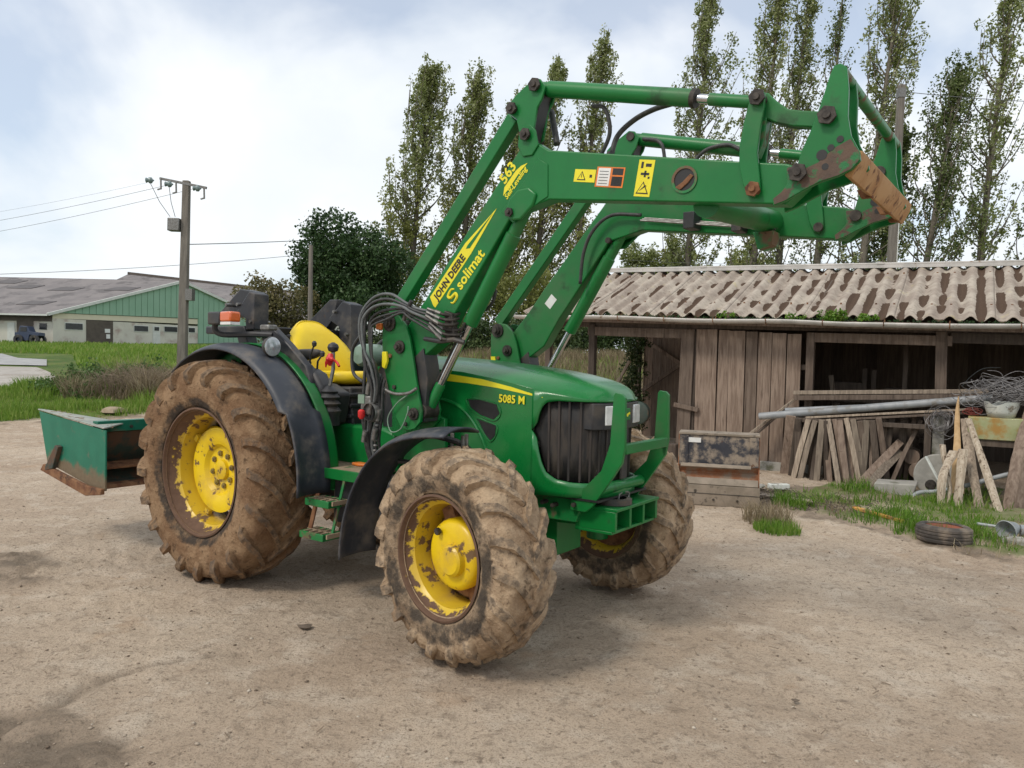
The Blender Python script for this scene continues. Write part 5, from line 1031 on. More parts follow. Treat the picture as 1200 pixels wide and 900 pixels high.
# masts
MAST = [(1.485, 1.80), (1.51, 1.855), (1.56, 1.885), (1.62, 1.875), (1.68, 1.82), (1.715, 1.74), (1.745, 1.62), (1.775, 1.48), (1.80, 1.38), (1.825, 1.31), (1.815, 1.24), (1.77, 1.195), (1.71, 1.18), (1.65, 1.20), (1.60, 1.27), (1.565, 1.36), (1.535, 1.45), (1.505, 1.55), (1.485, 1.68)]
for s in (-1, 1):
    ya, yb = (-.64, -.46) if s < 0 else (.46, .64)
    m1 = part('mast_plate', 'green', MB().prism(MAST, ya, ya + .02), .004); m2 = part('mast_plate', 'green', MB().prism([(x + .0, z) for x, z in MAST], yb - .02, yb), .004)
    for x, z, r in ((1.55, 1.83, .040), (1.64, 1.685, .032), (1.765, 1.285, .030)):
        mb = MB(); mb.cyl((x, ya - .03, z), (x, yb + .01, z), r * .7, n=18); mb.cyl((x, ya - .012, z), (x, ya, z), r * 1.25, n=24); mb.cyl((x, ya - .045, z), (x, ya - .028, z), r * .45, n=10); part('mast_pin', 'bolt', mb, .001)
    for x, z in ((1.56, 1.63), (1.60, 1.44), (1.70, 1.22)): part('mast_bolt', 'rust' if z > 1.6 else 'bolt', MB().cyl((x, ya - .012, z), (x, ya, z), .013, n=8), 0)
    part('mast_foot', 'green', MB().prism([(1.48, .75), (1.86, .75), (1.84, 1.25), (1.60, 1.30), (1.52, 1.2)], *((-.45, -.42) if s < 0 else (.42, .45))), .004)
    part('mast_gap_shade', 'black', MB().prism([(1.62, 1.20), (1.82, 1.24), (1.84, 1.50), (1.80, 1.68), (1.70, 1.60)], ya + .03, yb - .03), .003)  # sheet between the plates, coloured black to imitate the shaded gap
    part('mast_mount', 'greenworn', MB().box((1.50, min(s * .25, s * .46), .78), (1.82, max(s * .25, s * .46), .95)), .004)
    MB().prism([(1.49, 1.64), (1.53, 1.64), (1.54, 1.58), (1.50, 1.56)], ya - .004, ya).build('lock_tab', 'decalyellow', m1)
    mb = MB(); mb.cyl((1.80, s * .62, 1.30), (1.80, s * .50, 1.30), .045, n=18); part('cylinder_foot', 'bolt', mb, .003)
part('green_tube', 'green', MB().cyl((1.60, -.64, 1.72), (1.60, -.655, 1.72), .001, n=6), 0) if False else None
part('yellow_latch', 'decalyellow', MB().prism([(1.515, 1.655), (1.55, 1.655), (1.56, 1.60), (1.54, 1.55), (1.515, 1.56)], -.672, -.652), .004)

# hoses: the big bundle that loops from the mast valve up over the mast
def hose(P, r, mat='hose', name='hydraulic_hose', n=8, parent=None): return part(name, mat, MB().tube(crom(P, 8), r, n), 0, parent, angle=180)
for k in range(6):
    o1 = .034 * k; yk = -.70 - .016 * (k % 3)
    hose([(1.95 + .01 * k, yk + .04, 1.885 - .027 * k), (1.83 - .004 * k, yk, 1.91 - .012 * k), (1.74, yk, 1.945 - .012 * k), (1.62, yk - .01, 2.00 - o1 * .9), (1.47 + .01 * k, yk, 1.985 - o1 * .95), (1.36 + o1 * .75, yk, 1.89 - o1 * .5), (1.345 + o1 * .85, yk, 1.77), (1.39 + o1 * .6, yk, 1.66 - o1 * .2), (1.46 + o1 * .35, yk, 1.56), (1.49 + o1 * .2, yk + .02, 1.44), (1.48 + o1 * .1, yk + .03, 1.34)], .0088 if k < 4 else .0075, 'hosegrey' if k in (0, 2) else 'hose')
    A = Vector((1.97 + .008 * k, yk + .035, 1.885 - .029 * k)); d = Vector((.12, .05, -.02))
    d = Vector((.10, .03, -.035 - .012 * k)); cpl = part('hose_coupling', 'steel', MB().tube([A - d * .7, A - d * .25, A - d * .2, A + d * .1], [.0085, .0085, .0125, .011], 8), 0)
    hose([A, A + Vector((.04, .01, -.012)), A + Vector((.075, .05, -.012)), A + Vector((.07, .10, .0))], .0095, 'bolt', 'elbow_fitting')
part('coupler_block', 'bolt', MB().prism([(1.99, 1.90), (2.05, 1.88), (2.07, 1.74), (2.00, 1.73)], -.645, -.60), .006); part('coupler_handle', 'black', MB().tube([(1.86, -.66, 1.735), (2.0, -.68, 1.72), (2.10, -.68, 1.73), (2.16, -.66, 1.715)], .014, 8), 0)
part('hose_sleeve', 'black', MB().tube(crom([(1.80, -.715, 1.955), (1.76, -.715, 1.90), (1.74, -.715, 1.84)], 4), .012, 8), 0)
hose([(1.40, -.66, 1.92), (1.30, -.62, 1.80), (1.30, -.62, 1.62), (1.36, -.64, 1.50), (1.42, -.66, 1.42)], .010)
hose([(1.56, -.70, 1.86), (1.45, -.70, 1.83), (1.33, -.68, 1.75), (1.24, -.66, 1.66), (1.25, -.66, 1.52), (1.34, -.66, 1.46)], .011)
hose([(1.52, -.72, 1.93), (1.42, -.72, 1.86), (1.42, -.72, 1.60), (1.46, -.70, 1.44), (1.45, -.68, 1.30)], .010)
# valve block and vertical hoses to the belly
vb = part('hydraulic_valve', 'steel', MB().box((1.36, -.70, 1.26), (1.45, -.62, 1.38)), .01)
MB().lathe([(-.72, .055), (-.70, .062), (-.66, .062), (-.64, .05)], 24, c=(1.46, 0, 1.28)).build('coupler_ring', 'steel', vb); MB().lathe([(1.235, .012), (1.25, .022), (1.285, .022), (1.295, .01)], 16, 'z', (1.395, -.72, 0)).build('knob', 'red', vb); MB().box((1.345, -.705, 1.33), (1.40, -.69, 1.385)).build('bracket', 'tank', vb)
for k, (x0, x1, r, mt) in enumerate(((1.37, 1.38, .010, 'hose'), (1.40, 1.37, .011, 'hose'), (1.43, 1.40, .010, 'hosegrey'), (1.46, 1.40, .013, 'hose'), (1.50, 1.43, .013, 'hosegrey'), (1.52, 1.46, .010, 'hose'), (1.54, 1.49, .010, 'hose'))):
    hose([(x0, -.67, 1.60 - .02 * k), (x0 + .015 * math.sin(k), -.68, 1.42), (x0 - .02, -.67, 1.25), (x1 - .02, -.64, 1.08), (x1, -.60, .92)], r, mt)
for k, (x, z) in enumerate(((1.45, 1.34), (1.49, 1.18), (1.43, 1.46), (1.52, 1.30), (1.40, 1.16))): part('hose_ferrule', 'steel', MB().cyl((x, -.69, z), (x - .02, -.685, z - .07), .0165, n=12), 0)
for k in range(9): t_ = k / 8; part('spiral_guard', 'steel', MB().lathe([(-.006, .014), (0, .0165), (.006, .014)], 12, 'z', (1.485 - .075 * t_, -.672 + .05 * t_, 1.20 - .26 * t_)), 0)
hose([(1.48, -.66, 1.47), (1.55, -.665, 1.42), (1.64, -.665, 1.40), (1.74, -.665, 1.41), (1.80, -.66, 1.44)], .010, 'steel', 'grease_pipe')
hose([(1.73, -.662, 1.40), (1.64, -.665, 1.34), (1.57, -.665, 1.25), (1.60, -.668, 1.17), (1.68, -.668, 1.19), (1.73, -.665, 1.28), (1.735, -.66, 1.33)], .004, 'tank', 'cable_loop')
# hoses along the arms
hose([(2.86, -.49, 2.96), (2.95, -.52, 2.92), (2.97, -.50, 2.80), (2.90, -.48, 2.68)], .011)
hose([(3.33, -.50, 2.89), (3.17, -.42, 2.905), (3.05, -.40, 2.875), (2.97, -.42, 2.80), (2.95, -.45, 2.68)], .014)
hose([(2.25, .44, 2.14), (2.27, .44, 2.34), (2.34, .44, 2.49), (2.47, .45, 2.58), (2.68, .46, 2.565)], .012)
hose([(2.82, .50, 2.66), (2.82, .48, 2.92), (2.78, .48, 3.02), (2.66, .50, 3.06)], .012); hose([(3.0, .5, 2.86), (3.09, .5, 2.93), (3.22, .5, 2.94), (3.3, .5, 2.90)], .012)
hose([(2.30, -.52, 2.62), (2.02, -.46, 2.24), (2.00, -.46, 2.12), (2.15, -.46, 2.08), (2.22, -.46, 2.02), (2.18, -.46, 1.93), (2.06, -.46, 1.88)], .010)
hose([(2.56, -.43, 3.0), (2.60, -.45, 2.88), (2.63, -.47, 2.80)], .018)

# decals on the near arm
yo = -.5985; dx, dz = (2.30 - 1.84), (2.478 - 1.955); dn = math.hypot(dx, dz); ux, uz = dx / dn, dz / dn; vx, vz = -uz, ux      # along the sloping arm, and across it
na = [o for o in TR.children if o.name.startswith('loader_arm')][0]
def dq(pts, mat, nm, parent=na, lift=.0): MB().prism(pts, yo - .0012 - lift, yo - lift).build(nm, mat, parent)
P0 = (1.865, 1.935); loc = lambda a, b: (P0[0] + ux * a + vx * b, P0[1] + uz * a + vz * b)
dq([loc(0, 0), loc(.02, .052), loc(.42, .052), loc(.70, .002), loc(.40, -.022), loc(.0, -.022)], 'decalyellow', 'arm_stripe_decal')
dq([loc(.40, .026), loc(.42, .030), loc(.66, .006), loc(.42, .006)], 'green', 'arm_stripe_line', lift=.0012)
text('JOHN DEERE', .060, 'ink', na, (loc(.045, -.008)[0], yo - .002, loc(.045, -.008)[1]), (ux, 0, uz), (vx, 0, vz), .0018, 'brand_lettering', sx=.92)
text('solimat', .090, 'decalyellow', na, (loc(.20, -.105)[0], yo, loc(.20, -.105)[1]), (ux, 0, uz), (vx, 0, vz), .0020, 'dealer_lettering', sx=1.0)
sl = crom([(*loc(.175, -.062), 0), (*loc(.155, -.045), 0), (*loc(.115, -.052), 0), (*loc(.12, -.075), 0), (*loc(.16, -.085), 0), (*loc(.155, -.108), 0), (*loc(.115, -.112), 0), (*loc(.10, -.095), 0)], 5)
MB().tube([(p[0], yo - .0005, p[1]) for p in sl], [.004 + .006 * math.sin(3.14 * i / (len(sl) - 1)) for i in range(len(sl))], 6).build('dealer_logo', 'decalyellow', na)
q = lambda a, b: (2.345 + ux * a + vx * b, 2.545 + uz * a + vz * b)
dq([q(.0, -.03), q(.04, -.005), q(.15, -.008), q(.19, -.02), q(.225, -.045), q(.16, -.035), q(.05, -.035)], 'decalyellow', 'model_decal')
text('563', .085, 'decalyellow', na, (q(.052, .002)[0], yo, q(.052, .002)[1]), (ux, 0, uz), (vx, 0, vz), .0022, 'arm_model_number', sx=.95)
text('Self-Leveling', .042, 'decalyellow', na, (q(.0, -.066)[0], yo, q(.0, -.066)[1]), (ux, 0, uz), (vx, 0, vz), .0010, 'arm_lettering', .2, sx=.95)
hd = Vector((.98, 0, -.155)).normalized(); hv = Vector((.155, 0, .98)).normalized()
h2 = lambda a, b: (2.82 + hd.x * a + hv.x * b, 2.552 + hd.z * a + hv.z * b)
rect = lambda a0, b0, a1, b1: [h2(a0, b0), h2(a1, b0), h2(a1, b1), h2(a0, b1)]
tri = lambda a, b, s_: [h2(a - s_, b - s_ * .8), h2(a + s_, b - s_ * .8), h2(a, b + s_ * .95)]
dq(rect(0, -.002, .125, .062), 'decalyellow', 'warning_sticker'); dq(tri(.045, .028, .026), 'ink', 'warning_triangle', lift=.0012); dq(tri(.045, .027, .019), 'decalyellow', 'warning_triangle', lift=.0022); dq(rect(.0435, .02, .0465, .038), 'ink', 'warning_mark', lift=.0032); dq(rect(.092, .022, .106, .036), 'ink', 'warning_mark', lift=.0012)
dq(rect(.13, -.022, .29, .078), 'orange', 'sticker_frame'); dq(rect(.14, -.016, .21, .072), 'white', 'sticker_text_panel', lift=.0012); dq(rect(.222, .04, .282, .072), 'ink', 'sticker_mark', lift=.0012); dq(rect(.222, -.014, .282, .032), 'mesh', 'sticker_mark', lift=.0012)
for k in range(5): dq(rect(.148, -.006 + .015 * k, .200, -.003 + .015 * k), 'hosegrey', 'printed_line', lift=.0022)
dq(rect(.36, -.058, .445, .118), 'decalyellow', 'warning_sticker'); dq(tri(.402, -.018, .034), 'ink', 'warning_triangle', lift=.0012); dq(tri(.402, -.019, .026), 'decalyellow', 'warning_triangle', lift=.0022)
dq([h2(.385, -.032), h2(.392, -.028), h2(.415, -.012), h2(.420, -.004), h2(.412, -.004)], 'ink', 'warning_mark', lift=.0032)
dq(rect(.375, .078, .387, .108), 'ink', 'warning_mark', lift=.0012); dq(rect(.40, .085, .43, .10), 'ink', 'warning_mark', lift=.0012); dq(rect(.38, .045, .425, .056), 'ink', 'warning_mark', lift=.0012); dq(rect(.398, .035, .408, .066), 'ink', 'warning_mark', lift=.0012); dq(rect(.42, .028, .43, .038), 'ink', 'warning_mark', lift=.0012)
fa = [o for o in TR.children if o.name.startswith('loader_arm')][1]
MB().prism([(1.93, 2.02), (1.985, 2.085), (2.03, 2.045), (1.975, 1.98)], .4965, .498).build('white_sticker', 'white', fa)

# ------------------------------------------------------------------ rear linkage and the green rear box
part('lift_arm', 'black', MB().prism([(-.2, .55), (-.2, .66), (-1.25, .62), (-1.25, .54)], -.42, -.36), .006); part('lift_arm', 'black', MB().prism([(-.2, .55), (-.2, .66), (-1.25, .62), (-1.25, .54)], .36, .42), .006)
part('top_link', 'steel', MB().cyl((-.35, 0, 1.05), (-1.3, 0, .98), .02, n=12), 0)
RB = thing('rear_box', 'dirty teal green steel box mounted behind the rear wheel', 'implement', (-1.6354, 6.0854, 0), R(-35.954))
def rp(name, mat, mb, bevel=.004, parent=None): return mb.build(name, mat, parent or RB, bevel=bevel)
for s in (-1, 1):
    y0, y1 = sorted((s * 1.0, s * .985))
    sp2 = rp('side_plate', 'tealplate', MB().prism([(-2.43, 1.07), (-1.24, .985), (-1.24, .50), (-1.42, .50), (-2.27, .63)], y0, y1))
    rp('skid', 'rust', MB().prism([(-2.33, .56), (-1.50, .435), (-1.24, .475), (-1.24, .52), (-1.5, .52), (-2.27, .62)], *sorted((s * 1.003, s * 1.035))), .006)
    rp('outer_brace', 'tealdark', MB().prism([(-2.03, .805), (-1.97, .795), (-2.08, .60), (-2.22, .57), (-2.22, .60)], *sorted((s * 1.0, s * 1.04))), .004)
    rp('top_plate', 'greydust', MB().prismz([(-2.43, s * 1.01), (-1.24, s * 1.01), (-1.26, s * .97), (-1.42, s * .76), (-1.58, s * .76), (-2.40, s * .98)], 0, .012), .003).matrix_local = Matrix.Rotation(R(4.1), 4, 'Y') @ Matrix.Translation((-.075, 0, .905))
rp('cross_beam', 'teal', MB().box((-1.50, -.975, .955), (-1.42, .975, 1.045)))
rp('back_panel', 'tealdark', MB().prism([(-1.56, .90), (-1.45, .955), (-1.44, .95), (-1.50, .80), (-1.60, .66), (-1.52, .54), (-1.45, .52), (-1.46, .50), (-1.54, .51), (-1.64, .65)], -.975, .975))

rp('lower_ledge', 'rust', MB().prism([(-1.64, .70), (-1.44, .66), (-1.44, .64), (-1.64, .68)], -.975, .975)); rp('cutting_edge', 'rust', MB().prism([(-1.50, .53), (-1.40, .52), (-1.38, .49), (-1.50, .50)], -.975, .975))
for y in (-.35, .35): rp('hitch_plate', 'tealdark', MB().prism([(-1.44, 1.0), (-1.25, .75), (-1.22, .56), (-1.44, .56)], y - .01, y + .01))
for y in (-.7, -.1, .5): rp('bolt', 'bolt', MB().cyl((-1.42, y, .99), (-1.41, y, .99), .014, n=6), 0)
mb = MB()
for k in range(40): x_ = random.uniform(-2.3, -1.3); y_ = -1.0 + random.uniform(0, .09); mb.box((x_, y_, 1.075 - (x_ + 2.43) * .0715), (x_ + random.uniform(.01, .05), y_ + .02, 1.085 - (x_ + 2.43) * .0715 + random.uniform(0, .01)), Matrix.Rotation(random.uniform(0, 3), 3, 'Z'))
stuff(rp('dry_mud_crumbs', 'mudplate', mb, 0), 'crumbs of dry mud on the top plate')
# ================================================================== SHED (local x along its front to the right, local y into it)
S0 = (3.75, 11.7, 0); SR = R(-31)
SHD = thing('shed', 'old wooden lean-to shed with corrugated roof, plank wall and open bays', 'shed', S0, SR)
def sp(name, mat, mb, bevel=.006, parent=None, **k): return mb.build(name, mat, parent or SHD, bevel=bevel, **k)
def sw(a, b, z=0.0):
    c, s = math.cos(SR), math.sin(SR); return Vector((S0[0] + c * a - s * b, S0[1] + s * a + c * b, z))
ze = lambda a: 2.335 - .0285 * a     # eave height falls to the right
zr_ = lambda a: 3.30 - .024 * a
A0, A1 = -3.95, 6.2; PW = .235; BE, BR = -.36, 2.2
M['roofsheet'] = None
m = new_mat('corrugated_fibre_cement'); t = NT(m); v = t.coords(); at = t.n('ShaderNodeAttribute', attribute_name='moss')
n1 = t.noise(v, 2.6, 7, .6); n2 = t.noise(v, 14, 7, .65); n3 = t.noise(v, 60, 5, .7)
c = t.mix(t.step(n1, .38, .62), (.30, .25, .21), (.42, .37, .31)); c = t.mix(t.math('MULTIPLY', t.step(n2, .5, .68), .55), c, (.19, .155, .13)); c = t.mix(t.math('MULTIPLY', t.step(n3, .58, .72), .5), c, (.52, .47, .38))
c = t.mix(t.math('MULTIPLY', t.step(t.noise(v, 4.2, 6, .7), .60, .68), .6), c, (.42, .36, .2))
mo = t.step(t.math('ADD', at.outputs['Fac'], t.math('MULTIPLY', t.math('SUBTRACT', n2, .5), .35)), .47, .53)
c = t.mix(mo, c, t.mix(n3, (.055, .034, .024), (.12, .08, .055)))
t.finish(c, .95, 0, [(n2, .6, .01), (n3, .5, .004), (mo, .35, .012)], .15); M['roofsheet'] = m
def roof_sheet(a0, a1, back=False):
    nA = int(round((a1 - a0) / PW * 12)); nB = 26; mb = MB(); ms = []
    for i in range(nA + 1):
        a = a0 + (a1 - a0) * i / nA; ph = a / PW; w_ = math.cos(2 * math.pi * ph)
        for j in range(nB + 1):
            u = j / nB; b = BE + (BR - BE) * u if not back else BR + (4.6 - BR) * u; z = (ze(a) + (zr_(a) - ze(a)) * u) if not back else zr_(a) - 1.0 * u
            sag = -.03 * math.sin(3.14 * u) * (.5 + .5 * math.sin(a * 1.3)); mb.v.append((a + .003 * math.sin(b * 3 + a * 5), b + (random.uniform(-.012, .012) if j == 0 else 0), z + .038 * w_ + sag + (.007 if int(round(a0 * 10)) % 2 else 0) + .006 * mnoise.noise(Vector((a * 3, b * 3, 0)))))
            cell = mnoise.noise(Vector((round(ph - .5) * 7.3, b * 2.6, 3.1))) ; right = min(1, max(0, (a + 1.6) / 2.6))
            ms.append((.5 - .5 * w_) ** .7 * (1 if 1 else 0) * (.50 + .85 * cell + .22 * right - .10) + .02)
    for i in range(nA):
        for j in range(nB): k = i * (nB + 1) + j; mb.f.append((k, k + nB + 1, k + nB + 2, k + 1))
    o = mb.build('roof_sheet', 'roofsheet', SHD, angle=60, solid=.008, fixn=False)
    at_ = o.data.attributes.new('moss', 'FLOAT', 'POINT'); at_.data.foreach_set('value', np.array(ms, np.float32)); return o
a = A0
while a < A1 - .2: roof_sheet(a, min(a + PW * 5, A1)); roof_sheet(a, min(a + PW * 5, A1), True); a += PW * 5
mb = MB(); mb.prism([(A0 - .05, 0), (A1, 0), (A1, .02), (A0 - .05, .02)], -.16, .16); o = sp('ridge_cap', 'zinc', MB().beam((A0 - .05, BR - .02, zr_(A0) + .065), (A1, BR - .02, zr_(A1) + .065), .26, .035), .01); mb = None
sp('ridge_flashing', 'zinc', MB().beam((A0 - .05, BR - .14, zr_(A0) + .03), (A1, BR - .14, zr_(A1) + .03), .015, .07), 0)
for k in range(3): x = A0 + 2.4 + 3 * k; sp('flashing_joint', 'zinc', MB().beam((x, BR - .02, zr_(x) + .072), (x + .12, BR - .02, zr_(x) + .069), .28, .04), .004)
for k in range(26):
    for b_ in (.15, 1.75):
        a_ = round((A0 + .3 + k * .37) / PW) * PW; u_ = (b_ - BE) / (BR - BE); z_ = ze(a_) + (zr_(a_) - ze(a_)) * u_ + .03; sp('roof_bolt', 'rust', MB().cyl((a_, b_, z_ - .02), (a_, b_ - .004, z_ + .022), .014, n=6), 0)
# gutter: half round zinc trough with brackets
mb = MB(); n = 40
for i in range(n + 1):
    a = A0 - .1 + (A1 - A0 + .1) * i / n; z = ze(a) - .055 + .012 * math.sin(a * 2.1) - .02 * math.exp(-((a - 1.2) / .5) ** 2)
    for k in range(9): th = math.pi * k / 8; mb.v.append((a, -.47 - .06 * math.cos(th), z - .062 * math.sin(th)))
for i in range(n):
    for k in range(8): q_ = i * 9 + k; mb.f.append((q_, q_ + 1, q_ + 10, q_ + 9))
sp('gutter', 'zinc', mb, 0, solid=.005, fixn=False); mb = MB()
for a in np.arange(A0 + .3, A1, .78): sp('gutter_bracket', 'rust', MB().tube([(a, -.535, ze(a) - .04), (a, -.532, ze(a) - .10), (a, -.48, ze(a) - .128), (a, -.41, ze(a) - .10), (a, -.36, ze(a) - .02)], .007, 5), 0)
sp('fascia', 'wood', MB().beam((A0, -.345, ze(A0) - .10), (A1, -.345, ze(A1) - .10), .025, .10), .004)
for (a, z, n_, h, lab) in ((1.15, 0, 340, .11, 'leafy green weeds sprouting from the gutter'), (-.35, 0, 60, .06, 'x'), (.55, 0, 60, .06, 'x'), (1.6, 0, 100, .07, 'x')):
    C = [tuple(Vector((a + random.gauss(0, .11 if n_ > 200 else .12), -.43 + random.uniform(-.05, .05), ze(a) - .03 + random.uniform(0, h)))) for _ in range(n_ // 8)]
    leaf_quads(C, .045, 14, .045, 'gutter_moss' if n_ < 200 else 'gutter_weeds', 'grass', SHD)
C = [(random.uniform(A0, A1), -.44 + random.uniform(-.03, .03), 0) for _ in range(330)]; C = [(c[0], c[1], ze(c[0]) - .035) for c in C]; leaf_quads(C, .025, 8, .022, 'gutter_moss', 'ivy', SHD)
# posts, beams
def post(a, w_, z0, z1, b=0, lean=0, mat='wooddark', d=.12, name='post'): mb = MB(); mb.beam((a, b, z0), (a + lean, b, z1), w_, d, (0, 1, 0)); return sp(name, mat, mb)
post(-3.62, .10, -.1, 2.28, .0); post(-2.76, .11, -.1, 2.24); post(.80, .11, -.1, 2.1, .0, mat='wood'); post(2.53, .14, -.1, 2.12, .0, -.04, mat='wood'); post(4.6, .14, -.1, 2.12)
sp('beam', 'wood', MB().beam((-2.84, -.01, 2.125), (-1.16, -.01, 2.075), .08, .15)); sp('beam', 'wood', MB().beam((.76, -.012, 2.03), (2.62, -.012, 1.985), .08, .14)); sp('beam', 'wooddark', MB().beam((-3.6, .05, 2.26), (5.5, .05, 2.09), .10, .10)); sp('beam', 'wooddark', MB().beam((2.6, -.01, 2.03), (5.2, -.01, 1.96), .08, .14))
for a in np.arange(A0 + .25, A1, .9): sp('rafter', 'wooddark', MB().beam((a, BE + .08, ze(a) - .075), (a, BR, zr_(a) - .075), .06, .07), 0)
for b in (.6, 1.5): sp('purlin', 'wooddark', MB().beam((A0, b, 2.65 + (b - .6) * .37 - .05), (A1, b, 2.45 + (b - .6) * .37 - .05), .06, .05), 0)
# plank wall
edges = [-.93, -.585, -.41, -.15, .035, .245, .46, .67]; bz = [-.02, -.03, .03, .0, .02, .0, .04]
for i in range(len(edges) - 1):
    e0, e1 = edges[i] + .006, edges[i + 1] - .006; top = 2.15 - .012 * i; z0 = .12 + random.uniform(-.02, .02); sk = random.uniform(-.012, .012); dd = random.uniform(-.006, .012)
    mb = MB(); mb.prism([(e0, z0), (e1 - .004, z0 + random.uniform(-.01, .01)), (e1 + sk * .6, 1.1), (e1 + sk, top), (e0 + sk, top), (e0 + sk * .4, 1.1)], -.028 + dd, dd); sp('wall_board', 'wood', mb, .003)
MBn = MB().prism([(-1.22, -.02), (-1.0, -.04), (-.955, 2.14), (-1.165, 2.15)], -.06, -.032); sp('wall_board', 'wood', MBn, .003)
sp('wall_board', 'wooddark', MB().prism([(-.995, .1), (-.94, .1), (-.93, 2.12), (-.96, 2.12)], -.02, -.0), .003)
for (a, w_, s_) in ((.05, .14, 0), (.21, .13, .01), (.37, .15, 0), (.54, .16, -.01)): pass
sp('concrete_sill', 'concrete', MB().box((-1.25, -.07, -.1), (1.75, .07, .13)), .01); sp('batten', 'wooddark', MB().beam((-.95, .04, .5), (.75, .04, .46), .05, .08)); sp('batten', 'wooddark', MB().beam((-.95, .04, 1.6), (.75, .04, 1.58), .05, .08))
sp('batten', 'wood', MB().beam((-1.25, -.085, .93), (-.85, -.085, .86), .05, .07)); sp('dark_shelf', 'wooddark', MB().box((-1.6, -.25, .0), (-1.15, .0, .30)), .02)
# back wall boards (leaving the left bay open towards the field), partition, gable bracing
sp('light_stop_sheet', 'wooddark', MB().box((-1.1, 3.64, -.1), (6.03, 3.66, 3.0)), 0)  # extra sheet behind the boards, added to stop light slits
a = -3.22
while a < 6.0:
    w_ = random.uniform(.16, .24); z1 = 2.35; sh_ = random.uniform(0, .008); mb = MB(); mb.prism([(a - (.012 if a > -1 else -.004), -.1), (a + w_, -.1), (a + w_, z1 if a < -1 else 2.9), (a - (.012 if a > -1 else -.004), z1 if a < -1 else 2.9)], 3.6 + sh_, 3.625 + sh_); sp('back_board', 'wood' if a < -1.0 else 'wooddark', mb, 0); a += w_  # right-hand boards overlap to close light gaps and take a darker wood
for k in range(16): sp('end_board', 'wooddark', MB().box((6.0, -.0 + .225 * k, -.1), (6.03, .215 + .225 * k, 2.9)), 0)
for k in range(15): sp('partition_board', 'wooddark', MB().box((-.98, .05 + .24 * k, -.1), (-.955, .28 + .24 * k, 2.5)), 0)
sp('brace', 'wood', MB().beam((-3.2, 3.5, .98), (-2.3, 3.5, 1.60), .05, .08)); sp('brace', 'wood', MB().beam((-3.0, 3.5, 1.98), (-2.3, 3.5, 1.55), .05, .08)); sp('brace', 'woodgrey', MB().beam((-3.45, 2.4, .9), (-3.05, 2.4, 1.62), .05, .06)); post(-3.3, .10, -.1, 2.3, 3.52); post(-1.9, .10, -.1, 2.3, 3.55)
C = [(-3.12 + random.gauss(0, .09) + .05 * math.sin(z * 4), 2.9 + random.uniform(-.3, .2), z) for z in np.linspace(.2, 2.2, 150)]
o = leaf_quads(C, .10, 26, .06, 'ivy', 'hedge', None); o.location = S0; o.rotation_euler = (0, 0, SR); tag(o, 'dark ivy climbing inside the open left bay of the shed', 'plant')
# things kept inside
def loc_thing(name, mat, mb, label, cat, group=None, bevel=.004, **k):
    o = mb.build(name, mat, None, bevel=bevel, **k); o.location = S0; o.rotation_euler = (0, 0, SR); tag(o, label, cat, group); return o
inb = [(1.05, 1.0, .75, 1.46, -.10, 'pale crooked stave standing upright just inside the open bay'), (1.42, 1.2, .6, 1.58, .0, 'dark upright plank inside the bay, left of the pair'), (1.54, 1.15, .6, 1.56, .02, 'dark upright plank inside the bay, right of the pair'), (2.0, 1.0, .4, 1.95, .0, 'tall thin post inside the bay reaching towards the beam')]
for a, b, z0, z1, ln, lb in inb: loc_thing('stored_plank', 'wooddark' if 'dark' in lb or 'tall' in lb else 'woodgrey', MB().beam((a, b, z0), (a + ln, b, z1), .07, .04, (0, 1, 0)), lb, 'plank', 'planks stored inside the shed')
loc_thing('workbench', 'wooddark', MB().box((.95, .9, 1.05), (2.5, 1.6, 1.12)).box((1.0, .95, 0), (1.1, 1.05, 1.05)).box((2.35, .95, 0), (2.45, 1.05, 1.05)).box((.95, 1.2, 1.12), (1.4, 1.6, 1.35)).box((1.7, 1.1, 1.12), (2.3, 1.6, 1.28)), 'dark bench with boxes deep inside the middle bay', 'bench')
loc_thing('bent_rod', 'hosegrey', MB().tube(crom([(2.75, .5, 1.36), (2.85, .5, 1.5), (3.0, .5, 1.62), (3.2, .5, 1.64)], 5), .007, 5), 'thin bent rod in the dark right hand bay', 'rod')
# bundle of long boards, and grey pipes laid across the front
ttx = 'across the front of the shed bay'
loc_thing('long_board', 'woodgrey', MB().beam((.62, -.20, 1.205), (3.06, -.20, 1.325), .16, .055), 'upper long grey board lying ' + ttx, 'board', 'long boards and pipes laid across the shed front')
loc_thing('long_board', 'wood', MB().beam((.64, -.25, 1.13), (3.04, -.25, 1.255), .10, .07), 'lower long board right under the topmost one ' + ttx, 'board', 'long boards and pipes laid across the shed front')
loc_thing('grey_pipe', 'pipe', MB().cyl((.20, -.50, .845), (3.1, -.50, 1.25), .052, .05, 16), 'thick light grey pipe sloping up from the black bucket along the shed front', 'pipe', 'long boards and pipes laid across the shed front', 0)
loc_thing('grey_pipe', 'pipe', MB().cyl((.55, -.42, .95), (3.1, -.40, 1.20), .035, .035, 14), 'thin grey pipe directly behind the thick light one', 'pipe', 'long boards and pipes laid across the shed front', 0)
loc_thing('long_board', 'woodgrey', MB().beam((.85, -.47, .865), (2.95, -.46, 1.10), .12, .03), 'thin plank tucked beneath the thick grey pipe', 'board', 'long boards and pipes laid across the shed front')
loc_thing('long_board', 'wood', MB().beam((1.1, -.52, .84), (2.9, -.50, 1.05), .07, .03), 'lowest reddish plank of the bundle resting on the upright stakes', 'board', 'long boards and pipes laid across the shed front')
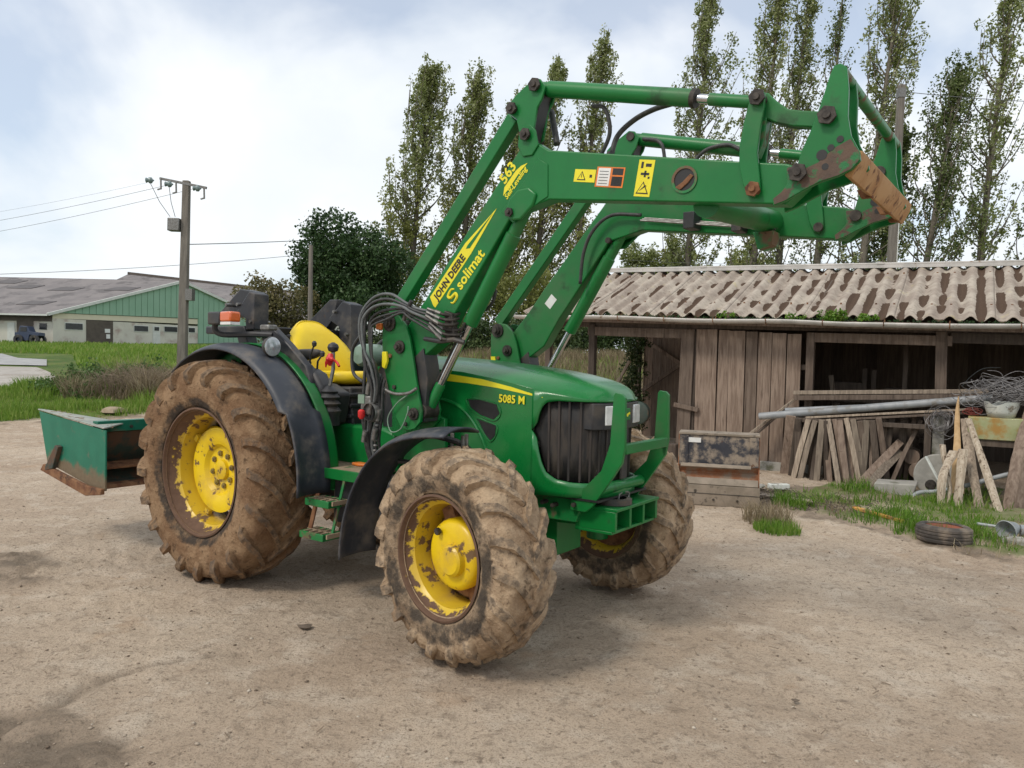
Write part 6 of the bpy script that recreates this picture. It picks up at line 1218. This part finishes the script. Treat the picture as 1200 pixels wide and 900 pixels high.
loc_thing('leaning_lath', 'woodgrey', MB().beam((-.25, -.62, .28), (.62, -.15, 1.10), .05, .035), 'long lath leaning up behind the black bucket', 'lath'); loc_thing('leaning_lath', 'wooddark', MB().beam((-.05, -.58, .36), (.5, -.2, .95), .05, .03), 'shorter dark lath below the long one behind the bucket', 'lath')
loc_thing('support_trestle', 'wooddark', MB().box((.72, -.55, -.05), (.80, -.15, .84)).box((2.35, -.55, -.05), (2.43, -.15, .98)).box((.72, -.55, .80), (2.45, -.47, .86)), 'rough timber frame hidden behind the leaning stakes', 'frame')
# row of leaning stakes (top a, top z, foot a, foot b, width, material)
ST = [(.66, .87, .55, -.30, .15, 'wood', 'wide flat plank'), (.76, .84, .66, -.40, .09, 'wooddark', 'dark narrow stake'), (.90, .86, .73, -.62, .075, 'woodgrey', 'pale straight stake'), (.99, .85, .82, -.64, .075, 'woodgrey', 'pale straight stake'), (1.08, .85, 1.04, -.60, .085, 'woodgrey', 'nearly upright grey stake'),
      (1.13, .85, 1.16, -.50, .06, 'wooddark', 'thin dark stake'), (1.16, .85, 1.36, -.78, .07, 'woodgrey', 'silvery stake slanting right'), (1.24, .85, 1.40, -.60, .06, 'wood', 'brown stake slanting right'), (1.31, .86, 1.46, -.72, .085, 'wood', 'broad brown stake slanting right'), (1.39, .87, 1.60, -.62, .07, 'woodgrey', 'long silvery stake'),
      (1.48, .88, 1.64, -.55, .08, 'woodgrey', 'grey stake'), (1.57, .88, 1.68, -.48, .08, 'wood', 'brown stake'), (1.65, .89, 1.62, -.58, .085, 'woodgrey', 'grey stake with a dark knot'), (1.72, .90, 1.80, -.45, .09, 'wooddark', 'dark stake'), (1.80, .90, 1.93, -.40, .08, 'wood', 'brown stake tilting right'),
      (2.06, .58, 1.58, -.95, .11, 'wood', 'thick short stake lying steeply to the right, upper one of two'), (2.06, .44, 1.70, -1.05, .11, 'woodgrey', 'thick short stake lying steeply to the right, lower one of two'), (2.30, .92, 1.96, -.55, .055, 'wood', 'thin stake crossing the log pile'), (2.10, .92, 2.02, -.25, .10, 'wooddark', 'upright dark board behind the logs'), (2.22, .92, 2.12, -.22, .06, 'wood', 'upright brown lath behind the logs')]
for i, (ta, tz, fa_, fb, w_, mt, ds) in enumerate(ST):
    mb = MB(); mid = ((ta + fa_) / 2 + random.uniform(-.012, .012), (-.56 + fb) / 2 + random.uniform(-.01, .01) if ta < 2.0 else (fb - .35) / 2, tz / 2); tb = -.56 if ta < 2.05 else -.35; fz = -.02
    mb.beam(mid, (ta, tb, tz + random.uniform(-.02, .03)), w_, .035 + .02 * (i % 3), (0, 1, 0), w_ * .9); mb.beam((fa_, fb, fz), mid, w_ * .95, .035 + .02 * (i % 3), (0, 1, 0), w_)
    ordn = ['leftmost', 'second', 'third', 'fourth', 'fifth', 'sixth', 'seventh', 'eighth', 'ninth', 'tenth', 'eleventh', 'twelfth', 'thirteenth', 'fourteenth', 'fifteenth', 'sixteenth', 'seventeenth', 'eighteenth', 'nineteenth', 'twentieth'][i]
    loc_thing('wooden_stake', mt, mb, ds.split(',')[0] + ', ' + ordn + (' of the row' if i == 0 else ' from the left') + ' leaning on the shed', 'stake', 'old stakes leaning against the shed', .003)
# the lower cladding behind the stakes
for k in range(9):
    a_ = .74 + k * .19; sp('lower_board', 'wooddark', MB().prism([(a_, -.02), (a_ + .17 - .02 * (k % 3), .0), (a_ + .17, .80 + .03 * (k % 2)), (a_ + .01, .82)], -.05, -.02), .002)
for k, (a_, c_, z_, b_) in enumerate(((.80, .74, .81, -.46), (1.02, .97, .82, -.5), (1.10, 1.22, .84, -.52), (1.22, 1.30, .85, -.5), (1.36, 1.52, .86, -.52), (1.55, 1.58, .87, -.5), (1.68, 1.74, .88, -.5), (.84, .80, .80, -.3), (.95, .93, .83, -.32), (1.07, 1.12, .84, -.3), (1.2, 1.28, .84, -.38), (1.33, 1.44, .86, -.34), (1.43, 1.52, .86, -.30), (1.52, 1.60, .87, -.36), (1.62, 1.78, .88, -.30), (1.74, 1.72, .88, -.34), (1.86, 1.90, .90, -.28), (1.95, 1.86, .92, -.3))):
    loc_thing('wooden_stake', ('wood', 'wooddark')[k % 2], MB().beam((c_, b_ - .1, -.02), (a_, -.42, z_), .042 + .015 * (k % 3), .03, (0, 1, 0)), ('brown', 'dark')[k % 2] + ' stake in the shaded second layer behind the front row of stakes', 'stake', ('brown', 'dark')[k % 2] + ' stakes in the second layer', .003)
# logs
k = 0
for (a, z, r, b) in ((2.20, .40, .105, -.35), (2.28, .22, .11, -.38), (2.30, .60, .042, -.1), (2.37, .53, .05, -.1), (2.22, .60, .04, -.08), (2.42, .62, .04, -.1), (2.45, .45, .05, -.1), (2.36, .42, .045, -.08), (2.33, .68, .035, -.08), (2.5, .56, .045, -.1)):
    mb = MB(); mb.cyl((a, b, z), (a + .02, b + .55, z), r, r * .97, 14); nm = ['large round log end facing out beneath the pipes', 'second large log, lower and right of the first', 'small log left of the pile top', 'small log at the centre of the pile', 'tiny log highest at the left', 'small log right of centre near the top', 'small log lower right in the pile', 'small log lowest in the pile', 'tiny log on top of the pile', 'small log at the far right of the pile'][k]
    loc_thing('log', 'wooddark' if k > 1 else 'wood', mb, nm, 'log', 'round logs stacked under the pipes', .006); k += 1
# concrete trough, round slab, bent tube, white stick
loc_thing('stone_trough', 'concrete', MB().prism([(1.84, .13), (2.32, .15), (2.26, -.06), (1.80, -.06)], -1.25, -.85), 'low grey concrete trough standing in the grass below the logs', 'trough', bevel=.015)
mb = MB(); mb.prism([(2.53 + .28 * math.cos(k * .157), .22 + .28 * math.sin(k * .157)) for k in range(40)], -.75, -.69); loc_thing('round_slab', 'concrete', mb, 'round pale disc leaning behind the bent tube', 'disc', bevel=.012)
loc_thing('small_motor', 'bolt', MB().lathe([(-.06, .0), (-.06, .05), (-.03, .065), (.05, .06), (.06, .03), (.06, 0)], 20, 'y', (2.46, -.90, .12)), 'small dark motor lying against the pale disc', 'motor', bevel=0)
M['greymetal'] = pm('grey_painted_tube', (.24, .26, .27), (.34, .36, .37), 6, .5, patches=[((.2, .17, .14), 7, .62, .06, .8)])
loc_thing('bent_tube', 'greymetal', MB().tube(crom([(2.28, -1.35, -.05), (2.30, -1.35, .03), (2.38, -1.33, .075), (2.55, -1.3, .10), (2.85, -1.2, .19), (3.28, -1.1, .36), (3.9, -1.0, .55)], 6), .028, 12), 'bent grey metal tube running through the grass behind the posts', 'tube', bevel=0)
loc_thing('white_stick', 'plasterwhite', MB().beam((2.40, -1.1, .50), (2.64, -1.25, .07), .035, .02), 'thin white stick leaning across the round disc', 'stick')
# posts and driftwood leaning at the right
def rag(pts, w0, w1, mat, label, cat='post', name='weathered_post', th=.09, grp=None, n=6):
    mb = MB(); P = crom(pts, n); prev = None; L_ = len(P); vs = []
    for i, p in enumerate(P):
        u = i / (L_ - 1); w_ = (w0 + (w1 - w0) * u) * (1 + .10 * math.sin(u * 9 + pts[0][0] * 7) + random.uniform(-.05, .05)); t_ = th * (1 + random.uniform(-.08, .08)) * (w_ / max(w0, w1)) ** .3
        for k2 in range(8): an = 2 * math.pi * k2 / 8 + .39; mb.v.append((p.x + math.cos(an) * w_ * .56 * (1 + random.uniform(-.05, .05)), p.y + math.sin(an) * t_ * .56, p.z))
    for i in range(L_ - 1):
        for k2 in range(8): a_ = i * 8 + k2; b_ = i * 8 + (k2 + 1) % 8; mb.f.append((a_, b_, b_ + 8, a_ + 8))
    mb.f.append(tuple(range(7, -1, -1))); mb.f.append(tuple((L_ - 1) * 8 + k2 for k2 in range(8)))
    return loc_thing(name, mat, mb, label, cat, grp, bevel=0, angle=30)
M['barkwood'] = pm('pale_peeling_wood', (.34, .27, .20), (.47, .40, .31), 5, .85, bump=.7, bscale=20, bdist=.008, stretch=(7, 7, 1), patches=[((.13, .09, .06), 4, .60, .05, .9)])
g2 = 'old posts leaning at the right of the shed'
rag([(2.76, -1.30, .10), (2.74, -1.1, .55), (2.72, -.8, 1.0), (2.725, -.7, 1.26)], .13, .012, 'woodpale', 'tall orange brown pointed stake leaning against the pipes', th=.05, grp=g2)
rag([(2.60, -1.75, -.05), (2.60, -1.65, .30), (2.64, -1.5, .45), (2.72, -1.35, .62)], .07, .11, 'barkwood', 'forked pale stump of wood in front of the pointed stake', grp=g2)
rag([(2.66, -1.7, -.05), (2.68, -1.55, .2), (2.62, -1.4, .45), (2.58, -1.3, .68)], .04, .06, 'barkwood', 'pale bleached branch with a split top, left of the pointed stake', grp=g2)
rag([(2.76, -1.70, -.06), (2.78, -1.6, .25), (2.80, -1.4, .65)], .10, .09, 'barkwood', 'short thick grey post right of the forked stump', grp=g2)
rag([(3.00, -1.55, -.06), (2.90, -1.2, .42), (2.80, -.8, .98)], .10, .10, 'woodgrey', 'long grey post sloping up left behind the lichen covered one', grp=g2)
rag([(3.20, -1.85, -.06), (3.03, -1.4, .45), (2.84, -.95, 1.0)], .09, .075, 'barkwood', 'long knotty post with lichen sloping up to the left', grp=g2)
rag([(3.27, -1.45, -.06), (3.35, -1.2, .45), (3.46, -.9, 1.05), (3.6, -.7, 1.7)], .14, .11, 'wood', 'thick brown post leaning right, left one of the pair at the edge', grp=g2)
rag([(3.37, -1.45, -.06), (3.44, -1.2, .45), (3.56, -.9, 1.05), (3.72, -.7, 1.7)], .12, .11, 'wood', 'thick brown post leaning right, right one of the pair at the edge', grp=g2)
# painted trough, tub, wire tangle
loc_thing('painted_tank', 'yellowgreen', MB().box((2.84, -.95, .745), (3.75, -.60, 1.02)), 'faded yellow green rusty tank end behind the leaning posts', 'tank', bevel=.01)
loc_thing('tank_stand', 'wooddark', MB().box((2.90, -.9, -.05), (3.0, -.8, .745)).box((3.6, -.9, -.05), (3.7, -.8, .745)).box((2.84, -.92, .66), (3.75, -.62, .742)), 'dark stand under the yellow green tank', 'stand')
mb = MB(); prof = [(1.025, .14), (1.10, .165), (1.20, .185), (1.215, .19), (1.20, .178), (1.06, .145), (1.05, 0)]; mb.lathe(prof, 36, 'z', (3.19, -.80, 0), rmod=lambda r, a, t: r * (1 + .03 * math.sin(t * 3)))
for i, (x, y, z) in enumerate(mb.v):
    if z > 1.15: mb.v[i] = (x, y, z - .045 * max(0, math.sin(math.atan2(y + .8, x - 3.19) * 3 + 1)))
loc_thing('plastic_tub', 'plasterwhite', mb, 'broken dirty white tub standing on the yellow green tank', 'tub', bevel=0, solid=.006)
M['wire'] = pm('rusty_grey_wire', (.16, .15, .15), (.27, .26, .26), 30, .6, .4)
mb = MB()
for k in range(80):
    c = Vector((random.gauss(3.32, .20), -.72 + random.uniform(-.12, .15), 1.27 + random.uniform(-.03, .18))); ax = Vector((random.gauss(0, .3), random.gauss(0, .5), 1)).normalized(); u = ax.orthogonal().normalized(); v_ = ax.cross(u); r = random.uniform(.10, .30)
    mb.tube([c + (u * math.cos(t_) * 1.3 + v_ * math.sin(t_) * .8) * r + Vector((0, 0, .02 * math.sin(t_ * 3))) for t_ in np.linspace(0, random.uniform(3, 6.3), 18)], .0035, 4, False)
loc_thing('wire_tangle', 'wire', mb, 'big grey tangle of old fencing wire heaped above the white tub', 'wire', bevel=0)
mb = MB()
for k in range(22):
    c = Vector((2.55 + random.gauss(0, .05), -.62, .93 + random.gauss(0, .04))); r = random.uniform(.08, .17)
    mb.tube([c + Vector((math.cos(t_) * r * .8, .05 * math.sin(t_ * 2 + k), math.sin(t_) * r)) for t_ in np.linspace(0, 6.28, 20)], .003, 4, False)
loc_thing('wire_coil', 'wire', mb, 'loose coil of thin wire hanging from the pipes left of the pointed stake', 'wire', bevel=0)
mb = MB()
for k in range(14): c = Vector((2.90 + random.gauss(0, .05), -.70, 1.06 + random.uniform(-.02, .05))); mb.tube([c + Vector((math.cos(t_) * .07, .03 * math.sin(k), math.sin(t_) * .03 + .01 * k * 0)) for t_ in np.linspace(0, 6.28, 12)], .006, 5, False)
M['redrust'] = pm('dark_red_strap', (.20, .035, .025), (.15, .04, .03), 10, .7)
loc_thing('red_strap', 'redrust', mb, 'dark red strap bundled left of the white tub', 'strap', bevel=0)
loc_thing('grey_post', 'concrete', MB().box((2.44, -.5, -.1), (2.58, -.38, 1.0)), 'squat grey concrete post below the wire coil', 'post')
M['clod'] = pm('earth_clod', (.12, .09, .065), (.2, .155, .115), 30, .95, bump=.6, bscale=60)
# ground clutter before the shed
tt = thing('old_tyre', 'old ribbed tyre with rusty orange rim lying flat in the grass', 'tyre', (4.06, 7.02, .0), .2); tt.rotation_euler = (R(-1), R(1.5), .2)
mb = MB(); mb.lathe([(.0, .16), (.0, .20), (.02, .232), (.04, .236), (.05, .230), (.06, .238), (.075, .240), (.082, .233), (.09, .240), (.105, .238), (.112, .230), (.12, .236), (.14, .232), (.16, .205), (.162, .17), (.15, .158)], 64, 'z'); mb.build('tread', pm('old_tyre_rubber', (.045, .040, .036), (.11, .09, .075), 6, .9, bump=.4, bscale=60, patches=[((.2, .16, .12), 5, .56, .1, .95)]), tt, angle=25)
mb = MB(); mb.lathe([(.13, .17), (.145, .16), (.12, .145), (.10, .13), (.095, .06), (.10, .04), (.10, 0)], 48, 'z'); mb.build('rim', pm('orange_rusty_rim', (.26, .085, .05), (.20, .075, .05), 9, .8, bump=.3, bscale=60, patches=[((.12, .06, .04), 12, .58, .05, .9)]), tt)
o = MB().beam((3.83, 8.35, .05), (4.02, 7.68, .05), .07, .03, w1=.04).build('orange_plank', pm('orange_brown_wood', (.50, .22, .04), (.55, .30, .08), 5, .7, patches=[((.2, .12, .05), 6, .55, .05, .8)]), bevel=.004); tag(o, 'bright orange brown plank lying in the grass', 'plank')
o = MB().beam((3.0, 9.15, .04), (3.55, 8.75, .035), .16, .02).build('flat_board', 'woodgrey', bevel=.004); tag(o, 'thin pale board lying on the dark leaf litter', 'board')
o = MB().lathe([(0, 0), (0, .17), (.02, .19), (.035, .15), (.03, 0)], 14, 'z', (0, 0, 0), rmod=lambda r, a, t: r * (1 + .25 * math.sin(2 * t) + .1 * math.sin(5 * t))).build('flat_stone', 'concrete', angle=40); o.location = (3.1, 9.7, .03); tag(o, 'flat grey slab just right of the black bucket', 'stone')
o = MB().box((3.32, 9.62, .02), (3.58, 9.72, .09)).build('white_block', 'plasterwhite', bevel=.01); tag(o, 'small white block below the plank wall', 'block')
mb = MB(); mb.lathe([(0, .0), (0, .055), (.02, .06), (.09, .085), (.13, .10), (.135, .094), (.09, .075), (.02, .05), (.015, 0)], 28, 'x'); fn = mb.build('metal_funnel', 'greymetal', angle=40); fn.location = (4.84, 7.20, .11); fn.rotation_euler = (0, .15, R(205)); tag(fn, 'grey metal funnel shaped part lying in the grass at the right edge', 'funnel')
o = MB().tube([(4.60, 7.40, .10), (4.86, 7.22, .09)], .014, 8).build('thin_pipe', 'greymetal'); tag(o, 'thin grey pipe sticking left out of the funnel part', 'pipe')
o = MB().cyl((4.88, 7.18, .09), (5.6, 6.9, .09), .055, n=14).build('drain_pipe', 'greymetal'); tag(o, 'grey green pipe leading right from the funnel part', 'pipe')
o = MB().prismz([(4.55, 6.95), (4.7, 7.05), (5.9, 6.35), (5.6, 6.15)], -.02, .07).build('kerb_stone', 'concrete', bevel=.02); tag(o, 'long grey kerb stone half buried at the right edge', 'kerb stone')
for (x, y, s_) in ((-1.2, 4.45, .045), (-.15, 3.9, .02), (1.4, 3.6, .02)): 
    o = MB().lathe([(-.3, 0), (-.25, .8), (.1, 1.0), (.3, .6), (.36, 0)], 9, 'z', rmod=lambda r, a, t: r * (1 + .2 * math.sin(3 * t + x) + .1 * math.sin(5 * t))).build('clod', 'clod' if 'clod' in M else 'wooddark', angle=50); o.scale = (s_, s_ * .8, s_ * .5); o.location = (x, y, .012); tag(o, {-1.2: 'dark clod of earth between the wheels', -.15: 'small clod in front of the near front wheel, left one', 1.4: 'small clod right of the near front wheel'}[x], 'clod')
mb = MB()
for k in range(520):
    x = random.uniform(-5, 7); y = 2.0 + 9 * random.random() ** 1.4; a_ = random.uniform(0, 3.14); l = random.uniform(.012, .06); z = .012 + random.uniform(0, .006)
    mb.beam((x, y, z), (x + math.cos(a_) * l, y + math.sin(a_) * l, z + .003), .004, .003)
stuff(mb.build('straw_bits', 'drystalk', fixn=False), 'short bits of straw and twig trodden into the yard')['category'] = 'straw'
# leaf litter and small sticks
mb = MB()
for k in range(420):
    x = random.gauss(3.4, .55); y = 9.0 - (x - 3.4) * .9 + random.gauss(0, .35); a_ = random.uniform(0, 3.14); l = random.uniform(.02, .12); z = .012 + random.uniform(0, .04)
    mb.beam((x, y, z), (x + math.cos(a_) * l, y + math.sin(a_) * l, z + random.uniform(-.01, .03)), .010, .004)
stuff(mb.build('leaf_litter', 'wooddark', fixn=False), 'dark twigs and litter on the soil below the plank wall')
# black loader bucket standing in front of the plank wall: seen from the front, curved back, flat floor edge
BK = thing('loader_bucket', 'small worn black and rusty digging bucket standing in front of the plank wall', 'bucket', (1.97, 8.80, 0), R(-16))
W_ = .88
sidep = [(-.02, .0), (.30, .02), (.42, .30), (.40, .62), (.30, .80), (.02, .80), (.02, .76), (.0, .44), (-.04, .30), (-.10, .22), (-.12, .0)]
def bxp(name, mat, mb, bevel=.004): return mb.build(name, mat, BK, bevel=bevel)
def sideplate(x): mb = MB(); n_ = len(sidep); mb.v = [(x, y, z) for y, z in sidep] + [(x + .014, y, z) for y, z in sidep]; mb.f = [tuple(range(n_)), tuple(range(2 * n_ - 1, n_ - 1, -1))] + [(i, (i + 1) % n_, (i + 1) % n_ + n_, i + n_) for i in range(n_)]; return bxp('side_plate', 'buckrust', mb)
def slab(name, mat, y0, z0, y1, z1, th=.014, x0=.014, x1=W_ - .0): mb = MB(); mb.beam(((x0 + x1) / 2, y0, z0), ((x0 + x1) / 2, y1, z1), x1 - x0, th, (1, 0, 0)); mb.v = mb.v; return mb
def strip(name, mat, pts, th, x0=.0, x1=W_, bevel=.003):
    n_ = len(pts); mb = MB(); vs = []
    for i, (y, z) in enumerate(pts):
        d = Vector((pts[min(i + 1, n_ - 1)][0] - pts[max(i - 1, 0)][0], pts[min(i + 1, n_ - 1)][1] - pts[max(i - 1, 0)][1])).normalized(); nn = Vector((-d.y, d.x)) * th / 2
        vs += [(x0, y + nn.x, z + nn.y), (x1, y + nn.x, z + nn.y), (x1, y - nn.x, z - nn.y), (x0, y - nn.x, z - nn.y)]
    fs = [(0, 1, 2, 3), (4 * n_ - 1, 4 * n_ - 2, 4 * n_ - 3, 4 * n_ - 4)]
    for i in range(n_ - 1):
        for k2 in range(4): a_, b_ = 4 * i + k2, 4 * i + (k2 + 1) % 4; fs.append((a_, b_, b_ + 4, a_ + 4))
    mb.add(vs, fs); return bxp(name, mat, mb, bevel)
sideplate(-.014); sideplate(W_)
strip('upper_plate', 'buck', [(.02, .795), (.0, .62), (.0, .46)], .02, .02, W_ - .02)
strip('top_lip', 'buckgrey', [(.30, .80), (-.01, .80)], .025, -.01, W_ + .01)
for x in (.0, W_ - .10): bxp('corner_plate', 'buck', MB().box((x, -.022, .44), (x + .10, -.008, .78)), .003)
strip('lower_rib', 'buckgrey', [(-.03, .455), (-.05, .42)], .03, .02, W_ - .08)
strip('curved_back', 'buckrust', [(.0, .44), (.05, .36), (.02, .29), (-.06, .245)], .016, .0, W_)
strip('worn_floor', 'buckgrey', [(-.05, .30), (-.13, .235)], .016, .0, W_); strip('cutting_edge', 'buckgrey', [(-.13, .23), (-.135, .12), (-.12, .0)], .03, -.02, W_ + .02)
bxp('edge_seam', 'ink', MB().box((-.02, -.1555, .135), (W_ + .02, -.148, .139)), 0)
bxp('sticker', 'white', MB().box((.06, -.014, .70), (.24, -.011, .755)), 0)
for x in (.12, .40, .66): bxp('edge_bolt', 'bolt', MB().cyl((x, -.156, .07), (x, -.146, .07), .014, n=8), 0)
# rusty drum and hub seen between the tractor guard and the bucket
mb = MB(); mb.lathe([(-.06, .05), (-.06, .16), (-.045, .185), (.045, .185), (.06, .16), (.06, .05)], 28, 'y', (-1.75, -.35, .78)); loc_thing('hanging_drum', 'tealdark', mb, 'dark round drum hanging in the left bay behind the tractor guard', 'drum', bevel=0)
